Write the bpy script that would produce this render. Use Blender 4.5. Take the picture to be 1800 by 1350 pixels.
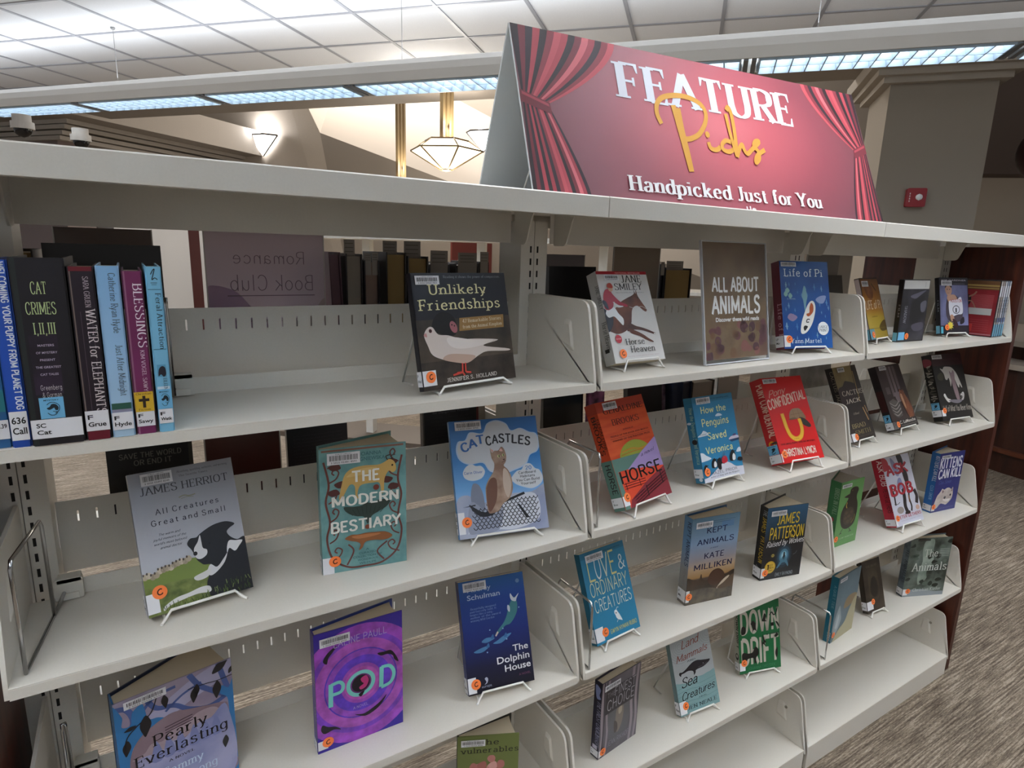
import bpy, math, random
from mathutils import Vector, Matrix
from math import sin, cos, pi, radians as R

SC = bpy.context.scene
COL = SC.collection
for o in list(bpy.data.objects):
    bpy.data.objects.remove(o)

# ------------------------------------------------------------------ camera
YAW, PITCH, ROLL = -0.55906, -0.21239, 0.02902
fwd = Vector((-sin(YAW) * cos(PITCH), cos(YAW) * cos(PITCH), sin(PITCH)))
rgt = Vector((cos(YAW), sin(YAW), 0))
upv = rgt.cross(fwd)
r2 = rgt * cos(ROLL) + upv * sin(ROLL)
u2 = r2.cross(fwd)
cam = bpy.data.cameras.new('camera')
cam.sensor_width = 36
cam.lens = 1074.97 / 1800 * 36
cam.clip_start = 0.02
co = bpy.data.objects.new('camera', cam)
m = Matrix((( r2.x, u2.x, -fwd.x, 0.179), (r2.y, u2.y, -fwd.y, -0.867), (r2.z, u2.z, -fwd.z, 1.548), (0, 0, 0, 1)))
co.matrix_world = m
COL.objects.link(co)
SC.camera = co

# ------------------------------------------------------------------ world, exposure
wd = bpy.data.worlds.new('world')
SC.world = wd
wd.use_nodes = True
bg = wd.node_tree.nodes['Background']
bg.inputs[0].default_value = (1.0, 0.98, 0.96, 1)
bg.inputs[1].default_value = 0.27
SC.view_settings.view_transform = 'Standard'
SC.view_settings.look = 'None'
SC.view_settings.gamma = 1
SC.view_settings.exposure = 0.22

# ------------------------------------------------------------------ lamps inside the long ceiling fixtures
FD = Vector((0.6402, -0.7682, 0))          # direction the ceiling fixtures run in
FN = Vector((0.7682, 0.6402, 0))           # across them, away from the viewer
F0 = Vector((1.60, 3.43, 2.565))           # a point under the middle of the visible fixture
def area(name, loc, rz, sx, sy, power, col, down=True):
    l = bpy.data.lights.new(name, 'AREA')
    l.shape = 'RECTANGLE'; l.size = sx; l.size_y = sy
    l.energy = power; l.color = col
    o = bpy.data.objects.new(name, l)
    o.location = loc
    o.rotation_euler = (0 if down else pi, 0, rz)
    COL.objects.link(o)
    return o
FROWS = [0.0, -2.35, -4.7]
FANG = math.atan2(FD.y, FD.x)
LAMP_DOWN, LAMP_UP = [60, 260, 290], [50, 70, 30]
FCOL = (1.0, 0.985, 0.955)
FUP = (0.88, 0.94, 1.0)

# ------------------------------------------------------------------ helpers
def srgb(h):
    h = h.lstrip('#')
    c = [int(h[i:i + 2], 16) / 255 for i in (0, 2, 4)]
    return tuple(x / 12.92 if x <= 0.04045 else ((x + 0.055) / 1.055) ** 2.4 for x in c) + (1,)

MATS = {}
def M(key, rough=0.4, metal=0.0, emis=None, noise=0.0, nscale=40.0, alpha=None, bump=0.0, trans=0.0, spec=0.5):
    """plain procedural material: colour, optional fine mottling and bump"""
    k = (key, rough, metal, emis, noise, nscale, alpha, bump, trans)
    if k in MATS:
        return MATS[k]
    mt = bpy.data.materials.new('paint_' + key.lstrip('#'))
    mt.use_nodes = True
    nt = mt.node_tree
    b = nt.nodes['Principled BSDF']
    c = srgb(key)
    b.inputs['Base Color'].default_value = c
    b.inputs['Roughness'].default_value = rough
    b.inputs['Metallic'].default_value = metal
    b.inputs['Specular IOR Level'].default_value = spec
    if trans:
        b.inputs['Transmission Weight'].default_value = trans
        b.inputs['IOR'].default_value = 1.1
    if alpha is not None:
        b.inputs['Alpha'].default_value = alpha
    if emis:
        b.inputs['Emission Color'].default_value = c
        b.inputs['Emission Strength'].default_value = emis
    if noise or bump:
        tc = nt.nodes.new('ShaderNodeTexCoord')
        nz = nt.nodes.new('ShaderNodeTexNoise')
        nz.inputs['Scale'].default_value = nscale
        nz.inputs['Detail'].default_value = 5
        nt.links.new(tc.outputs['Object'], nz.inputs['Vector'])
        if noise:
            rp = nt.nodes.new('ShaderNodeValToRGB')
            rp.color_ramp.elements[0].position = 0.3
            rp.color_ramp.elements[1].position = 0.7
            rp.color_ramp.elements[0].color = tuple(max(0, x * (1 - noise)) for x in c[:3]) + (1,)
            rp.color_ramp.elements[1].color = tuple(min(1, x * (1 + noise)) for x in c[:3]) + (1,)
            nt.links.new(nz.outputs['Fac'], rp.inputs['Fac'])
            nt.links.new(rp.outputs['Color'], b.inputs['Base Color'])
        if bump:
            bp = nt.nodes.new('ShaderNodeBump')
            bp.inputs['Strength'].default_value = bump
            bp.inputs['Distance'].default_value = 0.002
            nt.links.new(nz.outputs['Fac'], bp.inputs['Height'])
            nt.links.new(bp.outputs['Normal'], b.inputs['Normal'])
    MATS[k] = mt
    return mt

def P(key):                       # printed, laminated cover
    return M(key, 0.33)
def PM(key):                      # matt paper print
    return M(key, 0.65)

def ramp_mat(name, kind, stops, scale=(1, 1, 1), nscale=5.0, detail=4, rough=0.4, rot=(0, 0, 0), bump=0.0, loc=(0, 0, 0), distort=0.0):
    """procedural pattern in object coordinates run through a colour ramp"""
    mt = bpy.data.materials.new(name)
    mt.use_nodes = True
    nt = mt.node_tree
    b = nt.nodes['Principled BSDF']
    b.inputs['Roughness'].default_value = rough
    tc = nt.nodes.new('ShaderNodeTexCoord')
    mp = nt.nodes.new('ShaderNodeMapping')
    mp.inputs['Scale'].default_value = scale
    mp.inputs['Rotation'].default_value = rot
    mp.inputs['Location'].default_value = loc
    nt.links.new(tc.outputs['Object'], mp.inputs['Vector'])
    if kind == 'noise':
        t = nt.nodes.new('ShaderNodeTexNoise')
        t.inputs['Scale'].default_value = nscale
        t.inputs['Detail'].default_value = detail
        t.inputs['Distortion'].default_value = distort
        out = t.outputs['Fac']
    elif kind == 'wave':
        t = nt.nodes.new('ShaderNodeTexWave')
        t.inputs['Scale'].default_value = nscale
        t.inputs['Distortion'].default_value = distort
        t.inputs['Detail'].default_value = detail
        out = t.outputs['Fac']
    else:
        t = nt.nodes.new('ShaderNodeTexGradient')
        t.gradient_type = kind
        out = t.outputs['Fac']
    nt.links.new(mp.outputs['Vector'], t.inputs['Vector'])
    rp = nt.nodes.new('ShaderNodeValToRGB')
    el = rp.color_ramp.elements
    while len(el) < len(stops):
        el.new(0.5)
    for e, (p, c) in zip(el, stops):
        e.position = p
        e.color = srgb(c)
    nt.links.new(out, rp.inputs['Fac'])
    nt.links.new(rp.outputs['Color'], b.inputs['Base Color'])
    if bump:
        bp = nt.nodes.new('ShaderNodeBump')
        bp.inputs['Strength'].default_value = bump
        bp.inputs['Distance'].default_value = 0.003
        nt.links.new(out, bp.inputs['Height'])
        nt.links.new(bp.outputs['Normal'], b.inputs['Normal'])
    return mt

class MB:
    """collects polygons, builds ONE mesh object"""
    def __init__(s):
        s.v = []; s.f = []; s.m = []; s.mats = []; s.sm = []
    def mi(s, mat):
        if isinstance(mat, str):
            mat = P(mat)
        for i, x in enumerate(s.mats):
            if x is mat:
                return i
        s.mats.append(mat)
        return len(s.mats) - 1
    def face(s, pts, mat, smooth=False):
        n = len(s.v)
        s.v += [tuple(p) for p in pts]
        s.f.append(tuple(range(n, n + len(pts))))
        s.m.append(s.mi(mat)); s.sm.append(smooth)
    def mesh(s, verts, faces, mat, smooth=False):
        n = len(s.v)
        s.v += [tuple(p) for p in verts]
        i = s.mi(mat)
        for f in faces:
            s.f.append(tuple(n + k for k in f)); s.m.append(i); s.sm.append(smooth)
    def box(s, x0, x1, y0, y1, z0, z1, mat):
        v = [(x, y, z) for x in (x0, x1) for y in (y0, y1) for z in (z0, z1)]
        s.mesh(v, [(0, 1, 3, 2), (4, 6, 7, 5), (0, 4, 5, 1), (2, 3, 7, 6), (0, 2, 6, 4), (1, 5, 7, 3)], mat)
    def prism(s, poly, a0, a1, mat, axis='z', smooth=False):
        """poly in the two other axes, extruded along axis"""
        def q(p, a):
            return {'z': (p[0], p[1], a), 'x': (a, p[0], p[1]), 'y': (p[0], a, p[1])}[axis]
        n = len(poly)
        v = [q(p, a0) for p in poly] + [q(p, a1) for p in poly]
        f = [tuple(range(n))[::-1], tuple(range(n, 2 * n))]
        s.mesh(v, f, mat)
        s.mesh(v, [(i, (i + 1) % n, n + (i + 1) % n, n + i) for i in range(n)], mat, smooth)
    def loft(s, rings, mat, smooth=True, caps=True):
        n = len(rings[0])
        v = [p for r in rings for p in r]
        f = []
        for k in range(len(rings) - 1):
            for i in range(n):
                j = (i + 1) % n
                f.append((k * n + i, k * n + j, (k + 1) * n + j, (k + 1) * n + i))
        s.mesh(v, f, mat, smooth)
        if caps:
            s.face(rings[0][::-1], mat); s.face(rings[-1], mat)
    def tube(s, path, r, mat, n=8):
        pts = [Vector(p) for p in path]
        rings = []
        prev = None
        for i, p in enumerate(pts):
            d = (pts[min(i + 1, len(pts) - 1)] - pts[max(i - 1, 0)]).normalized()
            a = prev if prev is not None else (Vector((0, 0, 1)) if abs(d.z) < 0.9 else Vector((1, 0, 0)))
            u = (a - d * a.dot(d))
            if u.length < 1e-4:
                u = d.orthogonal()
            u.normalize()
            w = d.cross(u)
            prev = u
            rings.append([p + u * (r * cos(2 * pi * k / n)) + w * (r * sin(2 * pi * k / n)) for k in range(n)])
        s.loft(rings, mat)
    def sphere(s, c, r, mat, n=12, m_=8, sq=(1, 1, 1), z0=-1.0, z1=1.0):
        rings = []
        for j in range(m_ + 1):
            t = z0 + (z1 - z0) * j / m_
            t = max(-0.999, min(0.999, t))
            a = math.sqrt(1 - t * t)
            rings.append([(c[0] + r * sq[0] * a * cos(2 * pi * k / n), c[1] + r * sq[1] * a * sin(2 * pi * k / n), c[2] + r * sq[2] * t) for k in range(n)])
        s.loft(rings, mat)
    def build(s, name, parent=None, loc=None):
        me = bpy.data.meshes.new(name)
        me.from_pydata(s.v, [], s.f)
        for x in s.mats:
            me.materials.append(x)
        me.polygons.foreach_set('material_index', s.m)
        me.polygons.foreach_set('use_smooth', s.sm)
        me.update()
        o = bpy.data.objects.new(name, me)
        COL.objects.link(o)
        if parent is not None:
            o.parent = parent
        if loc is not None:
            o.location = loc
        return o

def tag(o, label, cat, group=None, kind=None):
    o['label'] = label
    o['category'] = cat
    if group:
        o['group'] = group
    if kind:
        o['kind'] = kind
    return o
def thing(name, label, cat, loc=(0, 0, 0), rot=(0, 0, 0), group=None):
    o = bpy.data.objects.new(name, None)
    o.empty_display_size = 0.05
    o.location = loc
    o.rotation_euler = rot
    COL.objects.link(o)
    return tag(o, label, cat, group)
def struct(name, mb):
    o = mb.build(name)
    o['kind'] = 'structure'
    return o
def copy_tree(o, parent=None):
    c = o.copy()
    COL.objects.link(c)
    if parent is not None:
        c.parent = parent
        c.matrix_parent_inverse = o.matrix_parent_inverse.copy()
    for ch in list(o.children):
        copy_tree(ch, c)
    return c

# ------------------------------------------------------------------ lettering
# skeleton letters: width|strokes; '~' marks a smooth stroke, '@' a closed smooth one; capitals are 14 high, x height 9
SK = {}
for line in '''A 10|0,0 5,14 10,0;2,5 8,5
B 9|1,0 1,14;~1,14 4.8,14 7.6,13 8,10.8 7,8.3 4.8,7.4 1,7.4;~4.8,7.4 7.6,6.6 8.9,3.8 7.6,.9 4.8,0 1,0
C 10|~9.2,11 7.8,13.3 5.3,14 2,12.2 .6,7 2,1.8 5.3,0 7.8,.7 9.4,3.2
D 10|1,0 1,14;~1,14 4.5,14 8.2,12.2 9.6,7 8.2,1.8 4.5,0 1,0
E 8|1,0 1,14;1,14 8,14;1,7.3 6.3,7.3;1,0 8,0
F 8|1,0 1,14;1,14 8,14;1,7 6.3,7
G 11|~9.4,11 7.8,13.3 5.3,14 2,12.2 .6,7 2,1.8 5.3,0 8,.6 9.6,2.4;9.6,1.8 9.6,6.3;9.8,6.3 6.2,6.3
H 10|1,0 1,14;9,0 9,14;1,7.2 9,7.2
I 3|1.5,0 1.5,14
J 6|~4.5,14 4.5,8 4.5,3.5 3.6,.8 1.8,0 0,1
K 10|1,0 1,14;9,14 1,5.5;3.4,8 9.5,0
L 8|1,14 1,0;1,0 8,0
M 13|1,0 1,14;1,14 6.5,2.5;6.5,2.5 12,14;12,14 12,0
N 10|1,0 1,14;1,14 9,0;9,0 9,14
O 11|@5.5,14 1.9,12 .6,7 1.9,2 5.5,0 9.1,2 10.4,7 9.1,12
P 9|1,0 1,14;~1,14 5,14 8,12.8 8.8,10.3 8,7.8 5,6.6 1,6.6
Q 11|@5.5,14 1.9,12 .6,7 1.9,2 5.5,0 9.1,2 10.4,7 9.1,12;6,3.5 10.5,-1.8
R 9|1,0 1,14;~1,14 5,14 8,12.8 8.7,10.5 8,8.1 5,7 1,7;4.6,7 9.2,0
S 9|~8.2,11.4 7,13.4 4.5,14 1.8,13 1,10.7 2.2,8.6 4.8,7.3 7.5,5.8 8.5,3.5 7.2,.9 4.3,0 1.7,.7 .6,3
T 10|5,0 5,14;0,14 10,14
U 10|~1,14 1,8 1,4.5 2,1.4 5,0 8,1.4 9,4.5 9,8 9,14
V 10|0,14 5,0 10,14
W 15|0,14 4,0;4,0 7.5,13;7.5,13 11,0;11,0 15,14
X 10|.5,14 9.5,0;9.5,14 .5,0
Y 10|0,14 5,6.5;10,14 5,6.5;5,6.5 5,0
Z 9|.5,14 8.7,14;8.7,14 .5,0;.5,0 9,0
a 8|~1.2,7.2 2.6,8.7 4.4,9 6.1,8 6.5,6 6.5,2 6.9,.5 8,.3;~6.5,5.2 3.5,4.7 1.2,3.6 .8,1.9 2,.3 4,.2 6.5,2.2
b 8|1,14 1,0;~1,6 2.5,8.4 4.5,9 7,7.5 7.8,4.5 7,1.5 4.5,0 2.5,.6 1,3
c 8|~7,7 5.6,8.7 4.2,9 1.6,7.5 .7,4.5 1.6,1.5 4.2,0 6,.5 7.3,2
d 8|7.2,14 7.2,0;~7.2,6 5.7,8.4 3.8,9 1.3,7.5 .5,4.5 1.3,1.5 3.8,0 5.7,.6 7.2,3
e 8|.9,5 7.3,5;~7.3,5 6.9,7 5.6,8.6 4.2,9 1.7,7.6 .7,4.5 1.6,1.4 4.3,0 6,.4 7.3,1.8
f 5|~5.8,13 4.6,14 3.2,13.5 2.4,11.5 2.4,8 2.4,0;.3,9 5,9
g 8|~7.2,9 7.2,2 7,-2 5.8,-3.8 3.8,-4.3 1.2,-3.2;~7.2,6 5.7,8.4 3.8,9 1.3,7.5 .5,4.5 1.3,1.5 3.8,0 5.7,.6 7.2,3
h 8|1,14 1,0;~1,5.5 2.6,8.2 4.5,9 6.4,8.2 7,6 7,0
i 3|1.5,9 1.5,0;1.5,11.6 1.5,12.8
j 3|~2,9 2,-1 1.4,-3.4 -.4,-4.2;2,11.6 2,12.8
k 8|1,14 1,0;7,9 1,3.5;3,5.4 7.6,0
l 3|1.5,14 1.5,0
m 12|1,9 1,0;~1,5.5 2.4,8.2 4,9 5.5,8.2 6,6 6,0;~6,5.5 7.4,8.2 9,9 10.5,8.2 11,6 11,0
n 8|1,9 1,0;~1,5.5 2.6,8.2 4.5,9 6.4,8.2 7,6 7,0
o 8|@4.2,9 1.6,7.5 .6,4.5 1.6,1.5 4.2,0 6.8,1.5 7.8,4.5 6.8,7.5
p 8|1,9 1,-4.5;~1,6 2.5,8.4 4.5,9 7,7.5 7.8,4.5 7,1.5 4.5,0 2.5,.6 1,3
q 8|7.2,9 7.2,-4.5;~7.2,6 5.7,8.4 3.8,9 1.3,7.5 .5,4.5 1.3,1.5 3.8,0 5.7,.6 7.2,3
r 6|1,9 1,0;~1,5.2 2.3,8 4,9 5.6,8.6
s 7|~6.3,7.3 5,8.8 3.5,9 1.6,8.2 1.2,6.6 2.3,5.3 4.2,4.5 6,3.5 6.5,2 5.4,.5 3.5,0 1.7,.4 .8,1.8
t 5|~2.4,12 2.4,3 2.8,.8 4,.1 5.2,.6;.2,9 5,9
u 8|~1,9 1,3 1.6,.8 3.3,0 5.2,.8 7,3.5;7,9 7,0
v 8|0,9 3.8,0;3.8,0 7.6,9
w 11|0,9 2.8,0;2.8,0 5.5,8.5;5.5,8.5 8.2,0;8.2,0 11,9
x 8|.3,9 7.5,0;7.3,9 .3,0
y 8|0,9 3.8,0;~7.6,9 3.8,0 2.4,-3.2 .3,-4.3
z 7|.6,9 6.5,9;6.5,9 .5,0;.5,0 6.8,0
& 11|~10.5,7 8.5,2.5 5.5,.2 2.6,.2 1,2.6 1.8,5.6 5,8 7,10.2 6.8,12.8 5,14 3.2,12.8 3,10.6 5.5,6 10.8,0
. 3|1.5,0 1.5,1.4
, 3|1.8,1 1,-2
' 2|1,13.5 1,11
- 5|.5,5 4.5,5
1 6|1,11.5 3.5,14;3.5,14 3.5,0
2 9|~1,10.5 2,13.2 4.5,14 7.2,13 8,10.5 6.5,7 1,.2;1,0 8.2,0
0 9|@4.5,14 1.8,12 .8,7 1.8,2 4.5,0 7.2,2 8.2,7 7.2,12
4 9|6.5,0 6.5,14;6.5,14 .6,4;.6,4 8.6,4
7 8|.6,14 8,14;8,14 3,0
6 9|~7.4,12.4 5,14 2,11.5 .9,6 2,1.3 4.6,0 7.4,1.3 8.2,4.4 7,7.6 4.6,8.6 2,7.4 1,5
3 9|~1.2,12 3.5,14 6.8,13 7.4,10.3 6,8 3.6,7.5;~3.6,7.5 6.8,6.6 8,3.8 6.6,1 3.8,0 1,1.8
8 9|@4.5,14 2,12.8 1.6,10.6 2.6,8.4 4.5,7.5 6.6,6.4 7.9,3.8 7,1 4.5,0 2,1 1.1,3.8 2.4,6.4 4.5,7.5 6.4,8.4 7.4,10.6 7,12.8
: 3|1.5,1 1.5,2.4;1.5,7 1.5,8.4
! 3|1.5,4.5 1.5,14;1.5,0 1.5,1.4'''.split('\n'):
    ch, rest = line[0], line[2:]
    wdt, st = rest.split('|')
    strokes = []
    for q in st.split(';'):
        fl = ''
        if q[0] in '~@':
            fl, q = q[0], q[1:]
        strokes.append((fl, [tuple(float(t) for t in p.split(',')) for p in q.split()]))
    SK[ch] = (float(wdt), strokes)

def spline(pts, closed=False, n=6):
    k = len(pts)
    out = []
    for i in range(k if closed else k - 1):
        if closed:
            p0, p1, p2, p3 = pts[(i - 1) % k], pts[i], pts[(i + 1) % k], pts[(i + 2) % k]
        else:
            p0, p1, p2, p3 = pts[max(i - 1, 0)], pts[i], pts[i + 1], pts[min(i + 2, k - 1)]
        for j in range(n):
            t = j / n
            out.append(tuple(0.5 * (2 * b + (c - a) * t + (2 * a - 5 * b + 4 * c - d) * t * t + (3 * b - a - 3 * c + d) * t ** 3) for a, b, c, d in zip(p0, p1, p2, p3)))
    if not closed:
        out.append(tuple(pts[-1]))
    return out

def ribbon(pts, wf, closed=False, ext=0.0):
    """quads along a 2D polyline; wf(dx,dy) gives the half width for a direction"""
    q = []
    n = len(pts)
    if n == 2 and ext:
        dx, dy = pts[1][0] - pts[0][0], pts[1][1] - pts[0][1]
        l = math.hypot(dx, dy) or 1
        pts = [(pts[0][0] - dx / l * ext, pts[0][1] - dy / l * ext), (pts[1][0] + dx / l * ext, pts[1][1] + dy / l * ext)]
    L, Rr = [], []
    for i in range(n):
        a = pts[(i - 1) % n] if (closed or i > 0) else pts[i]
        b = pts[(i + 1) % n] if (closed or i < n - 1) else pts[i]
        dx, dy = b[0] - a[0], b[1] - a[1]
        l = math.hypot(dx, dy) or 1
        dx /= l; dy /= l
        h = wf(dx, dy)
        L.append((pts[i][0] - dy * h, pts[i][1] + dx * h)); Rr.append((pts[i][0] + dy * h, pts[i][1] - dx * h))
    for i in range(n if closed else n - 1):
        j = (i + 1) % n
        q.append([L[i], Rr[i], Rr[j], L[j]])
    return q

# style: thick, thin, serif, slant, gap
STY = {'serif': (2.0, .75, 1.5, 0, 2.6), 'bserif': (3.3, .95, 1.7, 0, 2.9), 'slab': (1.9, 1.3, 1.9, 0, 3.2), 'mono': (1.25, 1.25, 0, 0, 2.6),
       'heavy': (3.0, 2.5, 0, 0, 2.6), 'hand': (1.7, .8, 0, .22, 1.9), 'bold': (2.3, 1.9, 0, 0, 2.7), 'thin': (.9, .7, 0, 0, 2.6), 'script': (1.6, 1.2, 0, .3, 1.2), 'wide': (1.8, 1.4, 0, 0, 5.0)}
def skel(s, style):
    """polygons for a string, capital height 1, and its width"""
    thick, thin, ser, sl, gap = STY[style]
    x = 0
    polys = []
    for ch in s:
        if ch == ' ':
            x += 5.5; continue
        g = SK.get(ch) or SK.get(ch.upper()) or SK['-']
        for fl, pts in g[1]:
            wf = lambda dx, dy: (thin + (thick - thin) * abs(dy) ** 1.3) / 2
            pp = pts
            if fl:
                pp = spline(pts, fl == '@', 5)
                polys += [[(a + x, b) for a, b in q] for q in ribbon(pp, wf, fl == '@')]
            else:
                for a, b in zip(pts, pts[1:]):
                    polys += [[(u + x, v) for u, v in q] for q in ribbon([a, b], wf, False, 0.35 if not ser else 0.0)]
            if ser and fl != '@':
                for (ex, ey), (nx, ny) in ((pts[0], pts[1]), (pts[-1], pts[-2])):
                    steep = abs(ny - ey) > 0.8 * abs(nx - ex)
                    if steep and any(abs(ey - yy) < .1 for yy in (0, 9, 14, -4.5)) and not (fl and ey in (0,) and False):
                        hw = ser + thick * .35
                        lft, rt = hw, hw
                        if ey == 9 or (ey == 14 and ch.islower()):
                            rt = thick * .4
                        d = thin * .9 if ey <= 0 else -thin * .9
                        polys.append([(ex - lft + x, ey), (ex + rt + x, ey), (ex + rt + x, ey + d), (ex - lft + x, ey + d)])
                    elif not steep and abs(ny - ey) < .1 and ch in 'EFLTZz':
                        # beak at the end of a horizontal arm
                        dirv = -1 if ey > 7.5 else 1
                        if abs(ey - 7) < .6:
                            polys.append([(ex - thin + x, ey - 1.6), (ex + x, ey - 1.8), (ex + x, ey + 1.8), (ex - thin + x, ey + 1.6)])
                        elif ex > 3 or ch == 'T':
                            sg = 1 if ex > 4 else -1
                            polys.append([(ex - sg * thin * 1.6 + x, ey), (ex + x, ey), (ex + x, ey + dirv * 3.4), (ex - sg * thin * .6 + x, ey + dirv * 3.2)])
        x += g[0] + gap
    w = max(x - gap, .1) / 14
    return [[(a / 14 + sl * b / 14, b / 14) for a, b in q] for q in polys], w

_fc = bpy.data.curves.new('lettering', 'FONT')
_fo = bpy.data.objects.new('lettering', _fc)
COL.objects.link(_fo)
SANS = {}
def sans(s, bold=0.0, space=1.0):
    k = (s, bold, space)
    if k not in SANS:
        _fc.body = s; _fc.offset = bold; _fc.resolution_u = 3; _fc.space_character = space
        dg = bpy.context.evaluated_depsgraph_get()
        dg.update()
        me = bpy.data.meshes.new_from_object(_fo.evaluated_get(dg))
        ps = [[(me.vertices[i].co.x / .729, me.vertices[i].co.y / .729) for i in p.vertices] for p in me.polygons]
        bpy.data.meshes.remove(me)
        xs = [x for q in ps for x, _ in q] or [0]
        x0 = min(xs)
        SANS[k] = ([[(x - x0, y) for x, y in q] for q in ps], max(xs) - x0)
    return SANS[k]

def clip01(pts):
    def cut(ps, ax, val, keep_less):
        out = []
        for i in range(len(ps)):
            a, b = ps[i - 1], ps[i]
            ia = (a[ax] <= val) == keep_less or a[ax] == val
            ib = (b[ax] <= val) == keep_less or b[ax] == val
            if ia != ib:
                t = (val - a[ax]) / (b[ax] - a[ax])
                out.append((a[0] + (b[0] - a[0]) * t, a[1] + (b[1] - a[1]) * t))
            if ib:
                out.append(b)
        return out
    for ax, val, kl in ((0, 0., False), (0, 1., True), (1, 0., False), (1, 1., True)):
        if not pts:
            return pts
        pts = cut(pts, ax, val, kl)
    return pts

class Art:
    """prints flat shapes and lettering on a rectangle; u,v run 0..1, v up; w,h in metres"""
    E = 0.00007
    def __init__(s, mb, w, h, fn, pm=None, k=0):
        s.mb, s.w, s.h, s.fn, s.k, s.pm = mb, w, h, fn, k, (pm or P)
    @classmethod
    def plane(cls, mb, O, U, V, w, h, pm=None, k=0):
        O, U, V = Vector(O), Vector(U), Vector(V)
        N = U.cross(V)
        return cls(mb, w, h, lambda u, v, k: O + U * (u * w) + V * (v * h) + N * (k * cls.E), pm, k)
    def mat(s, c):
        return s.pm(c) if isinstance(c, str) else c
    def poly(s, pts, c, keep=False):
        if not keep:
            s.k += 1
        pts = clip01(list(pts))
        if len(pts) >= 3:
            s.mb.face([s.fn(u, v, s.k) for u, v in pts], s.mat(c))
        return s
    def rect(s, u0, v0, u1, v1, c):
        return s.poly([(u0, v0), (u1, v0), (u1, v1), (u0, v1)], c)
    def sm(s, pts, c, n=5):
        return s.poly(spline(pts, True, n), c)
    def ell(s, cu, cv, ru, rv, c, rot=0, n=22):
        rx, ry = ru * s.w, rv * s.h
        pts = []
        for i in range(n):
            x, y = rx * cos(2 * pi * i / n), ry * sin(2 * pi * i / n)
            pts.append((cu + (x * cos(rot) - y * sin(rot)) / s.w, cv + (x * sin(rot) + y * cos(rot)) / s.h))
        return s.poly(pts, c)
    def circ(s, cu, cv, r, c):
        return s.ell(cu, cv, r, r * s.w / s.h, c)
    def ring(s, cu, cv, ru, rv, th, c, rot=0, n=40):
        s.k += 1
        rx, ry = ru * s.w, rv * s.h
        pts = [(rx * cos(2 * pi * i / n), ry * sin(2 * pi * i / n)) for i in range(n)]
        pts = [(x * cos(rot) - y * sin(rot) + cu * s.w, x * sin(rot) + y * cos(rot) + cv * s.h) for x, y in pts]
        for q in ribbon(pts, lambda a, b: th * s.w / 2, True):
            s.poly([(x / s.w, y / s.h) for x, y in q], c, True)
        return s
    def line(s, pts, th, c, smooth=True, closed=False, tip=None):
        s.k += 1
        p = [(u * s.w, v * s.h) for u, v in pts]
        if smooth and len(p) > 2:
            p = spline(p, closed, 6)
        for q in ribbon(p, lambda a, b: th * s.w / 2, closed):
            s.poly([(x / s.w, y / s.h) for x, y in q], c, True)
        return s
    def txt(s, t, cu, cv, hh, c, style='sans', wid=None, rot=0, align='c', bold=.012, skew=0, arc=0):
        """baseline through (cu,cv); hh capital height as a fraction of h; wid total width as a fraction of w"""
        s.k += 1
        ps, w = sans(t, bold) if style == 'sans' else skel(t, style)
        H = hh * s.h
        sx = H if wid is None else wid * s.w / max(w, .01)
        if rot in (90, -90) and wid is not None:
            sx = wid * s.h / max(w, .01); H = hh * s.w
        elif rot in (90, -90):
            H = hh * s.w; sx = H
        W = w * sx
        x0 = {'c': -W / 2, 'l': 0, 'r': -W}[align]
        a = R(rot)
        for q in ps:
            pts = []
            for x, y in q:
                X, Y = x0 + x * sx, y * H
                Y += X * skew
                if arc:
                    Y -= arc * H * (2 * X / W) ** 2
                pts.append((cu + (X * cos(a) - Y * sin(a)) / s.w, cv + (X * sin(a) + Y * cos(a)) / s.h))
            s.poly(pts, c, True)
        return s
    def greek(s, u0, u1, v, n, dv, hh, c, words='a quiet story of animals and people told with great warmth and humour'):
        wl = words.split()
        random.seed(len(words) + n)
        for i in range(n):
            k = random.randrange(len(wl))
            s.txt(' '.join((wl[k:] + wl[:k])[:5]), (u0 + u1) / 2, v - i * dv, hh, c, 'thin', u1 - u0)
        return s

# ------------------------------------------------------------------ materials of the place
PAINT = M('#d9d4ca', 0.34, noise=0.02, nscale=300)
PAINT_IN = PAINT
SLOT = M('#17130f', 0.8)
CHROME = M('#b9b9b9', 0.18, metal=1.0)
WIREW = M('#f1efea', 0.35)
BLACKP = M('#141313', 0.35)
WOOD = ramp_mat('mahogany', 'noise', [(0.3, '#33130b'), (0.55, '#4d2012'), (0.75, '#5c2a18')], scale=(14, 14, 1.0), nscale=3, detail=6, rough=0.42, distort=0.6)
CEILW = M('#dcdde0', 0.9, noise=0.035, nscale=160)
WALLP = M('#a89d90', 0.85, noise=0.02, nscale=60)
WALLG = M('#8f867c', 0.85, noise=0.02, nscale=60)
WALLL = M('#c9c0b2', 0.85, noise=0.02, nscale=60)
WHITE = M('#ece9e4', 0.5)
PAGES = ramp_mat('page_edges', 'wave', [(0.0, '#b9aa90'), (0.5, '#cdbfa6'), (1.0, '#d8ccb6')], scale=(1, 1, 1), nscale=420, detail=1, rough=0.8, distort=0.6)
PAGESD = ramp_mat('page_edges_tan', 'wave', [(0.0, '#8d7448'), (1.0, '#a98d5c')], nscale=300, detail=1, rough=0.85, distort=0.6)
PAGESG = ramp_mat('page_edges_grey', 'wave', [(0.0, '#8f867b'), (1.0, '#a79d91')], nscale=300, detail=1, rough=0.85, distort=0.6)

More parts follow.
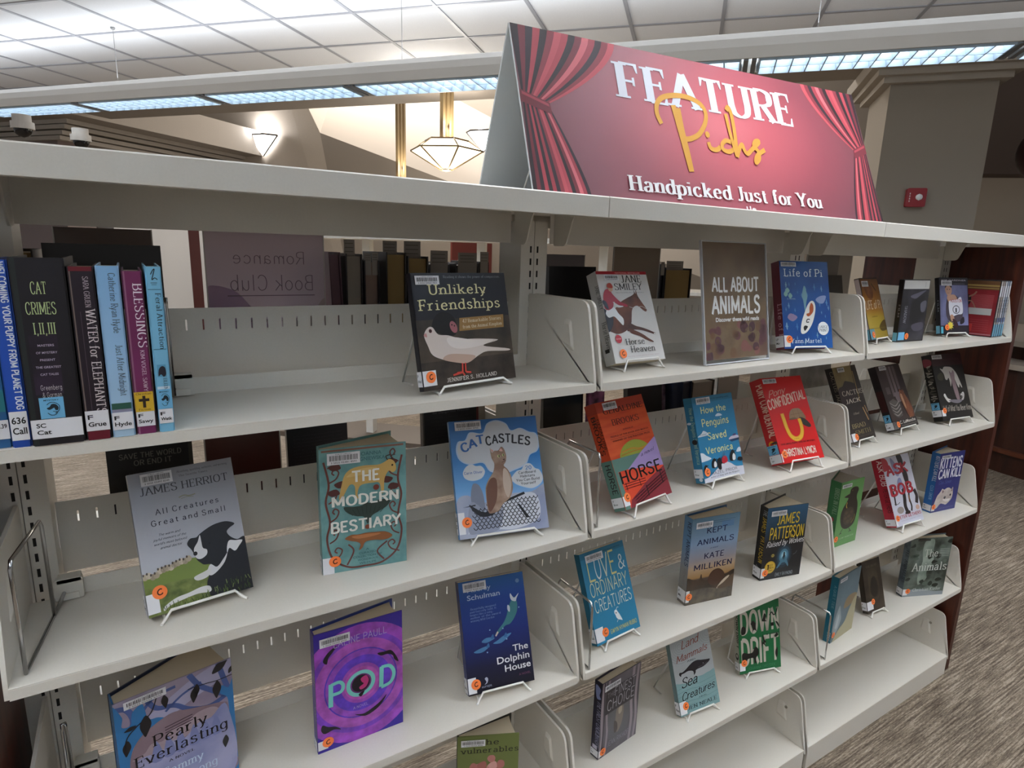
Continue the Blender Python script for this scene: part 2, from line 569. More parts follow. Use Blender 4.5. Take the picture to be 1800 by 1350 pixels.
# ------------------------------------------------------------------ floor: brown loop carpet in tiles
CARPET = bpy.data.materials.new('carpet')
CARPET.use_nodes = True
nt = CARPET.node_tree
b = nt.nodes['Principled BSDF']
b.inputs['Roughness'].default_value = 0.95
tc = nt.nodes.new('ShaderNodeTexCoord')
def noise_of(scale, detail, sc):
    mp = nt.nodes.new('ShaderNodeMapping')
    mp.inputs['Scale'].default_value = scale
    mp.inputs['Rotation'].default_value = (0, 0, R(5))
    t = nt.nodes.new('ShaderNodeTexNoise')
    t.inputs['Scale'].default_value = sc
    t.inputs['Detail'].default_value = detail
    nt.links.new(tc.outputs['Object'], mp.inputs['Vector'])
    nt.links.new(mp.outputs['Vector'], t.inputs['Vector'])
    return t
n1 = noise_of((7, 170, 1), 3, 1.0)
n2 = noise_of((60, 420, 1), 2, 1.0)
n3 = noise_of((1.3, 1.3, 1), 2, 1.0)
mx = nt.nodes.new('ShaderNodeMix'); mx.data_type = 'FLOAT'
mx.inputs['Factor'].default_value = 0.38
nt.links.new(n1.outputs['Fac'], mx.inputs['A']); nt.links.new(n2.outputs['Fac'], mx.inputs['B'])
m2 = nt.nodes.new('ShaderNodeMix'); m2.data_type = 'FLOAT'
m2.inputs['Factor'].default_value = 0.18
nt.links.new(mx.outputs['Result'], m2.inputs['A']); nt.links.new(n3.outputs['Fac'], m2.inputs['B'])
rp = nt.nodes.new('ShaderNodeValToRGB')
el = rp.color_ramp.elements
el[0].position, el[0].color = 0.39, srgb('#4a3f35')
el[1].position, el[1].color = 0.62, srgb('#ad9f8e')
e = el.new(0.5); e.color = srgb('#776a5b')
nt.links.new(m2.outputs['Result'], rp.inputs['Fac'])
nt.links.new(rp.outputs['Color'], b.inputs['Base Color'])
bp = nt.nodes.new('ShaderNodeBump')
bp.inputs['Strength'].default_value = 0.5; bp.inputs['Distance'].default_value = 0.004
nt.links.new(mx.outputs['Result'], bp.inputs['Height'])
nt.links.new(bp.outputs['Normal'], b.inputs['Normal'])
mb = MB()
mb.box(-9, 14, -9, 18, -0.05, 0, CARPET)
struct('floor', mb)

# ------------------------------------------------------------------ ceiling over the reading room: lay-in tiles on a grid running with the fixtures
GA = R(-47.5)
g1 = Vector((cos(GA), sin(GA), 0)); g2 = Vector((-sin(GA), cos(GA), 0))
A0 = Vector((-0.008, 5.465, 3.12))
def gp(a, c, z=0.0):
    v = A0 + g1 * a + g2 * c
    return (v.x, v.y, 3.12 + z)
mb = MB()
lo, hi, back, frontc = -14.0, 14.0, 1.95, -14.0
v = [gp(lo, frontc), gp(hi, frontc), gp(hi, back), gp(lo, back)]
mb.mesh(v + [(x, y, z + .06) for x, y, z in v], [(0, 1, 2, 3), (4, 5, 6, 7), (0, 1, 5, 4), (1, 2, 6, 5), (2, 3, 7, 6), (3, 0, 4, 7)], CEILW)
struct('ceiling', mb)
mb = MB()
GRID = M('#9a9ba1', 0.5)
for k in range(-16, 17):
    a = k * 0.61
    q = [gp(a - .012, frontc, -.007), gp(a + .012, frontc, -.007), gp(a + .012, back, -.007), gp(a - .012, back, -.007)]
    mb.mesh(q + [(x, y, z + .007) for x, y, z in q], [(0, 1, 2, 3), (0, 1, 5, 4), (1, 2, 6, 5), (2, 3, 7, 6), (3, 0, 4, 7)], GRID)
for k in range(-16, 4):
    a = k * 0.61
    q = [gp(lo, a - .012, -.006), gp(hi, a - .012, -.006), gp(hi, a + .012, -.006), gp(lo, a + .012, -.006)]
    mb.mesh(q + [(x, y, z + .006) for x, y, z in q], [(0, 1, 2, 3), (0, 1, 5, 4), (1, 2, 6, 5), (2, 3, 7, 6), (3, 0, 4, 7)], GRID)
struct('trim_1', mb)

# bulkhead that closes the tiled ceiling, raised plaster ceiling beyond it
B0 = Vector((-0.107, 8.40, 0)); B1 = Vector((6.75, 0.10, 0))
bd = (B1 - B0).normalized(); bn = Vector((-bd.y, bd.x, 0))
def slab(mb, p, q, t, z0, z1, mat):
    """upright slab from p to q (floor points), thickness t towards its left"""
    d = (q - p).normalized(); n = Vector((-d.y, d.x, 0)) * t
    mb.prism([(p.x, p.y), (q.x, q.y), (q.x + n.x, q.y + n.y), (p.x + n.x, p.y + n.y)], z0, z1, mat)
mb = MB()
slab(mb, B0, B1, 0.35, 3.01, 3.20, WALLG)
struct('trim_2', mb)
# soffit that runs away from the corner, with the crown moulding beneath it
s0 = B0 - bd * 0.2
mb = MB()
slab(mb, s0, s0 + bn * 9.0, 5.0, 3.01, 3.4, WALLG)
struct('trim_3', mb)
mb = MB()
for k, (dz, off) in enumerate(((0, .3), (.06, .25), (.13, .16), (.19, .1))):
    p0 = s0 - bd * (0.35 + k * 0.05) + bn * .2
    slab(mb, p0, p0 + bn * 8.5, 4.0, 3.01 - dz - .05, 3.01 - dz, M('#a39b91', .7))
struct('trim_4', mb)
mb = MB()
p0 = s0 - bd * 0.62 + bn * 0.9
slab(mb, p0, p0 + bn * 8, 0.3, 0, 2.78, M('#c3c2c2', .8))
slab(mb, s0 - bd * .62 + bn * .25, s0 - bd * 5.0 + bn * .25, -.4, 0, 2.78, M('#7a6c68', .8))
struct('wall_left', mb)

# far plaster faces of the raised ceiling
mb = MB()
W0 = Vector((0.4, 12.9, 0)); W1 = W0 + bd * 4.05; W2 = W0 + bd * 14.0
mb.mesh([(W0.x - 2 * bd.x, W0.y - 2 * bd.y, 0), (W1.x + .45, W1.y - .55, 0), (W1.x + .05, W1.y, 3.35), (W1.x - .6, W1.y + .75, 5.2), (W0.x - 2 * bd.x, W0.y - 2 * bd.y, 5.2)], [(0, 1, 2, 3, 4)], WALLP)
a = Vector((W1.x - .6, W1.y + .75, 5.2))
mb.mesh([(W1.x + .45, W1.y - .55, 0), (W2.x, W2.y, 0), (W2.x, W2.y, 5.2), (W1.x - .6 + 1.6, W1.y + .75 + .6, 5.2), tuple(a), (W1.x + .05, W1.y, 3.35)], [(0, 1, 2, 3, 4, 5)], M('#8d8378', .85))  # same plaster in a darker tone: shade of the turned face painted in
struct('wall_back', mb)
mb = MB()
mb.prism([(B0.x + bn.x * .3, B0.y + bn.y * .3), (B1.x + bn.x * .3 + 3, B1.y + bn.y * .3), (14, 12), (6, 18), (-3, 15)], 5.0, 5.06, WALLP)
struct('trim_5', mb)

# right: square pillar under the bulkhead, plaster wall and dark soffit past it
c0 = Vector((5.10, 1.84, 0)); c1 = Vector((5.54, 1.32, 0))
cd = (c1 - c0).normalized(); cn = Vector((-cd.y, cd.x, 0))
mb = MB()
slab(mb, c0, c1, 0.68, 0, 2.90, M('#938a7e', .85))
for k, (dz, e_) in enumerate(((.0, .16), (.042, .11), (.084, .06))):
    slab(mb, c0 - cd * e_ - cn * e_, c1 + cd * e_ - cn * e_, .68 + 2 * e_, 2.965 - dz - .045, 3.01 - dz, M('#a0978b', .7))
struct('wall_right', mb)
mb = MB()
w0 = Vector((7.2, 3.2, 0)); w1 = Vector((12.5, -1.2, 0))
slab(mb, w0, w1, 0.2, 0, 2.62, M('#c2b8a8', .85))
struct('trim_6', mb)
mb = MB()
w2 = Vector((6.5, 2.6, 0)); w3 = Vector((11, -1.6, 0))
slab(mb, w2, w3, 0.3, 2.40, 3.4, M('#55473f', .8))
struct('trim_7', mb)

# ------------------------------------------------------------------ long suspended light fixtures
HOUS = M('#d9d6d0', 0.4)
LOUV = M('#9fb2c2', 0.35)
GLOW = M('#e9f3ff', 0.5, emis=2.0)
def fixture(name, off, s0_, s1_, label, lamp_d, lamp_u):
    root = thing(name, label, 'ceiling light', loc=F0 + FN * off, rot=(0, 0, FANG), group='suspended ceiling lights')
    mb = MB()
    prof = [(-.14, .045), (-.14, .07), (-.125, .115), (-.09, .15), (-.04, .168), (.04, .168), (.09, .15), (.125, .115), (.14, .07), (.14, .045)]
    outer = prof + [(.13, .045), (.125, .09), (-.125, .09), (-.13, .045)]
    mb.prism([(p[0], p[1]) for p in outer], s0_, s1_, HOUS, axis='x', smooth=False)
    for sg in (-1, 1):
        mb.box(s0_, s1_, sg * .137 - .006, sg * .137 + .006, 0.012, .047, HOUS)
    mb.build('housing', root)
    n0, n1_ = int(math.floor(s0_ / 1.22)), int(math.ceil(s1_ / 1.22))
    for k in range(n0, n1_):
        a, b_ = k * 1.22 + .02, (k + 1) * 1.22 - .02
        if b_ > s1_ or a < s0_:
            continue
        mb = MB()
        mb.box(a + .05, b_ - .05, -.11, .11, .050, .054, GLOW)
        mb.build('diffuser', root)
        mb = MB()
        n = 14
        for i in range(n + 1):
            x = a + .03 + (b_ - a - .06) * i / n
            mb.prism([(x - .003, .0), (x + .003, .0), (x + .012, .045), (x - .012, .045)], -.128, .128, LOUV, axis='y')
        for y in (-.128, 0, .128):
            mb.box(a + .03, b_ - .03, y - .0025, y + .0025, 0, .045, LOUV)
        for x in (a, b_):
            mb.box(x - .012, x + .012, -.13, .13, .004, .048, M('#6e7278', .35, metal=.6))
        mb.build('louver', root)
        if k % 2 == 0:
            mb = MB()
            mb.tube([(a + .3, 0, .165), (a + .3, 0, .548)], .0022, M('#8d8d8d', .4))
            mb.sphere((a + .3, 0, .55), .018, M('#8d8d8d', .4), 10, 4)
            mb.build('cable', root)
    L = s1_ - s0_
    mid = F0 + FN * off + FD * ((s0_ + s1_) / 2)
    area('lamp_down', mid + Vector((0, 0, .049)), FANG, L, .2, lamp_d, FCOL, True)
    area('lamp_up', mid + Vector((0, 0, .2)), FANG, L, .2, lamp_u, FUP, False)
    return root
fixture('linear_pendant_light', FROWS[0], -7.32, 6.1, 'long white suspended ceiling light with bright louvres crossing above the red banner', LAMP_DOWN[0], LAMP_UP[0])
fixture('linear_pendant_light', FROWS[1], -6.1, 6.1, 'long white suspended ceiling light crossing directly over the shelving', LAMP_DOWN[1], LAMP_UP[1])
fixture('linear_pendant_light', FROWS[2], -6.1, 6.1, 'long white suspended ceiling light over the aisle in front of the shelving', LAMP_DOWN[2], LAMP_UP[2])

# ------------------------------------------------------------------ the double sided shelving
BAY = 0.914
SZ = {1: 1.311, 2: 1.009, 3: 0.685, 4: 0.365, 5: 0.078}
DEP = 0.2146
YB = 0.56
def rounded(poly, radii, n=5):
    out = []
    k = len(poly)
    for i in range(k):
        r = radii[i]
        p = Vector(poly[i]); a = Vector(poly[i - 1]); c = Vector(poly[(i + 1) % k])
        if r <= 0:
            out.append(tuple(p)); continue
        d1 = (a - p).normalized(); d2 = (c - p).normalized()
        s, e_ = p + d1 * r, p + d2 * r
        for j in range(n + 1):
            t = j / n
            out.append(tuple(s * (1 - t) ** 2 + p * 2 * t * (1 - t) + e_ * t * t))
    return out
BRP = rounded([(0.0, -.017), (0.001, .006), (.034, .152), (.2343, .152), (.2343, -.017)], [.008, .02, .02, .006, 0])
def bracket(root, x, inward, back=False, base=False):
    mb = MB()
    t = .0052
    f = (lambda p: (YB - p[0], p[1])) if back else (lambda p: p)
    pl = BRP if not base else rounded([(0.0, -.0), (0.001, .006), (.034, .162), (.2343, .162), (.2343, -.0)], [0, .02, .02, .006, 0])
    mb.prism([f(p) for p in pl], x - t / 2, x + t / 2, PAINT, axis='x')
    # pressed finger grip, standing out of the inner face
    g = rounded([(.066, .050), (.080, .113), (.102, .113), (.107, .058)], [.007] * 4, 4)
    c = Vector((.090, .083))
    h = rounded([tuple(c + (Vector(p) - c) * .66) for p in [(.066, .050), (.080, .113), (.102, .113), (.107, .058)]], [.005] * 4, 4)
    x0 = x + inward * (t / 2 - .0003); x1 = x + inward * (t / 2 + .0035)
    mb.loft([[(x0, *f(p)) for p in g], [(x1, *f(p)) for p in h]], PAINT, smooth=False)
    if base:
        mb.sphere((x + inward * (t / 2), *f((.075, .10))), .005, M('#8a8578', .4), 10, 5)
    mb.build('bracket', root)
def shelf(name, label, bay, lev, back=False):
    x0, z = bay * BAY, SZ[lev]
    root = thing(name, label, 'shelf', loc=(0, 0, z), group='cream metal shelves of the rear side' if back else 'cream metal shelves of the display side')
    a, b_ = x0 + .0105, x0 + BAY - .0105
    f = (lambda y: YB - y) if back else (lambda y: y)
    mb = MB()
    zb = -.016 if lev < 5 else -.078
    mb.box(a, b_, *sorted((f(0), f(DEP))), -.0012, 0, PAINT)
    y0 = sorted((f(0), f(.010)))
    prof = [(0.0, zb), (0.0, -.002), (.0015, 0.0002), (.010, 0.0002), (.010, zb)]
    mb.prism([(f(p[0]), p[1]) for p in prof], a, b_, PAINT, axis='x')
    if lev < 5:
        mb.box(a, b_, *sorted((f(.010), f(.022))), zb, zb + .0015, PAINT)
    mb.box(a + .03, b_ - .03, *sorted((f(DEP - .0015), f(DEP))), 0, .026, PAINT)
    mb.build('deck', root)
    bracket(root, x0 + .0095 - .0015, 1, back, lev == 5)
    bracket(root, x0 + BAY - .0095 + .0015, -1, back, lev == 5)
    return root
def back_panel(label, bay, lev):
    x0, z = bay * BAY, SZ[lev]
    mb = MB()
    pa, pb, y = x0 + .0485, x0 + BAY - .0345 - (.0055 if bay == 2 else 0), 0
    if bay:
        pa = x0 + .0345
    mb.box(pa, pb, y, y + .0015, .010, .094, PAINT)
    mb.box(pa, pb, y, y + .0015, .112, .131, PAINT)
    n = int((pb - pa - .03) / .0254)
    prev = pa
    for i in range(n):
        c = pa + .028 + .0254 * i
        mb.box(prev, c - .0013, y, y + .0015, .094, .112, PAINT)
        prev = c + .0013
    mb.box(prev, pb, y, y + .0015, .094, .112, PAINT)
    o = mb.build('back_panel', loc=(0, .279, z))
    return tag(o, label, 'back panel', 'slotted back panels')
LV = {1: 'top', 2: 'second', 3: 'third', 4: 'fourth', 5: 'lowest'}
BN = ['left', 'middle', 'right']
HAS = {(0, 1): 'with five upright spines and a bird cover', (0, 2): 'with the collie, teal and cat covers', (0, 3): 'with the pale blue, purple and navy covers', (0, 4): 'with the olive green cover', (0, 5): 'below the olive green cover',
       (1, 1): 'with the brown sign between two books', (1, 2): 'with the orange, sky blue and red covers', (1, 3): 'with the blue, dusk and black covers', (1, 4): 'with the grey, whale and green covers', (1, 5): 'standing empty below the whale cover',
       (2, 1): 'with disc cases', (2, 2): 'with three dark covers', (2, 3): 'with the green, red and kitten covers', (2, 4): 'with the teal, brown and forest covers', (2, 5): 'standing empty over the carpet'}
for by in range(3):
    for lev in range(1, 6):
        shelf('shelf', f'cream metal {LV[lev]} shelf of the {BN[by]} bay {HAS[(by, lev)]}', by, lev)
        if lev < 5:
            back_panel(f'slotted cream metal strip behind the {LV[lev]} shelf of the {BN[by]} bay', by, lev)
            shelf('shelf', f'rear side cream metal {LV[lev]} shelf seen through the {BN[by]} bay', by, lev, True)

# uprights
UX = [0.0145, 0.914, 1.828, 2.722]
UL = ['at the left wooden end', 'between left and middle bays', 'between middle and right bays', 'at the right wooden end']
for ux, ul in zip(UX, UL):
    root = thing('upright_post', f'cream slotted metal upright post {ul}', 'shelving upright', loc=(ux, .235, 0), group='slotted shelving uprights')
    mb = MB()
    mb.box(-.033, -.0006, 0, .088, 0, 1.612, PAINT)
    mb.box(.0006, .033, 0, .088, 0, 1.612, PAINT)
    z = .10
    while z < 1.56:
        for dx in (-.0085, .0085):
            for yy in (-.0003, .0883):
                mb.box(dx - .0021, dx + .0021, min(yy, yy + .0001), max(yy, yy + .0001) , z, z + .0135, SLOT)
        z += .0254
    mb.build('post', root)

# canopy: one top shelf per bay, spanning both sides
for by in range(3):
    x0 = by * BAY - (.035 if by == 0 else 0); x1 = (by + 1) * BAY + (.05 if by == 2 else 0)
    root = thing('canopy_top', f'cream metal canopy top over the {BN[by]} bay of the shelving', 'canopy', loc=(0, 0, 1.613), group='canopy tops')
    mb = MB()
    a, b_ = x0 + .0008, x1 - .0008
    mb.prism([(0, 0), (0, .034), (.002, .036), (YB - .002, .036), (YB, .034), (YB, 0), (YB - .02, 0), (YB - .02, .002), (YB - .004, .002), (YB - .004, .032), (.004, .032), (.004, .002), (.02, .002), (.02, 0)], a, b_, PAINT, axis='x')
    mb.build('deck', root)
    mb = MB()
    mb.box(max(x0, 0) + .05, x1 - .05 if by < 2 else 2.686, .250, .2515, -.046, .030, PAINT)
    mb.build('stiffener', root)
    for ux in ((by * BAY + .05), ((by + 1) * BAY - .05)):
        mb = MB()
        mb.prism(rounded([(.10, .030), (.234, .030), (.234, -.05), (.19, -.05), (.165, .018)], [0, 0, .006, .012, .02]), ux - .0015, ux + .0015, PAINT, axis='x')
        mb.build('bracket', root)

# wooden end panels
for sx, nm in ((2.758, 'dark reddish wooden end panel at the right end of the shelving'), (-.044, 'dark reddish wooden end panel at the left end of the shelving')):
    mb = MB()
    mb.box(0, .026, .008, YB - .008, 0, 1.612, WOOD)
    o = mb.build('end_panel', loc=(sx, 0, 0))
    tag(o, nm, 'end panel')

# ------------------------------------------------------------------ books
ORANGE = M('#ff8440', 0.5)
INK = M('#3a130c', 0.7)
LABELW = M('#e6e6ea', 0.5)
BLUEL = M('#6fb4dc', 0.5)
def barcode(root, w, h, u0, v0, u1, v1, off=.0018, lines=True):
    """white sticker with bars; corners in cover fractions"""
    mb = MB()
    sw, sh = (u1 - u0) * w, (v1 - v0) * h
    mb.box(u0 * w, u1 * w, -off - .0002, -off + .0001, v0 * h, v1 * h, LABELW)
    A = Art.plane(mb, (u0 * w, -off - .0003, v0 * h), (1, 0, 0), (0, 0, 1), sw, sh, PM)
    random.seed(int(w * 1e4) + int(h * 1e4))
    x = .07
    while x < .92:
        bw = random.choice((.008, .012, .02))
        A.k = 1
        A.rect(x, .34, x + bw, .80, '#1c1a1c')
        x += bw + random.choice((.009, .014, .02))
    A.k = 2
    A.txt('3 5025 0' + str(1200 + int(w * 9e3)) + ' ' + str(2000 + int(h * 3e4)), .5, .10, .16, '#2a2628', 'sans', .78, bold=0)
    A.k = 2
    A.txt('PUBLIC LIBRARY', .5, .86, .08, '#4a4648', 'sans', .5, bold=0)
    mb.build('barcode_label', root)
def dot(root, w, h, u, v, r=.0098, off=.0022):
    mb = MB()
    A = Art.plane(mb, (u * w - r, -off, v * h - r), (1, 0, 0), (0, 0, 1), 2 * r, 2 * r, PM, 1)
    A.ell(.5, .5, .5, .5, ORANGE, n=28)
    A.line([(.66, .68), (.55, .72), (.40, .62), (.36, .45), (.46, .32), (.62, .34), (.68, .42)], .085, INK)
    mb.build('round_sticker', root)
def callno(root, w, h, t, v0, v1, fu, lines, off=.0016, sp=True, blue=None):
    """white call number label wrapping spine and front"""
    mb = MB()
    if fu > 0:
        mb.box(0, fu * w, -off, -off + .0002, v0 * h, v1 * h, LABELW)
    if sp:
        mb.box(-off, -off + .0002, 0, t, v0 * h, v1 * h, LABELW)
        A = Art.plane(mb, (-off, t, v0 * h), (0, -1, 0), (0, 0, 1), t, (v1 - v0) * h, PM, 2)
        for i, l in enumerate(lines):
            A.k = 3
            A.txt(l, .14, .62 - .34 * i, .20, '#141214', 'sans', None, align='l')
    mb.build('call_number_label', root)
    if blue:
        mb = MB()
        mb.box(-off - .0002, -off, .002, t - .002, v1 * h + .001, v1 * h + .026, BLUEL)
        A = Art.plane(mb, (-off - .0002, t - .002, v1 * h + .001), (0, -1, 0), (0, 0, 1), t - .004, .025, PM, 1)
        A.txt('MYSTERY', .5, .82, .09, '#10202a', 'sans', .8)
        A.sm([(.3, .3), (.55, .35), (.75, .6), (.6, .72), (.35, .6), (.45, .48)], '#10202a')
        A.line([(.3, .2), (.5, .12), (.7, .25)], .05, '#10202a')
        mb.build('genre_label', root)

def book(name, label, group, pos, yaw, tilt, w, h, t, front, spine=None, ang=0, pages=None, art=None, sart=None, hard=True, cat='book', sticker=None, bar=None, tagspec=None, back=None, roll=0):
    """root at the foot of the front cover's spine edge; x across the cover, y into the book, z up"""
    root = thing(name, label, cat, loc=pos, rot=(-R(tilt), R(roll), R(yaw)), group=group)
    spine = spine or front
    back = back or spine
    pages = pages or PAGES
    bt = .0022 if hard else .0009
    ca, sa = cos(R(ang)), sin(R(ang))
    mb = MB()
    mb.box(0, w, 0, bt, 0, h, front)
    bul = .0025 if hard else .0008
    sp = [(0, 0), (bt, 0), (bt, t), (0, t)]
    mb.prism(sp, 0, h, spine, axis='z')
    def bk(x, y):
        return (x * ca - y * sa, t - bt + x * sa + y * ca)
    mb.prism([bk(0, 0), bk(w, 0), bk(w, bt), bk(0, bt)], 0, h, back, axis='z')
    A = Art.plane(mb, (0, -.0002, 0), (1, 0, 0), (0, 0, 1), w, h)
    if art:
        art(A)
    if sart:
        S = Art.plane(mb, (-.0002, t, 0), (0, -1, 0), (0, 0, 1), t, h)
        sart(S)
    cv = mb.build('cover', root)
    mb = MB()
    ins = .004 if hard else .0004
    pw = w - (.006 if hard else .001)
    q = [(bt + .001, bt + .0004), (pw, bt + .0004)]
    e = bk(pw, -.0004)
    n = 6
    for i in range(1, n):
        f = i / n
        r_ = pw - (.004 * 4 * f * (1 - f) if hard else 0)
        a = R(ang) * f
        yy = bt + (t - 2 * bt) * f
        q.append((r_ * cos(a) - 0 * sin(a), yy + r_ * sin(a)))
    q += [e, (bt + .001, t - bt - .0004)]
    mb.prism(q, ins, h - ins, pages, axis='z')
    mb.build('pages', root)
    if bar:
        barcode(cv, w, h, *bar)
    if tagspec:
        callno(cv, w, h, t, *tagspec)
    if sticker:
        dot(cv, w, h, *sticker)
    return root

def easel(pos, yaw, tilt, w, t, label, lift=.010, h=.15, bar=True):
    """white wire display easel standing under a tilted book"""
    x, y, z = pos
    root = thing('wire_easel', label, 'book easel', loc=(x, y, z - lift + .0026), rot=(0, 0, R(yaw)), group='white wire book easels')
    a, b_ = .14 * w, .86 * w
    if w < .12:
        a, b_ = .1 * w, .9 * w
    r = .0022
    ti = R(tilt)
    def pt(xx, yy, zz):       # a point in the tilted book's frame
        return (xx, yy * cos(ti) + zz * sin(ti), zz * cos(ti) - yy * sin(ti) + lift - .0026)
    lip = .0035
    yb = t + .0042
    zt = h
    ft = pt(0, yb, zt)
    fy = -.010
    ry = min(ft[1] + .062, .200 - y - abs(sin(R(yaw))) * w * .8)    # rear feet stay on the shelf
    ry = max(ry, ft[1] + .012)
    mb = MB()
    mb.tube([(a - .007, fy - .003, 0), (a - .004, fy, .001), pt(a + .008, -.0062, lip), pt(b_ - .008, -.0062, lip), (b_ + .004, fy, .001), (b_ + .007, fy - .003, 0)], r, WIREW)
    mb.build('front_lip', root)
    for xx in (a, b_):
        mb = MB()
        k = .007 if xx == b_ else -.007
        mb.tube([(xx + k, fy - .003, 0), (xx, 0, 0), (xx, yb * cos(ti) + .002, 0), pt(xx, yb, .014), pt(xx, yb, zt * .5), pt(xx, yb, zt)], r, WIREW)
        mb.build('side_wire', root)
        mb = MB()
        mb.tube([pt(xx, yb, zt), pt(xx, yb + .004, zt + .003), (xx, ft[1] + .010, ft[2] - .006), (xx, ry, 0), (xx, ry - .03, 0)], r, WIREW)
        mb.build('rear_leg', root)
    mb = MB()
    mb.tube([pt(a, yb, h * .9), pt(b_, yb, h * .9)], r, WIREW)
    mb.build('cross_wire', root)
    return root

G_FACE = 'books displayed facing out'
# ---- artwork helpers shared by the covers
def stripes(A, c, pts_list, th):
    for p in pts_list:
        A.line(p, th, c)
def soft(name, a, b_, kind='noise', sc=(1, 1, 1), ns=8, lo=.35, hi=.65, rough=.35):
    return ramp_mat(name, kind, [(lo, a), (hi, b_)], scale=sc, nscale=ns, detail=5, rough=rough)

def a_dove(A):
    A.rect(0, 0, 1, .24, soft('dove_ground', '#2a221d', '#463c33', ns=30))
    A.rect(0, .24, 1, .60, soft('dove_wood', '#2e2822', '#5a4e40', ns=14))
    A.txt('Reading it shows the power of compassion.', .63, .955, .022, '#8f8f92', 'serif', .62)
    A.sm([(.16, .5), (.17, .6), (.25, .66), (.35, .64), (.40, .55), (.36, .45)], '#15100d')
    A.ell(.365, .525, .035, .055, '#a8656a', .4)
    A.ell(.350, .545, .007, .008, '#1a0f0d'); A.ell(.375, .535, .006, .008, '#1a0f0d')
    A.txt('Unlikely', .46, .815, .085, '#efe7b2', 'slab', .60)
    A.txt('Friendships', .475, .68, .09, '#efe7b2', 'slab', .85)
    A.poly([(.42, .485), (.435, .60), (.93, .61), (.92, .49)], '#9a7642')
    A.txt('47 Remarkable Stories', .68, .56, .03, '#e8dcc0', 'slab', .43, skew=.02)
    A.txt('from the Animal Kingdom', .68, .51, .028, '#e8dcc0', 'slab', .44, skew=.02)
    A.sm([(.06, .47), (.10, .53), (.15, .535), (.20, .47), (.30, .455), (.43, .415), (.60, .405), (.80, .385), (.82, .37), (.66, .335), (.94, .285), (.93, .265), (.70, .28), (.60, .255), (.48, .20), (.38, .205), (.22, .25), (.12, .30), (.085, .38)], '#d9cbc2')
    A.sm([(.30, .44), (.55, .40), (.78, .38), (.60, .335), (.40, .33), (.30, .37)], '#e8ddd6')
    A.sm([(.22, .25), (.38, .205), (.48, .20), (.56, .25), (.42, .28), (.28, .29)], '#c2a492')
    A.circ(.125, .505, .016, '#5a2320'); A.circ(.125, .505, .008, '#120808')
    A.sm([(.055, .47), (.085, .455), (.08, .49)], '#c98b86')
    for p in ([(.41, .20), (.40, .12)], [(.44, .20), (.435, .12)], [(.40, .12), (.30, .105)], [(.40, .12), (.42, .09)], [(.435, .12), (.49, .11)], [(.40, .12), (.34, .12)]):
        A.line(p, .016, '#cf4a3c')
    A.txt('JENNIFER S. HOLLAND', .50, .052, .033, '#e9e4da', 'slab', .54)
def a_horse(A):
    A.rect(0, .965, 1, 1, '#b3202e')
    A.txt('NATIONAL BESTSELLER', .62, .975, .014, '#e9b9b4', 'sans', .5)
    A.txt('JANE', .66, .875, .08, '#26221f', 'serif', .40)
    A.txt('SMILEY', .57, .79, .072, '#26221f', 'serif', .54)
    A.txt('Pulitzer Prize winning author of A Thousand Acres', .58, .755, .012, '#8c8480', 'serif', .56)
    br = soft('horse_coat', '#4a2213', '#7a4022', ns=22)
    A.sm([(-.05, .48), (.10, .56), (.25, .60), (.35, .655), (.50, .70), (.60, .725), (.655, .75), (.66, .79), (.685, .745), (.705, .79), (.72, .72), (.78, .64), (.84, .565), (.81, .54), (.76, .56), (.68, .605), (.60, .60), (.54, .56), (.50, .48), (.46, .41), (.34, .34), (.18, .31), (.04, .34), (-.06, .40)], br)
    A.sm([(.42, .42), (.55, .385), (.66, .365), (.78, .335), (.92, .29), (.91, .275), (.78, .305), (.64, .335), (.50, .345), (.36, .335)], br)
    A.sm([(.40, .36), (.55, .325), (.66, .285), (.74, .245), (.83, .205), (.81, .195), (.70, .225), (.58, .27), (.42, .31)], '#5e2f1a')
    A.sm([(.88, .295), (.93, .285), (.92, .275), (.875, .285)], '#e8e4e0')
    A.line([(.83, .57), (.74, .60), (.62, .58), (.5, .6)], .006, '#d8d0c8')
    A.circ(.705, .70, .010, '#120a06')
    A.sm([(-.02, .34), (.10, .40), (.14, .50), (.06, .56), (-.04, .58)], '#1d1622')
    A.sm([(.02, .54), (.10, .60), (.20, .60), (.26, .53), (.33, .47), (.30, .40), (.22, .46), (.16, .50), (.06, .49)], '#efefef')
    A.sm([(.02, .60), (.04, .72), (.10, .79), (.18, .80), (.23, .74), (.34, .66), (.46, .625), (.45, .60), (.34, .62), (.26, .63), (.22, .66), (.18, .60), (.08, .57)], '#b01f38')
    A.sm([(.20, .66), (.30, .62), (.38, .61), (.36, .60), (.26, .60)], '#e9e5e4')
    A.sm([(.0, .66), (.04, .60), (.09, .58), (.08, .65), (.03, .68)], '#241c33')
    A.ell(.205, .805, .045, .035, '#d0a084'); A.sm([(.15, .82), (.17, .86), (.23, .865), (.26, .83), (.24, .81)], '#b8402e')
    A.circ(.15, .255, .062, '#b9283a'); A.txt('PULITZER', .15, .25, .012, '#f0c8c4', 'sans', .1)
    A.txt('Horse', .46, .185, .065, '#1d1a1a', 'serif', .36)
    A.txt('Heaven', .58, .10, .07, '#1d1a1a', 'serif', .47)
    A.txt('a dazzling joyous and wise comic novel', .55, .055, .014, '#b08088', 'thin', .66)
def s_horse(S):
    S.txt('Horse Heaven', .5, .30, .48, '#2c2828', 'serif', .30, rot=-90)
    S.txt('JANE SMILEY', .62, .72, .40, '#4a4646', 'serif', .26, rot=-90)
    S.rect(.25, .13, .7, .17, '#1d1a1a')
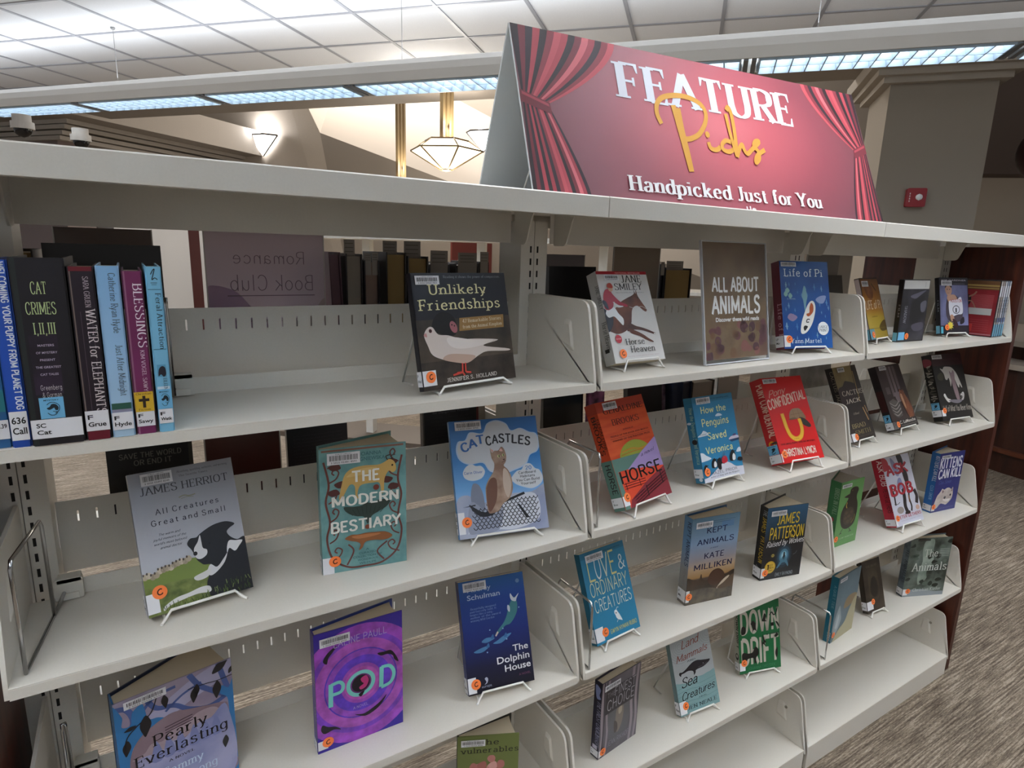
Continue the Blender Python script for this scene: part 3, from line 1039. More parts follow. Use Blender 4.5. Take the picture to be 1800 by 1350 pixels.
def a_boat(A):
    A.rect(0, 0, 1, 1, soft('sea_print', '#0f3f86', '#1c579f', ns=9))
    A.txt('Life of Pi', .48, .825, .085, '#e4eaf0', 'slab', .78)
    random.seed(4)
    for i in range(46):
        u, v = random.uniform(.06, .96), random.uniform(.04, .78)
        if .3 < u < .72 and .15 < v < .55:
            continue
        s = random.uniform(.012, .03); a = random.uniform(1.2, 2.0)
        c = random.choice(('#5f8fc0', '#7ba3c8', '#4d7fb8', '#8fb0c4'))
        A.k = 2
        A.sm([(u, v + s * 1.6), (u + s * .5, v), (u + s * .15, v - s * 1.5), (u - s * .4, v)], c, 3)
        A.k = 2
        A.sm([(u - s * 1.1, v - s * .2), (u, v + s * .4), (u + s * 1.1, v - s * .3), (u, v)], c, 3)
    for u, v in ((.13, .66), (.18, .6), (.09, .62)):
        A.k = 3; A.sm([(u - .04, v), (u, v + .035), (u + .045, v), (u, v - .03)], '#8fb9b4', 3)
    A.sm([(.48, .72), (.53, .60), (.50, .52), (.47, .40), (.44, .55), (.42, .6)], '#7aa6b4')
    A.txt('A NOVEL', .2, .56, .012, '#a8bccc', 'sans', .18)
    A.sm([(.30, .36), (.16, .40), (.10, .35), (.20, .31)], '#9a86a8')
    A.sm([(.70, .56), (.80, .60), (.92, .60), (.86, .52), (.76, .52)], '#8e9cc6')
    A.sm([(.615, .545), (.67, .52), (.68, .44), (.61, .30), (.50, .20), (.40, .165), (.35, .19), (.38, .30), (.46, .42), (.54, .51)], '#eeece6')
    A.sm([(.60, .52), (.64, .49), (.63, .42), (.55, .37), (.50, .37), (.49, .395), (.55, .41), (.56, .47)], '#b5582a')
    A.line([(.55, .33), (.50, .33), (.48, .30), (.53, .30)], .018, '#3a3634')
    A.sm([(.44, .26), (.50, .25), (.47, .22), (.43, .20), (.41, .235)], '#1c1a1c')
    A.circ(.82, .225, .115, '#eef0f0')
    A.txt('LARGE', .82, .228, .03, '#202428', 'serif', .19); A.txt('PRINT', .82, .19, .03, '#202428', 'serif', .18)
    A.txt('Yann Martel', .45, .062, .047, '#dfe6ee', 'slab', .62)
def s_boat(S):
    S.rect(0, 0, 1, 1, '#6d1f33')
    S.txt('Life of Pi', .48, .30, .5, '#c9a0a8', 'slab', .42, rot=-90)
def a_collie(A):
    A.rect(0, 0, 1, 1, ramp_mat('overcast_print', 'LINEAR', [(0, '#c9cbd4'), (1, '#8e8f97')], rot=(0, R(90), 0), scale=(4.8, 4.8, 4.8), loc=(0, 0, 0), rough=.33))
    A.txt('"Absorbing, sparkling, authentic, and warming."', .70, .955, .016, '#4a4a52', 'serif', .52)
    A.txt('The Seattle Times', .60, .925, .014, '#4a4a52', 'serif', .28)
    A.txt('JAMES HERRIOT', .51, .835, .055, '#3b3b42', 'serif', .84)
    A.line([(.43, .775), (.48, .785), (.53, .775), (.59, .78)], .012, '#8c8c74'); A.line([(.45, .763), (.5, .77), (.57, .764)], .006, '#8c8c74')
    A.txt('All Creatures', .50, .685, .038, '#1f2030', 'wide', .60)
    A.txt('Great and Small', .50, .61, .038, '#1f2030', 'wide', .71)
    for i, l in enumerate(('The warm and', 'joyful memoirs of the', "world's most beloved", 'animal doctor')):
        A.k = 9; A.txt(l, .29, .535 - .031 * i, .016, '#40404c', 'script', (.2, .3, .3, .2)[i])
    A.rect(0, 0, 1, .255, soft('meadow_print', '#4f5d2b', '#7f8a48', ns=60))
    A.sm([(-.05, .27), (.2, .29), (.45, .33), (.62, .27), (.6, .18), (.3, .2), (-.05, .2)], '#76873f')
    random.seed(2)
    for i in range(13):
        u = .02 + i * .034; v = .265 + i * .0055 + random.uniform(-.01, .012)
        A.k = 14; A.ell(u, v, .028, .022, ('#b8a991', '#cfc2ac', '#a49580')[i % 3])
        A.k = 15; A.ell(u - .015, v + .016, .009, .009, '#4b423a')
    A.sm([(.50, .31), (.47, .38), (.435, .43), (.47, .465), (.53, .465), (.57, .485), (.66, .515), (.74, .53), (.84, .53), (.92, .50), (.86, .475), (.83, .45), (.86, .41), (.92, .38), (1.02, .36), (1.05, .0), (.62, .02), (.57, .06), (.56, .12), (.60, .18), (.66, .22), (.62, .25), (.56, .26), (.53, .28)], '#1a1a20')
    A.sm([(.565, .475), (.535, .43), (.49, .385), (.495, .325), (.54, .305), (.60, .325), (.61, .36), (.575, .38), (.57, .43)], '#d8d6d8')
    A.ell(.497, .352, .020, .015, '#15141a'); A.ell(.645, .40, .012, .008, '#0a0a0c')
    A.sm([(.84, .385), (.90, .375), (.97, .365), (.93, .33), (.88, .30), (.83, .33), (.80, .30), (.81, .35)], '#e3e2e4')
    A.sm([(.62, .25), (.68, .22), (.76, .27), (.80, .30), (.76, .24), (.68, .19), (.61, .17), (.58, .2)], '#d4d2d4')
    A.sm([(.58, .10), (.50, .11), (.38, .095), (.26, .085), (.15, .05), (.14, .02), (.20, .045), (.32, .06), (.46, .07), (.58, .06)], '#d9d7d4')
    A.sm([(.45, .19), (.55, .21), (.62, .22), (.58, .17), (.48, .16)], '#d4d2cf')
    random.seed(7)
    for i in range(90):
        u = random.uniform(.14, 1); v = random.uniform(-.01, .035 + .05 * (u > .55))
        A.k = 26; A.line([(u, v), (u + random.uniform(-.02, .02), v + random.uniform(.02, .045))], .006, random.choice(('#5d7034', '#3f5024', '#8b9a5a', '#2f3c1c')))
def a_best(A):
    A.rect(0, 0, 1, 1, soft('teal_cloth', '#5f8f90', '#75a5a4', ns=40))
    A.rect(.03, .975, .97, .99, '#8a5f52')
    br = '#6a3c36'
    for sgn in (0, 1):
        f = (lambda u: u) if not sgn else (lambda u: 1 - u)
        A.line([(f(.5), .02), (f(.3), .03), (f(.12), .12), (f(.06), .28), (f(.10), .42), (f(.06), .58), (f(.10), .72), (f(.05), .90)], .024, br)
        for cy, sz in ((.15, .11), (.30, .08), (.47, .09), (.62, .08), (.78, .1), (.90, .08)):
            s2 = sz * (1 if not sgn else -1)
            u0 = .09 if not sgn else .91
            A.k = 4
            A.line([(u0, cy - .05), (u0 + s2 * .9, cy - .02), (u0 + s2 * 1.25, cy + .03), (u0 + s2 * .8, cy + .055), (u0 + s2 * .5, cy + .03), (u0 + s2 * .75, cy + .012)], .017, br)
        A.k = 5
        for lu, lv in ((.10, .86), (.16, .72), (.08, .66)):
            A.k = 5
            A.sm([(f(lu), lv), (f(lu + .10), lv + .02), (f(lu + .14), lv - .02), (f(lu + .05), lv - .035)], '#54302e')
    A.line([(.28, .05), (.36, .16), (.30, .22)], .02, br); A.line([(.72, .05), (.64, .13), (.76, .2)], .02, br)
    A.circ(.64, .66, .035, '#7a3a30'); A.circ(.53, .345, .03, '#8a4a34')
    A.txt('JOANNA', .58, .925, .03, '#3f7376', 'sans', .26); A.txt('BAGNIEWSKA', .57, .885, .03, '#3f7376', 'sans', .36)
    A.sm([(.21, .60), (.24, .70), (.28, .785), (.36, .83), (.50, .845), (.66, .84), (.74, .855), (.80, .875), (.86, .85), (.88, .79), (.84, .765), (.79, .78), (.74, .72), (.73, .62), (.70, .61), (.68, .69), (.60, .70), (.46, .69), (.42, .62), (.44, .59), (.40, .60), (.39, .69), (.33, .70), (.25, .61)], '#c9a561')
    A.sm([(.30, .77), (.45, .82), (.65, .82), (.6, .79), (.42, .77)], '#d6b878')
    A.circ(.835, .825, .012, '#2d2018')
    for u in (.78, .84):
        A.line([(u, .87), (u - .02, .90), (u + .03, .91)], .012, '#3a2a20')
    A.sm([(.52, .57), (.55, .54), (.66, .555), (.80, .55), (.77, .50), (.66, .46), (.58, .43), (.53, .37), (.49, .43), (.40, .445), (.30, .48), (.26, .53), (.38, .525), (.48, .53)], '#33443f')
    for i in range(9):
        A.k = 30; A.line([(.30 + i * .055, .53 - .008 * abs(i - 4)), (.36 + i * .04, .455)], .006, '#22302d')
    A.txt('THE', .52, .725, .082, '#ecece4', 'heavy', .31)
    A.txt('MODERN', .515, .545, .075, '#ecece4', 'heavy', .77)
    A.txt('BESTIARY', .515, .335, .082, '#ecece4', 'heavy', .81)
    A.sm([(.26, .275), (.33, .30), (.42, .295), (.50, .30), (.62, .295), (.74, .285), (.82, .25), (.78, .225), (.70, .22), (.60, .23), (.50, .225), (.46, .18), (.42, .165), (.44, .21), (.40, .235), (.33, .25)], '#8f5a36')
    A.sm([(.34, .285), (.5, .29), (.68, .28), (.6, .265), (.42, .26)], '#b5764a')
    for i, l in enumerate(('A', 'CURATED', 'COLLECTION OF', 'WONDROUS', 'WILDLIFE')):
        A.k = 34; A.txt(l, .52, .155 - .028 * i, .018, '#356a6c', 'sans', (.04, .2, .34, .24, .2)[i])
def a_cat(A):
    A.rect(0, 0, 1, 1, ramp_mat('sky_print', 'LINEAR', [(0, '#d4e2f2'), (.4, '#6aa5dc'), (.65, '#2f7cc4'), (1, '#2a6ab0')], rot=(0, R(90), 0), scale=(4.48, 4.48, 4.48), rough=.33))
    A.sm([(0, 0), (0, .30), (.12, .36), (.3, .28), (.6, .33), (.85, .33), (1.05, .37), (1.05, -.02)], soft('steel_print', '#b7bccd', '#9098b4', ns=10))
    def cloud(pts, c):
        A.sm(pts, '#b6cbe4', 4)
        cx = sum(p[0] for p in pts) / len(pts); cy = sum(p[1] for p in pts) / len(pts)
        A.sm([(cx + (u - cx) * .965, cy + (v - cy) * .955) for u, v in pts], c, 4)
    cloud([(.05, .74), (.08, .82), (.16, .83), (.22, .895), (.36, .88), (.42, .96), (.53, .985), (.64, .95), (.69, .885), (.80, .90), (.90, .86), (.98, .84), (1.01, .76), (.97, .68), (.88, .65), (.82, .57), (.68, .53), (.55, .51), (.40, .54), (.33, .62), (.18, .615), (.08, .66)], '#c9ccd2')
    cloud([(.10, .55), (.14, .60), (.20, .62), (.25, .60), (.31, .595), (.345, .545), (.30, .49), (.20, .475), (.12, .50)], '#d2d5da')
    cloud([(.63, .46), (.70, .52), (.76, .53), (.80, .575), (.87, .575), (.92, .53), (.97, .51), (1.0, .44), (.96, .385), (.86, .355), (.76, .375), (.67, .41)], '#d2d5da')
    for i, ch in enumerate('CAT'):
        A.k = 9
        A.txt(ch, .16 + .085 * i, .735 + .027 * i, .07, '#2866b4', 'heavy', .078, rot=16 - 6 * i)
    for i, ch in enumerate('CASTLES'):
        A.k = 9
        A.txt(ch, .42 + .073 * i, .785 - .0045 * abs(i - 2) ** 1.6, .072, '#202028', 'heavy', .058, rot=2 - 4 * i * .6)
    A.txt('Carin Oliver', .215, .535, .022, '#3a6ab0', 'bold', .20)
    A.txt('20', .84, .525, .032, '#3a78b8', 'bold', .07)
    for i, l in enumerate(('Cardboard', 'Habitats', 'You Can Build', 'Yourself')):
        A.k = 11; A.txt(l, .82, .492 - .032 * i, .021, '#28282e', 'bold', (.2, .17, .27, .17)[i])
    A.sm([(.19, .44), (.23, .45), (.27, .42), (.30, .33), (.29, .20), (.18, .22), (.16, .34)], '#7d8396')
    A.sm([(.10, .06), (.16, .30), (.36, .17), (.58, .30), (.88, .31), (.90, .10), (.62, .03), (.36, .05), (.12, .04)], '#d2d5de')
    A.sm([(.10, .06), (.16, .30), (.36, .17), (.50, .26), (.44, .05), (.2, .03)], '#9398ab')
    random.seed(3)
    for j in range(9):
        for i in range(16):
            u = .18 + i * .047 + (j % 2) * .023; v = .07 + j * .026
            if v < .29 - abs(u - .62) * .12 + (u > .55) * .02 and u < .90 and v > .05 + .12 * max(0, .3 - u) :
                A.k = 16
                A.line([(u - .023, v + .013), (u - .016, v), (u, v - .008), (u + .016, v), (u + .023, v + .013)], .008, '#23242c', True)
    A.sm([(.13, .28), (.30, .20), (.46, .28), (.40, .18), (.24, .17)], '#191920')
    A.poly([(.44, .265), (.755, .335), (.765, .315), (.45, .245)], '#15151b')
    A.poly([(.06, .26), (.20, .275), (.2, .262)], '#15151b')
    A.poly([(.66, .24), (.69, .235), (.79, .11), (.75, .11)], '#15151b')
    fur = soft('cat_fur', '#8a6a57', '#b59a84', ns=36)
    A.sm([(.425, .745), (.44, .70), (.475, .715), (.515, .715), (.555, .745), (.585, .72), (.60, .66), (.585, .61), (.56, .58), (.60, .54), (.63, .48), (.635, .38), (.60, .31), (.56, .28), (.50, .25), (.45, .20), (.38, .185), (.335, .195), (.325, .28), (.33, .40), (.37, .47), (.43, .53), (.455, .60), (.43, .66)], fur)
    A.sm([(.34, .40), (.40, .48), (.46, .46), (.44, .30), (.36, .2), (.33, .26)], '#6f4a38')
    A.sm([(.55, .55), (.60, .52), (.62, .40), (.57, .30), (.53, .40)], '#c7b3a2')
    A.sm([(.432, .735), (.445, .705), (.46, .715)], '#d9a79a', 3); A.sm([(.548, .732), (.525, .71), (.565, .705)], '#d9a79a', 3)
    A.ell(.515, .665, .016, .012, '#c9d08a'); A.ell(.518, .665, .006, .011, '#15120e'); A.ell(.565, .672, .013, .011, '#c9d08a'); A.ell(.568, .672, .005, .010, '#15120e')
    A.sm([(.555, .635), (.58, .638), (.57, .622)], '#5a3a30', 3); A.line([(.54, .61), (.57, .615), (.59, .625)], .005, '#4a2d25')
def a_orange(A):
    A.rect(0, 0, 1, 1, ramp_mat('sunset_print', 'noise', [(.3, '#cf4420'), (.5, '#dc5528'), (.7, '#e4622e')], scale=(1, 1, 9), nscale=8, rough=.33))
    A.rect(0, .90, 1, 1, '#b8402a')
    A.txt('GERALDINE', .53, .878, .052, '#2a1512', 'serif', .82)
    A.txt('BROOKS', .51, .762, .055, '#2a1512', 'serif', .56)
    A.txt('AUTHOR OF', .51, .70, .014, '#5e2016', 'sans', .22)
    A.txt('PEOPLE OF THE BOOK AND MARCH', .52, .655, .016, '#5e2016', 'sans', .8)
    A.rect(.10, .638, .94, .641, '#7e2c1c')
    A.txt('WINNER OF THE PULITZER PRIZE', .53, .612, .016, '#5e2016', 'sans', .8)
    A.sm([(.20, .455), (.24, .52), (.34, .565), (.50, .59), (.66, .575), (.78, .53), (.84, .46), (.5, .45)], '#98a03a')
    A.line([(.24, .50), (.45, .515), (.62, .495), (.80, .505)], .02, '#c08a2e'); A.line([(.22, .475), (.5, .485), (.82, .48)], .012, '#b5772a')
    A.poly([(0, .46), (.60, .455), (.30, .34), (0, .34)], '#5f8278')
    A.poly([(.24, .33), (.62, .46), (1, .57), (1, .27), (.6, .29), (.3, .33)], '#a48fc4')
    A.poly([(.0, .34), (.3, .335), (1, .28), (1, .2), (.3, .0), (0, .0)], '#dc4a2c')
    A.poly([(0, .0), (0, .34), (.06, .34), (.10, .02), (.1, 0)], '#5f8278')
    A.poly([(.16, .07), (.58, .19), (1, .275), (1, 0), (.1, 0)], '#8a2f38')
    A.txt('a novel', .74, .43, .03, '#4a3f6a', 'script', .3, skew=.12)
    for i in range(3):
        A.k = 13; A.line([(.10, .22 - .022 * i), (.55, .215 - .022 * i)], .012, '#5a1c1c')
    for u in (.14, .42):
        A.line([(u, .23), (u, .16)], .014, '#5a1c1c')
    for i in range(4):
        A.k = 15; A.line([(.20 + .02 * i, .07 - .02 * i), (.6, .15 - .024 * i), (1, .225 - .026 * i)], .018, '#2a1216')
    A.k = 16; A.line([(.88, .24), (.88, .12)], .02, '#2a1216'); A.line([(.52, .15), (.52, .05)], .018, '#2a1216')
    A.txt('HORSE', .50, .235, .105, '#140f10', 'bold', .86, skew=.02)
def s_orange(S):
    S.rect(0, 0, 1, .46, '#5f8278')
    S.rect(0, .90, 1, 1, '#b8402a')
    S.txt('BROOKS', .30, .70, .38, '#2a1512', 'bold', .36, rot=-90)
    S.txt('GERALDINE', .74, .70, .26, '#3a1a16', 'serif', .30, rot=-90)
    S.txt('HORSE', .33, .29, .44, '#1b1516', 'bold', .27, rot=-90)
def a_peng(A):
    A.rect(0, 0, 1, 1, '#2e86b4')
    A.rect(0, .93, 1, 1, '#2c7a9e')
    A.txt('from the bestselling author', .66, .955, .013, '#123a50', 'sans', .5)
    for l, v, w, hh in (('How the', .80, .62, .075), ('Penguins', .645, .66, .085), ('Saved', .485, .46, .08), ('Veronica', .325, .66, .075)):
        A.txt(l, .48 if l != 'Saved' else .47, v, hh, '#e8e6a4', 'bold', w)
    def ice(pts):
        A.sm(pts, '#dfe9f2', 3)
    ice([(.50, .745), (.56, .775), (.64, .765), (.66, .742)]); ice([(.0, .535), (.10, .57), (.16, .60), (.26, .56), (.24, .54)])
    A.txt('a novel', .13, .55, .014, '#2e4a66', 'script', .15)
    ice([(-.08, .25), (-.03, .34), (.06, .345), (.13, .31), (.24, .26)]); ice([(.88, .28), (.95, .33), (1.03, .31), (1.03, .28)])
    A.poly([(.74, .44), (.80, .41), (1.0, .42), (1.0, .445)], '#1d4068'); A.poly([(.74, .455), (.80, .475), (.92, .485), (1, .47), (1, .445), (.75, .44)], '#d8cfe0')
    A.sm([(.84, .48), (.88, .50), (.93, .50), (.93, .48)], '#5a4878', 3)
    A.sm([(-.1, -.02), (-.1, .04), (.12, .06), (.30, .12), (.44, .17), (.56, .195), (.68, .17), (.82, .115), (1.05, .09), (1.05, -.02)], '#dcdde8')
    def peng(u, v, s, flip=1):
        A.sm([(u - .10 * s, v), (u - .10 * s, v + .09 * s), (u - .03 * s, v + .16 * s), (u + .05 * s, v + .165 * s), (u + .10 * s, v + .08 * s), (u + .08 * s, v)], '#15161c', 4)
        A.sm([(u - .02 * s, v + .005), (u - .01 * s, v + .08 * s), (u + .04 * s, v + .115 * s), (u + .09 * s, v + .07 * s), (u + .07 * s, v + .005)], '#eef0f4', 4)
        A.line([(u + .05 * s, v + .15 * s), (u + .13 * s, v + .145 * s)], .012, '#15161c')
    peng(.29, .155, .62); peng(.77, .19, .72); peng(.07, .12, .5)
    A.sm([(.37, .13), (.36, .22), (.40, .25), (.45, .25), (.47, .20), (.54, .17), (.46, .18), (.44, .12)], '#15161c')
    A.sm([(.87, .185), (.90, .215), (1.0, .205), (1.05, .18), (.96, .165), (.90, .175)], '#15161c')
    A.sm([(.48, .19), (.49, .245), (.54, .265), (.60, .255), (.62, .20), (.55, .18)], '#c02436'); A.ring(.55, .275, .03, .03, .008, '#5e6a80')
    A.txt('HAZEL PRIOR', .50, .078, .032, '#2a3040', 'mono', .64)
    A.txt('author of Away with the Penguins', .50, .045, .018, '#4a5060', 'script', .72)
def s_peng(S):
    S.rect(0, .93, 1, 1, '#2c7a9e')
    S.txt('How the Penguins Saved Veronica', .5, .55, .42, '#9fc4b4', 'bold', .66, rot=-90)
    S.ell(.6, .48, .3, .03, '#15161c'); S.ell(.3, .7, .25, .014, '#dfe9f2')
    S.ell(.65, .04, .2, .02, '#dfe9f2')
def a_pony(A):
    A.rect(0, 0, 1, 1, '#d9201f')
    A.txt('Pony', .30, .785, .075, '#e8b8a0', 'script', .42, skew=.18)
    A.txt('CONFIDENTIAL', .49, .672, .105, '#f0d0bc', 'heavy', .94, skew=.155)
    A.sm([(.44, .50), (.48, .57), (.56, .605), (.66, .61), (.74, .60), (.80, .55), (.83, .48), (.70, .495), (.56, .48)], '#9a7a5c')
    A.line([(.56, .60), (.57, .49)], .006, '#7a5c44'); A.line([(.68, .605), (.69, .495)], .006, '#7a5c44'); A.line([(.48, .54), (.80, .55)], .006, '#7a5c44')
    A.sm([(.68, .50), (.80, .475), (.90, .40), (.86, .37), (.74, .40), (.68, .45)], '#3c3630')
    A.sm([(.40, .485), (.52, .505), (.62, .49), (.52, .48)], '#7a5c44')
    A.line([(.285, .565), (.295, .48), (.305, .39), (.35, .30), (.46, .255), (.58, .275), (.65, .34), (.665, .42), (.655, .485)], .085, '#e0a020')
    A.line([(.285, .565), (.295, .48), (.305, .39), (.35, .30), (.46, .255), (.58, .275), (.65, .34), (.665, .42), (.655, .485)], .06, '#eab63a')
    for u, v in ((.295, .49), (.302, .43), (.325, .35), (.38, .285), (.60, .30), (.655, .37), (.665, .44)):
        A.k = 9; A.circ(u, v, .014, '#5a2c10')
    A.txt('A NOVEL', .47, .25, .016, '#5a2c10', 'sans', .14)
    A.txt('ONE SMALL PONY. ONE BIG MYSTERY.', .48, .205, .020, '#5a1210', 'sans', .84)
    A.txt('CHRISTINA LYNCH', .46, .072, .078, '#f0dccc', 'heavy', .76)
def s_pony(S):
    S.rect(0, 0, 1, 1, '#c01e22')
    S.txt('PONY CONFIDENTIAL', .48, .62, .62, '#ecc8b4', 'heavy', .62, rot=-90)
    S.ring(.5, .235, .22, .028, .12, '#e0a020'); S.sm([(.5, .25), (.9, .26), (.95, .235), (.6, .235)], '#3c3630')
def a_cactus(A):
    A.rect(0, 0, 1, 1, '#2b211d')
    A.poly([(0, .70), (0, 1), (.82, 1), (.80, .74), (.60, .78), (.42, .80), (.2, .73)], soft('desert_sky', '#6d5c38', '#8f7c4c', ns=10))
    A.sm([(-.1, .60), (.05, .72), (.22, .74), (.36, .80), (.46, .79), (.62, .74), (.82, .70), (.9, .58), (.5, .5), (.1, .5)], '#33211f')
    A.line([(.84, 1.0), (.80, .80), (.78, .60), (.84, .40), (.90, .22), (.96, .05)], .10, '#231a14'); A.line([(.80, .92), (.78, .66), (.76, .50)], .03, '#9a7c44')
    A.line([(.80, .42), (.90, .24)], .035, '#c09464'); A.line([(.90, .44), (.94, .34)], .03, '#b08a60')
    A.txt('CACTUS', .56, .61, .062, '#d6cdbd', 'serif', .88)
    A.txt('JACK', .48, .503, .055, '#d6cdbd', 'serif', .62)
    A.txt('A Novel', .45, .345, .03, '#a89c8c', 'script', .24)
    A.txt('BRAD', .42, .175, .055, '#a3946a', 'serif', .56)
    A.txt('SMITH', .52, .088, .055, '#8f8056', 'serif', .64)
    A.txt('author of All Hat', .6, .055, .014, '#7a6c54', 'thin', .6)
def s_cactus(S):
    S.rect(0, 0, 1, 1, '#1c1614')
    S.txt('CACTUS JACK', .52, .72, .42, '#8f8576', 'serif', .46, rot=-90)
    S.txt('BRAD SMITH', .52, .28, .36, '#8f8576', 'serif', .26, rot=-90)
def a_fox(A):
    A.rect(0, 0, 1, 1, soft('brown_alley', '#2c1e1c', '#43302c', ns=14))
    for u0, u1, v0, v1, c in ((.14, .32, .74, .86, '#3a2428'), (.14, .3, .55, .66, '#57484a'), (.36, .46, .50, .97, '#6d5f62'), (.50, .60, .55, .97, '#766668'), (.64, .74, .60, .97, '#665659'), (.78, .95, .62, .97, '#2e2020'), (.12, .3, .35, .5, '#31201f')):
        A.rect(u0, v0, u1, v1, c)
    A.poly([(.40, .56), (.84, .56), (.80, .42), (.46, .40)], '#77686b')
    A.poly([(.10, .44), (.30, .47), (.52, .40), (.50, .20), (.30, .17), (.14, .24)], '#5d5652')
    for i in range(4):
        A.k = 12; A.line([(.12 + .02 * i, .42 - .055 * i), (.30, .36 - .05 * i), (.50, .42 - .055 * i)], .016, '#9b938c'); A.k = 13; A.line([(.14, .39 - .055 * i), (.3, .33 - .05 * i), (.5, .39 - .055 * i)], .012, '#2a2422')
    A.sm([(.62, .52), (.66, .60), (.72, .575), (.80, .58), (.84, .50), (.90, .42), (.96, .30), (.96, .17), (.86, .13), (.76, .15), (.70, .22), (.64, .34), (.60, .44)], soft('fox_fur', '#5f2c1a', '#8d5230', ns=26))
    A.sm([(.64, .50), (.70, .52), (.73, .40), (.72, .28), (.66, .36)], '#b58a68')
    A.ell(.70, .53, .013, .011, '#18100c'); A.ell(.76, .13, .03, .02, '#c09a80'); A.ell(.90, .12, .03, .02, '#c09a80')
    A.rect(0, 0, 1, .14, '#1e1614')
    A.txt('C. LaManche', .60, .08, .048, '#dcd6ce', 'sans', .68)
    A.rect(.3, .045, .95, .05, '#9a948c')
def s_fox(S):
    S.rect(0, 0, 1, 1, '#20171a'); S.rect(.1, .3, .9, .62, '#3a1416'); S.rect(.2, .66, .8, .92, '#1a1012')
def a_dark(A):
    A.rect(0, 0, 1, 1, soft('night_print', '#131110', '#201d1a', ns=8))
    A.rect(0, .82, 1, 1, soft('maroon_print', '#3a181c', '#2c1214', ns=10))
    A.txt('the runaway bestseller', .5, .90, .035, '#4e2a2c', 'serif', .8)
    A.sm([(.10, .68), (.24, .72), (.30, .66), (.22, .60), (.1, .62)], '#3b3a26')
    A.sm([(.22, .78), (.30, .765), (.36, .80), (.48, .80), (.60, .785), (.70, .72), (.76, .64), (.83, .48), (.80, .475), (.76, .52), (.73, .47), (.69, .50), (.64, .60), (.60, .66), (.54, .64), (.50, .54), (.46, .50), (.46, .58), (.44, .63), (.38, .60), (.33, .62), (.31, .70)], '#b8b2aa')
    A.sm([(.50, .73), (.56, .70), (.62, .74), (.66, .70), (.64, .60), (.66, .48), (.68, .34), (.66, .27), (.58, .30), (.54, .42), (.52, .56)], '#8a7478')
    A.sm([(.17, .37), (.22, .40), (.28, .33), (.38, .30), (.34, .27), (.26, .275)], '#d8d4d0'); A.sm([(.72, .36), (.82, .40), (.85, .36), (.80, .29), (.72, .28), (.78, .33)], '#c8c4c0')
    A.sm([(.30, .29), (.46, .25), (.62, .24), (.76, .28), (.6, .29), (.44, .3)], '#77727a')
    for i in range(4):
        A.k = 12; A.line([(.70, .37 - .025 * i), (.82, .38 - .025 * i)], .01, '#8c8680')
    A.txt('Half of What You Never Knew', .52, .13, .085, '#b9b1a6', 'script', .94, skew=-.02)
def s_dark(S):
    S.rect(0, 0, 1, 1, '#171514'); S.sm([(.1, .94), (.9, .92), (.9, .84), (.15, .82)], '#8e3f4a')
    random.seed(5)
    for i in range(30):
        S.k = 3; S.line([(random.uniform(.1, .5), .82 - i * .018), (random.uniform(.5, .9), .82 - i * .018 + random.uniform(-.02, .02))], .10, random.choice(('#8f8a80', '#5a564e', '#b5b0a4')))
def leaf(A, u, v, L, ang, c, wd=.32):
    a = R(ang)
    pts = []
    for t, s in ((0, 0), (.25, .8), (.5, 1), (.8, .5), (1, 0), (.8, -.5), (.5, -1), (.25, -.8)):
        x, y = t * L * A.w, s * wd * .5 * L * A.w
        pts.append((u + (x * cos(a) - y * sin(a)) / A.w, v + (x * sin(a) + y * cos(a)) / A.h))
    A.sm(pts, c, 3)
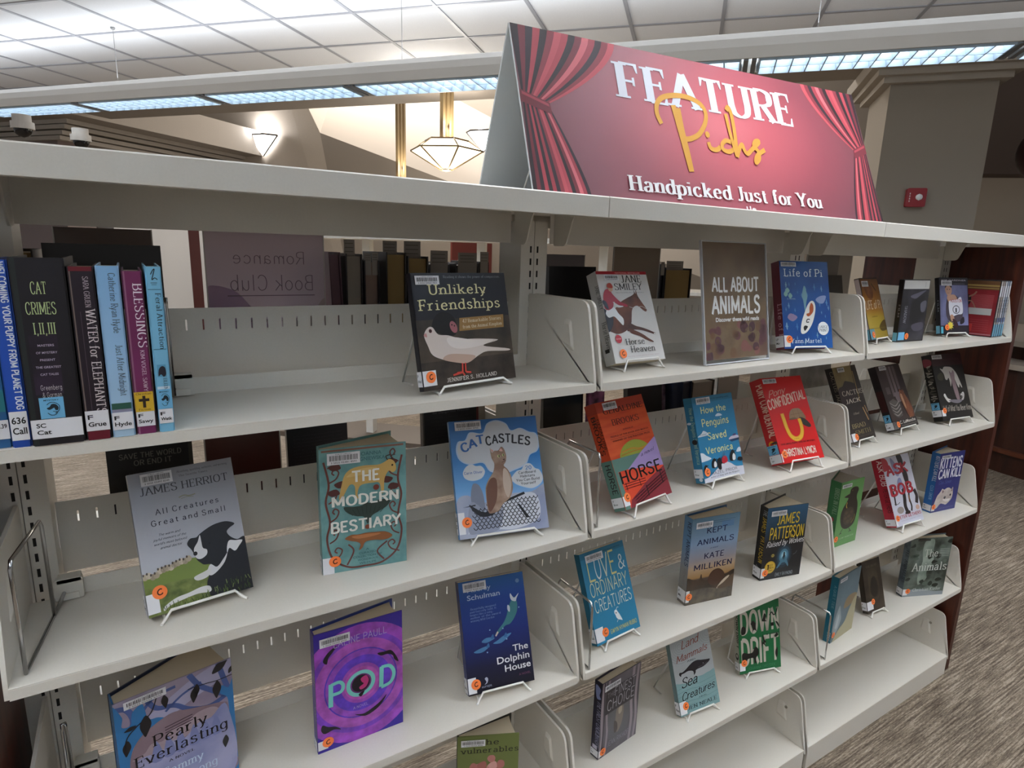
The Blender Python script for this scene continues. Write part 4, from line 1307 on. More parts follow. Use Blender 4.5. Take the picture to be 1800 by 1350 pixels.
def a_pearly(A):
    A.rect(0, 0, 1, 1, soft('mauve_print', '#8d8098', '#a79cae', ns=10))
    pale, blue, dk = '#a9a6c4', '#2f78b4', '#4a5f9a'
    A.sm([(.0, .60), (.10, .74), (.25, .80), (.45, .88), (.7, .97), (1.05, 1.02), (1.05, .90), (.85, .84), (.6, .78), (.40, .70), (.2, .6)], pale)
    for p, th in (([(.0, .95), (.10, .92), (.14, .80), (.05, .66)], .05), ([(.25, .95), (.33, .84), (.48, .80), (.60, .72), (.78, .67), (.98, .72)], .045), ([(.20, .84), (.32, .93), (.5, .95)], .03), ([(.62, 1.0), (.70, .88), (.80, .80), (.94, .70)], .05), ([(.88, 1.0), (.92, .86), (.96, .74)], .05), ([(.40, .78), (.55, .86), (.72, .90)], .022)):
        A.k = 3; A.line(p, th, dk)
    A.sm([(-.03, .0), (-.03, .93), (.06, .88), (.05, .80), (.12, .79), (.14, .88), (.22, .92), (.24, .86), (.26, .78), (.34, .76), (.40, .72), (.26, .70), (.16, .64), (.10, .56), (.08, .4), (.09, 0)], blue)
    A.sm([(1.03, .0), (1.03, .80), (.96, .76), (.90, .80), (.88, .74), (.94, .68), (.95, .56), (.945, .3), (.95, .0)], blue)
    A.sm([(.09, .0), (.075, .40), (.10, .56), (.18, .66), (.30, .715), (.45, .75), (.60, .72), (.76, .685), (.90, .655), (.945, .60), (.94, .3), (.94, 0)], soft('dusk_mauve', '#7d6672', '#94808a', ns=6))
    A.sm([(.10, .50), (.20, .52), (.26, .57), (.36, .555), (.45, .62), (.55, .61), (.66, .66), (.80, .655), (.86, .60), (.78, .55), (.5, .50), (.3, .46)], '#a39099')
    A.sm([(.12, -.02), (.12, .44), (.22, .49), (.32, .46), (.42, .52), (.54, .50), (.66, .57), (.78, .57), (.935, .61), (.935, -.02)], soft('lilac_print', '#8086b4', '#a5a4c6', ns=12))
    for u in (.3, .4, .5, .62, .72, .82):
        A.k = 12; A.sm([(u - .05, .42), (u, .58), (u + .05, .42)], '#7c84b4', 3)
    bk = '#1a1a20'
    A.line([(1.0, .86), (.86, .86), (.74, .875), (.60, .885)], .008, bk); A.line([(.34, .93), (.28, .82), (.16, .76), (.08, .70), (.05, .60)], .010, bk)
    for a in ((.66, .88, .16, 262), (.68, .90, .14, 262), (.86, .86, .19, 265), (.82, .93, .19, 35), (.24, .82, .22, 265), (.16, .77, .10, 190), (.08, .68, .16, 262), (.40, .92, .14, 272), (.97, .88, .1, 60), (.90, .36, .14, 265)):
        A.k = 14; leaf(A, *a, bk, .42)
    for i in range(3):
        A.k = 15; A.line([(.38, .655 - .022 * i + .0), (.62, .668 - .022 * i)], .008, '#4a3a48')
    A.txt('Pearly', .51, .545, .088, '#15121a', 'serif', .46, skew=.02)
    A.txt('Everlasting', .52, .425, .088, '#15121a', 'serif', .80)
    A.txt('A NOVEL', .50, .36, .02, '#15121a', 'serif', .22)
    A.txt('Tammy', .50, .255, .07, '#c3d2e6', 'serif', .36); A.txt('Armstrong', .54, .15, .07, '#c3d2e6', 'serif', .52)
def a_pod(A):
    A.rect(0, 0, 1, 1, '#38269a')
    ro = R(18)
    for i, (rx, ry, c) in enumerate(((.72, .50, '#8a3fa4'), (.60, .415, '#6a35a6'), (.53, .375, '#93479e'), (.42, .295, '#4a2ea4'), (.405, .285, '#7f3ea2'), (.34, .235, '#5432a8'), (.235, .17, '#8a409c'), (.20, .14, '#a04a9c'), (.14, .095, '#6a2a72'))):
        A.ell(.51, .49, rx, ry, soft('swirl_%d' % i, c, '#%02x%02x%02x' % tuple(min(255, int(int(c[j:j + 2], 16) * 1.22 + 6)) for j in (1, 3, 5)), ns=45), ro, 44)
    bk = '#15101f'
    A.sm([(.09, .77), (.13, .82), (.20, .855), (.24, .865), (.20, .825), (.15, .785), (.13, .74)], bk)
    A.sm([(.70, .70), (.78, .695), (.86, .69), (.92, .63), (.95, .57), (.90, .60), (.88, .64), (.82, .665), (.74, .67)], bk)
    A.sm([(.42, .235), (.52, .215), (.62, .235), (.72, .27), (.80, .315), (.74, .25), (.66, .21), (.54, .19)], bk)
    A.sm([(.04, .20), (.08, .16), (.18, .17), (.26, .15), (.20, .19), (.12, .21), (.06, .24)], bk)
    A.txt('LALINE PAULL', .51, .855, .055, '#bdb0d8', 'mono', .60)
    te = '#79cfc6'
    A.line([(.155, .37), (.165, .565)], .05, te, False); A.line([(.165, .555), (.26, .56), (.30, .52), (.27, .475), (.165, .47)], .04, te)
    A.ring(.50, .49, .145, .095, .045, te, ro)
    A.ell(.50, .49, .105, .07, bk, ro); A.sm([(.50, .53), (.56, .545), (.59, .50), (.56, .45), (.50, .435), (.48, .46), (.53, .48), (.51, .50)], '#c0357a')
    A.sm([(.47, .40), (.54, .42), (.50, .375)], bk, 3)
    A.line([(.735, .40), (.745, .575)], .05, te, False); A.line([(.74, .57), (.84, .56), (.89, .49), (.85, .415), (.735, .395)], .042, te)
    A.txt('A NOVEL', .49, .285, .022, '#bdb0d8', 'mono', .17)
def s_pod(S):
    S.rect(0, 0, 1, 1, '#4a3c8c'); S.txt('POD', .5, .36, .5, '#9a90c4', 'mono', .16, rot=-90); S.txt('LALINE PAULL', .5, .70, .4, '#9a90c4', 'mono', .28, rot=-90)
def a_dolphin(A):
    A.rect(0, 0, 1, 1, ramp_mat('deep_sea_print', 'LINEAR', [(0, '#14131f'), (.22, '#181a3a'), (.5, '#1c2c72'), (.8, '#1d4290'), (1, '#2a62a4')], rot=(0, R(90), 0), scale=(4.63, 4.63, 4.63), rough=.3))
    A.txt('Audrey', .30, .895, .045, '#a9b8d4', 'sans', .36)
    A.txt('Schulman', .36, .825, .047, '#b4c2dc', 'sans', .50)
    for i, l in enumerate(('"Beautifully imagined', 'and fiercely told. It', 'lingers like a song."', 'author of the award', 'winning Wild Garden')):
        A.k = 4; A.txt(l, .13, .735 - .026 * i, .018, '#8298c4', 'serif', (.40, .40, .36, .46, .36)[i], align='l')
    A.circ(.90, .925, .03, '#6f90bc')
    A.sm([(.83, .78), (.86, .73), (.85, .66), (.80, .60), (.72, .55), (.64, .54), (.56, .50), (.49, .47), (.48, .485), (.55, .53), (.62, .57), (.68, .63), (.72, .70), (.78, .76)], '#3f7c84')
    A.sm([(.77, .82), (.80, .79), (.83, .775), (.90, .81), (.86, .765), (.84, .74), (.78, .755), (.76, .79)], '#cfd4de'); A.sm([(.71, .72), (.74, .70), (.73, .655), (.70, .68)], '#c4cad6'); A.line([(.52, .50), (.48, .465)], .022, '#c9b4ac')
    for d in ([(.26, .44), (.32, .465), (.40, .465), (.46, .45), (.38, .43), (.32, .425)], [(.43, .405), (.50, .425), (.60, .455), (.72, .465), (.64, .425), (.54, .395)], [(.13, .365), (.22, .385), (.32, .395), (.36, .385), (.28, .355), (.2, .35)]):
        A.k = 7; A.sm(d, '#4c7fae')
        A.k = 8; u, v = d[2]; A.sm([(u, v - .01), (u + .04, v + .025), (u + .05, v - .012)], '#3a6a9c', 3)
    for u, v in ((.40, .53), (.60, .52), (.88, .68), (.33, .34), (.64, .42)):
        A.k = 9; A.circ(u, v, .010, '#8fb0d4')
    A.txt('The', .835, .30, .058, '#e4e4ea', 'sans', .24); A.txt('Dolphin', .71, .215, .062, '#e4e4ea', 'sans', .50); A.txt('House', .765, .135, .06, '#e4e4ea', 'sans', .40)
    A.txt('A NOVEL', .86, .075, .02, '#7a4a66', 'sans', .18)
    A.txt('europa', .27, .045, .024, '#8f94a8', 'sans', .15); A.sm([(.24, .07), (.27, .09), (.25, .12), (.28, .13), (.30, .11), (.28, .08)], '#a9adc0')
def a_vuln(A):
    A.rect(0, 0, 1, 1, '#6f7a45')
    A.txt('The', .50, .905, .055, '#1c1d18', 'slab', .34); A.txt('vulnerables', .53, .825, .055, '#1c1d18', 'slab', .92)
    random.seed(8)
    for i in range(38):
        a = random.uniform(0, 2 * pi); r = random.uniform(0, .27)
        A.k = 3 + i % 6
        A.sm([(.52 + r * cos(a) * 1.15 + .075 * cos(t) * random.uniform(.7, 1.2), .60 + r * sin(a) * .62 + .045 * sin(t) * random.uniform(.7, 1.2)) for t in (0, 1.05, 2.1, 3.14, 4.2, 5.24)], ('#b97a74', '#c88c86', '#a8665f', '#d6a19b', '#b4736c')[i % 5], 3)
    A.line([(.52, .42), (.50, .2), (.54, 0)], .05, '#43552c')
def a_love(A):
    A.rect(0, 0, 1, 1, '#2b80a6')
    A.rect(0, .93, 1, 1, '#24708f')
    A.txt('a deliciously funny novel of love', .70, .952, .015, '#123c50', 'sans', .42)
    yl, wt = '#d9cf8a', '#dfe4e0'
    for l, u, wd, c in (('L', .17, .13, yl), ('O', .33, .13, wt), ('V', .49, .16, '#d0d8c8'), ('E', .66, .12, yl)):
        A.k = 4; A.txt(l, u, .68, .25, c, 'mono', wd)
    A.txt('&', .865, .70, .155, wt, 'mono', .15)
    A.txt('ORDINARY', .50, .51, .145, '#d8d8b4', 'mono', .84); A.txt('CREATURES', .525, .335, .13, '#dfe2d4', 'mono', .84)
    A.sm([(.49, .26), (.50, .285), (.54, .29), (.56, .27), (.60, .22), (.635, .155), (.60, .165), (.56, .175), (.52, .20), (.505, .235)], '#e6ebee')
    A.line([(.54, .29), (.57, .31), (.60, .305)], .008, '#e6ebee'); A.line([(.54, .18), (.51, .155)], .008, '#e6ebee'); A.circ(.525, .255, .012, '#5a3a3a')
    A.txt('GWYN HYMAN RUBIO', .635, .065, .045, '#c8c678', 'bold', .61)
def a_kept(A):
    A.rect(0, 0, 1, 1, ramp_mat('dusk_print', 'LINEAR', [(0, '#4a4038'), (.29, '#4c4036'), (.31, '#a07a4a'), (.42, '#b0977a'), (.52, '#959096'), (.72, '#7f9cbc'), (1, '#5f8298')], rot=(0, R(90), 0), scale=(4.33, 4.33, 4.33), rough=.35))
    A.rect(.62, .86, .88, .93, '#5c84ae')
    A.rect(.43, .945, .90, .949, '#3c5a7c'); A.rect(.43, .925, .80, .929, '#3c5a7c')
    A.txt('KEPT', .53, .815, .06, '#22305a', 'bold', .42); A.txt('ANIMALS', .525, .69, .06, '#22305a', 'bold', .76)
    A.txt('a novel', .50, .63, .018, '#3a4668', 'script', .16)
    A.txt('KATE', .52, .52, .062, '#262a50', 'bold', .41); A.txt('MILLIKEN', .52, .40, .062, '#262a50', 'bold', .80)
    A.sm([(-.05, -.05), (-.05, .30), (.14, .29), (.24, .275), (.285, .345), (.32, .285), (.42, .26), (.46, .30), (.52, .36), (.64, .375), (.74, .34), (.80, .29), (1.05, .31), (1.05, -.05)], soft('hillside_print', '#2e251e', '#4c3a2c', ns=18))
    A.sm([(.44, .28), (.50, .35), (.62, .375), (.73, .345), (.79, .28), (.70, .20), (.56, .18), (.46, .22)], '#4a3022')
    A.sm([(.64, .13), (.72, .20), (.82, .25), (.90, .265), (.86, .22), (.78, .17), (.70, .13)], '#c9b9a4'); A.sm([(.66, .14), (.78, .19), (.95, .27), (1.05, .26), (1.05, .12), (.8, .08)], '#5c4a3a')
    A.sm([(-.05, -.02), (-.05, .14), (.25, .17), (.5, .16), (.75, .12), (1.05, .12), (1.05, -.02)], soft('field_print', '#4d463e', '#6c6152', ns=40))
def s_kept(S):
    S.rect(0, 0, 1, 1, ramp_mat('dusk_spine', 'LINEAR', [(0, '#78706a'), (.4, '#8d8c8c'), (.72, '#6f9cc8'), (1, '#5b8cb8')], rot=(0, R(90), 0), scale=(4.33, 4.33, 4.33), rough=.35))
    S.txt('KEPT ANIMALS', .5, .70, .42, '#28365e', 'bold', .50, rot=-90)
    S.txt('KATE MILLIKEN', .5, .32, .22, '#6c6866', 'mono', .18, rot=-90)
def a_patt(A):
    A.rect(0, 0, 1, 1, ramp_mat('night_sky_print', 'LINEAR', [(0, '#17181c'), (.5, '#17191e'), (.62, '#1d3346'), (.8, '#24475f'), (1, '#2c5878')], rot=(0, R(90), 0), scale=(4.72, 4.72, 4.72), rough=.3))
    random.seed(1)
    for i in range(12):
        u = .55 + i * .04; A.k = 2; A.poly([(u - .03, .60), (u, .72 + random.uniform(-.03, .06)), (u + .03, .60)], '#152633')
    A.sm([(.0, .5), (.3, .56), (.7, .58), (1.05, .62), (1.05, .0), (-.05, 0)], '#181a1f')
    for rr, c in ((.20, '#1e2e3a'), (.16, '#2a485a'), (.115, '#4a7a92'), (.075, '#7fb0c4'), (.045, '#b4d4de')):
        A.ell(.53, .31, rr, rr * .85, c)
    A.sm([(.50, .30), (.44, .22), (.38, .15), (.42, .15), (.52, .22), (.60, .20), (.66, .15), (.67, .18), (.60, .27), (.56, .32)], '#4a7a90')
    A.sm([(.52, .36), (.545, .36), (.56, .31), (.555, .25), (.54, .29), (.525, .25), (.51, .30)], '#101820')
    A.ell(.25, .335, .05, .026, '#5e5a3a'); A.ell(.25, .335, .028, .020, '#b5a04a'); A.circ(.25, .335, .012, '#0c0c0c')
    A.line([(.76, .31), (.82, .325), (.85, .355)], .012, '#5a6468')
    A.txt('JAMES', .53, .765, .135, '#d6b532', 'bold', .54); A.txt('PATTERSON', .53, .565, .155, '#d6b532', 'bold', .84)
    A.txt('Raised by Wolves', .52, .47, .075, '#e2e2e2', 'script', .92, skew=.03)
    A.circ(.21, .175, .135, '#c09a30'); A.circ(.21, .175, .122, '#d0ab3c')
    A.txt('1', .16, .145, .07, '#4a3410', 'bserif', .06); A.txt('ST', .24, .19, .025, '#4a3410', 'bold', .07); A.txt('TIME IN', .24, .155, .022, '#4a3410', 'bold', .11); A.txt('PRINT', .23, .12, .018, '#4a3410', 'bold', .1)
    A.txt('EMILY RAYMOND', .58, .035, .045, '#7d868c', 'heavy', .44)
def s_patt(S):
    S.rect(0, 0, 1, 1, '#16171b')
    S.txt('PATTERSON', .50, .42, .62, '#c7a83a', 'bold', .36, rot=-90); S.txt('JAMES', .50, .76, .55, '#c7a83a', 'bold', .20, rot=-90); S.txt('THE', .5, .92, .5, '#9aa0a4', 'bold', .08, rot=-90)
    S.line([(.3, .19), (.6, .16), (.4, .13)], .08, '#8d9296')
def a_bird(A):
    A.rect(0, 0, 1, 1, soft('leaf_green', '#5a8f4f', '#6ba25d', ns=6))
    b = '#2c2620'
    A.sm([(.20, .765), (.34, .79), (.42, .80), (.44, .86), (.52, .885), (.62, .89), (.74, .875), (.80, .83), (.76, .76), (.77, .70), (.84, .62), (.87, .52), (.85, .40), (.80, .31), (.66, .26), (.46, .245), (.28, .29), (.18, .38), (.15, .50), (.22, .60), (.34, .68), (.38, .735), (.30, .745)], b)
    A.sm([(.30, .52), (.45, .58), (.65, .56), (.74, .46), (.66, .34), (.45, .31), (.30, .38)], '#473c32')
    for u, v in ((.40, .5), (.52, .44), (.62, .50), (.50, .36), (.38, .42), (.64, .38)):
        A.k = 4; A.sm([(u - .07, v), (u, v + .03), (u + .07, v), (u, v - .025)], '#5a4a3a', 3)
    A.line([(.36, .67), (.34, .62), (.38, .58)], .03, '#b59a3a'); A.line([(.78, .45), (.76, .38), (.66, .32)], .02, '#9a8a3a')
    A.circ(.52, .84, .014, '#9c8c5a')
    for p in ([(.32, .26), (.24, .20), (.20, .185)], [(.24, .20), (.30, .19)], [(.60, .25), (.68, .20), (.72, .185)], [(.68, .20), (.62, .18)]):
        A.k = 5; A.line(p, .022, b)
    A.txt('LEONIE SWANN CROW', .55, .105, .022, '#a9c6a0', 'serif', .62)
def s_bird(S):
    S.rect(0, 0, 1, 1, '#3d7a4c'); S.txt('BIRDS IN FALL', .5, .70, .40, '#a4bfa4', 'serif', .40, rot=-90); S.ell(.55, .42, .2, .035, '#a8404a'); S.txt('A NOVEL', .5, .3, .3, '#8fb094', 'serif', .14, rot=-90)
def a_bob(A):
    A.rect(0, 0, 1, 1, '#c9c9d6')
    A.ell(.05, .90, .16, .10, '#b02430')
    bk = '#241a1a'
    A.sm([(.32, .98), (.44, .90), (.52, .78), (.48, .70), (.38, .72), (.30, .86)], '#8f92b4')
    A.sm([(.54, 1.02), (.70, 1.0), (.74, .88), (.66, .80), (.58, .86)], bk); A.sm([(.62, .78), (.74, .80), (.80, .68), (.76, .56), (.66, .56)], bk)
    A.sm([(.42, .66), (.52, .66), (.54, .54), (.44, .50), (.36, .58)], '#8a90b8')
    for p, th in (([(.52, .52), (.50, .38), (.46, .26), (.50, .16)], .11), ([(.72, .48), (.66, .36), (.68, .24), (.64, .17)], .05), ([(.90, .46), (.94, .36), (.88, .26)], .10), ([(.12, .60), (.16, .46), (.14, .30)], .05)):
        A.k = 4; A.line(p, th, bk)
    A.sm([(.44, .18), (.40, .15), (.56, .14), (.58, .18)], bk); A.line([(.66, .40), (.64, .30)], .04, '#8a5a3a')
    A.ell(.88, .20, .07, .035, '#c4a08e'); A.ell(.26, .22, .12, .05, '#9c918c')
    A.line([(.10, .32), (.2, .31), (.3, .33)], .012, bk)
    rd, rd2 = '#b01c2e', '#7c1420'
    for l, s_, u, v, hh, wd in (('A', 0, .20, .735, .14, .22), ('S', 0, .48, .745, .135, .22), ('K', 0, .72, .745, .135, .22), ('B', 0, .17, .445, .145, .21), ('O', 0, .46, .445, .145, .24), ('B', 0, .74, .445, .14, .20)):
        A.k = 6; A.txt(l, u + .012, v - .008, hh, rd2, 'heavy', wd); A.k = 7; A.txt(l, u, v, hh, rd, 'heavy', wd)
        A.k = 8; A.circ(u, v + hh * .5, .014, '#e0d0d0')
    A.txt('PETER GETHERS', .53, .10, .042, rd, 'bold', .84)
    A.txt('author of The Cat Who Went to Paris', .55, .06, .016, '#7a7a98', 'thin', .7)
def s_bob(S):
    S.rect(0, 0, 1, 1, '#b01e34')
    S.txt('ASK BOB', .5, .78, .55, '#efdcdc', 'bold', .36, rot=-90); S.txt('PETER GETHERS', .5, .38, .42, '#3a1218', 'bold', .34, rot=-90)
def a_kit(A):
    A.rect(0, 0, 1, 1, '#2f3478')
    A.txt('KITTENS', .50, .745, .165, '#dfe0ea', 'heavy', .88); A.txt('CAN KILL', .53, .575, .145, '#dfe0ea', 'heavy', .92)
    A.txt('Clea Simon', .38, .475, .06, '#5a68a8', 'script', .5)
    fu = soft('kitten_fur', '#b3a6a0', '#cfc4be', ns=30)
    A.sm([(.08, .08), (.10, .18), (.16, .28), (.26, .34), (.33, .39), (.40, .37), (.50, .39), (.60, .39), (.70, .36), (.76, .39), (.78, .33), (.80, .26), (.78, .19), (.70, .14), (.58, .10), (.46, .12), (.34, .13), (.2, .06)], fu)
    A.sm([(.33, .37), (.35, .31), (.41, .34)], '#8c7478', 3); A.sm([(.74, .38), (.70, .33), (.76, .32)], '#8c7478', 3)
    A.circ(.48, .23, .038, '#1f1a2a'); A.circ(.70, .26, .034, '#1f1a2a'); A.sm([(.61, .20), (.65, .20), (.63, .18)], '#a86a70', 3); A.circ(.47, .237, .008, '#e6e6ee')
    A.sm([(.40, .20), (.52, .16), (.64, .15), (.72, .19), (.62, .2), (.5, .2)], '#ddd4d0')
    A.txt('author of the cat mystery series', .6, .045, .016, '#8f96c4', 'thin', .6)
def s_kit(S):
    S.rect(0, 0, 1, 1, '#2468ae'); S.txt('KITTENS CAN KILL', .55, .74, .46, '#dfe6f0', 'bold', .42, rot=-90); S.txt('CLEA SIMON', .5, .34, .36, '#9cc0e0', 'serif', .24, rot=-90)
def a_fin(A):
    A.rect(0, 0, 1, 1, soft('grey_forest', '#4a454e', '#6a646c', ns=12))
    for u, w in ((.04, .07), (.16, .05), (.80, .07), (.92, .06)):
        A.line([(u, 0), (u + .03, .3), (u - .01, .6), (u + .02, 1)], w, '#948890')
        A.k = 2; A.line([(u + .03, 0), (u + .05, .4), (u + .02, 1)], w * .5, '#3c3440')
    A.sm([(.2, .55), (.45, .62), (.72, .54), (.76, .3), (.62, .12), (.34, .12), (.22, .3)], '#5b5a60')
    A.sm([(.40, .52), (.48, .60), (.58, .56), (.60, .44), (.56, .30), (.46, .22), (.40, .34)], '#7c7268'); A.sm([(.46, .54), (.54, .56), (.55, .48), (.48, .46)], '#a89a88'); A.sm([(.36, .40), (.44, .36), (.46, .26), (.38, .24)], '#4a3f3c')
    A.rect(.10, .56, .86, .88, '#2a272e')
    A.txt('THE', .24, .775, .06, '#8a8690', 'mono', .20); A.txt('FINEST', .60, .755, .11, '#a9a6b0', 'mono', .54); A.txt('CHOICE', .50, .60, .13, '#a9a6b0', 'mono', .70)
    A.txt('JEAN RIKHOFF', .52, .10, .065, '#8f8b95', 'mono', .60)
def s_fin(S):
    S.rect(0, 0, 1, 1, '#1f1c30'); S.sm([(.2, .95), (.8, .92), (.7, .84), (.9, .80), (.4, .78), (.2, .86)], '#8490c0')
    S.txt('THE FINEST CHOICE', .5, .53, .55, '#a4a6c4', 'script', .46, rot=-90)
    S.txt('RIKHOFF', .5, .24, .45, '#a4a6c4', 'mono', .16, rot=-90); S.rect(.2, .12, .8, .17, '#c8c4d4')
def a_whale(A):
    A.rect(0, 0, 1, 1, '#a8adae')
    for i in range(7):
        A.k = 2; A.ring(.22, .88, .05 + .045 * i, .035 + .03 * i, .005, '#8c9294')
    for i in range(5):
        A.k = 2; A.ring(.95, .95, .06 + .05 * i, .04 + .032 * i, .005, '#8c9294')
    A.sm([(-.05, -.05), (-.05, .39), (.12, .41), (.3, .395), (.5, .43), (.68, .425), (.85, .44), (1.05, .415), (1.05, -.05)], '#7fa2a4')
    for i in range(6):
        A.k = 4; A.line([(0, .34 - .05 * i), (.3, .36 - .05 * i), (.6, .34 - .05 * i), (1, .37 - .05 * i)], .006, '#648a8c')
    A.txt('Land', .48, .86, .10, '#8d4634', 'script', .44, skew=.12); A.txt('Mammals', .49, .71, .085, '#8d4634', 'script', .80, skew=.10)
    A.txt('AND', .46, .655, .022, '#3a4a4c', 'serif', .2)
    A.sm([(.11, .53), (.13, .555), (.20, .55), (.30, .575), (.40, .61), (.50, .635), (.60, .64), (.70, .625), (.82, .61), (.92, .60), (.90, .575), (.82, .55), (.72, .53), (.60, .525), (.53, .515), (.52, .49), (.47, .465), (.47, .50), (.44, .525), (.34, .54), (.24, .53), (.17, .525), (.15, .50), (.13, .51)], '#231f24')
    A.line([(.60, .545), (.72, .55), (.84, .57)], .008, '#5a5560'); A.circ(.74, .575, .007, '#cfcfd4')
    A.txt('Sea', .32, .355, .12, '#16161c', 'script', .40, skew=.04); A.txt('Creatures', .50, .205, .095, '#16161c', 'script', .84, skew=.06)
    A.txt('A NOVEL', .6, .155, .018, '#2c3c40', 'serif', .2)
    A.txt('JEN NEALE', .56, .055, .045, '#2c3c40', 'serif', .74)
def a_drift(A):
    gr = '#146a3c'
    A.rect(0, 0, 1, 1, gr)
    A.txt('DOWN', .52, .575, .30, '#c4bcb0', 'heavy', .92); A.txt('DRIFT', .51, .125, .35, '#c4bcb0', 'heavy', .90)
    bk = '#131512'
    A.txt('a novel', .82, .50, .03, bk, 'sans', .3)
    A.sm([(.06, .60), (.08, .66), (.12, .68), (.18, .64), (.16, .57), (.08, .56)], bk); A.sm([(.30, .70), (.36, .74), (.42, .70), (.44, .78), (.42, .64), (.44, .58), (.40, .60), (.36, .60), (.33, .56), (.34, .64)], bk)
    A.sm([(.60, .76), (.64, .82), (.68, .78), (.66, .72), (.70, .70), (.58, .71)], bk); A.line([(.76, .78), (.82, .82), (.86, .78), (.92, .80), (.96, .88)], .025, bk)
    A.rect(.78, .62, .86, .67, bk); A.sm([(.90, .68), (.96, .66), (1, .58), (.95, .62)], bk)
    A.sm([(.06, .26), (.10, .30), (.22, .28), (.32, .29), (.38, .36), (.45, .33), (.46, .25), (.40, .20), (.40, .13), (.36, .13), (.34, .20), (.20, .20), (.16, .14), (.08, .17)], bk)
    A.sm([(.54, .44), (.58, .40), (.58, .52), (.62, .44), (.66, .40), (.62, .39), (.64, .34), (.58, .38), (.55, .34)], bk); A.sm([(.88, .26), (.92, .30), (.93, .22), (.90, .15), (.87, .2)], bk); A.sm([(.86, .47), (.92, .51), (.96, .48), (.9, .45)], bk)
    A.txt('JOHANNA DROZDEK', .53, .04, .04, '#4a9a6c', 'mono', .66)
def s_drift(S):
    S.rect(0, 0, 1, 1, '#a8a69a'); S.txt('DOWN DRIFT', .5, .62, .5, '#2a3a30', 'heavy', .5, rot=-90); S.ell(.5, .24, .38, .05, '#1a1a1a'); S.ell(.5, .25, .2, .025, '#a8a69a')
def a_teal(A):
    A.rect(0, 0, 1, 1, soft('slate_print', '#46606e', '#5b7684', ns=7))
    A.sm([(.42, .46), (.48, .58), (.66, .62), (.92, .60), (1.05, .52), (.85, .47), (.60, .44)], '#86704a')
    A.sm([(.02, .18), (.10, .40), (.22, .54), (.30, .42), (.36, .28), (.20, .12)], '#8a9aa4'); A.sm([(.12, .22), (.2, .40), (.26, .36), (.22, .2)], '#a8b4ba')
    A.sm([(.10, .02), (.30, .14), (.56, .22), (.70, .38), (.90, .54), (1.05, .5), (1.05, -.05), (.1, -.05)], '#a69f7c')
def s_teal(S):
    S.rect(0, 0, 1, 1, '#1a6a80'); S.txt('A QUIET TIDE', .5, .70, .34, '#7fa8b4', 'serif', .34, rot=-90); S.txt('GRAY', .5, .1, .4, '#c8d4da', 'bold', .12, rot=-90)
def a_brown(A):
    A.rect(0, 0, 1, 1, soft('bark_print', '#2c241d', '#43382c', ns=18)); A.sm([(.25, .2), (.3, .8), (.7, .85), (.8, .3)], soft('bark_print_b', '#3a3024', '#4c4232', ns=22))
    A.txt('THE BEAR', .5, .86, .04, '#6a5f50', 'serif', .6); A.sm([(.3, .4), (.4, .62), (.6, .66), (.72, .5), (.66, .3), (.44, .28)], '#241d17')
def a_anim(A):
    A.rect(0, 0, 1, 1, soft('forest_print', '#2c352f', '#75827a', ns=16, lo=.36, hi=.7))
    A.sm([(.36, .95), (.56, .97), (.58, .78), (.62, .6), (.5, .42), (.52, .3), (.34, .2), (.30, .42), (.36, .6), (.32, .8)], soft('mist_print', '#6f7f74', '#9fada2', ns=18))
    random.seed(6)
    for i in range(26):
        u, v = random.uniform(0, 1), random.uniform(.1, 1)
        A.k = 3; A.sm([(u + random.uniform(.03, .10) * cos(t), v + random.uniform(.02, .05) * sin(t)) for t in (0, 1.2, 2.4, 3.6, 4.8)], random.choice(('#1e2621', '#2b352e', '#4a584e', '#59675d')), 3)
    A.sm([(-.05, 0), (-.05, .1), (.4, .12), (.75, .07), (1.05, .06), (1.05, 0)], '#8b9499')
    A.txt('The', .54, .68, .125, '#c3cac2', 'serif', .32); A.txt('Animals', .555, .44, .14, '#c9cfc8', 'serif', .82)
    for i in range(5):
        A.k = 6; A.rect(.74, .80 - .03 * i, .97, .806 - .03 * i, '#a8b2a8')
    A.txt('Christian Kiefer', .58, .085, .055, '#c3cac6', 'serif', .68)
    A.rect(.16, .955, .46, .985, '#3a3c3a')
def s_anim(S):
    S.rect(0, 0, 1, 1, soft('forest_spine', '#3a4650', '#76858e', ns=22)); S.txt('THE ANIMALS', .5, .55, .5, '#20282e', 'serif', .5, rot=-90)

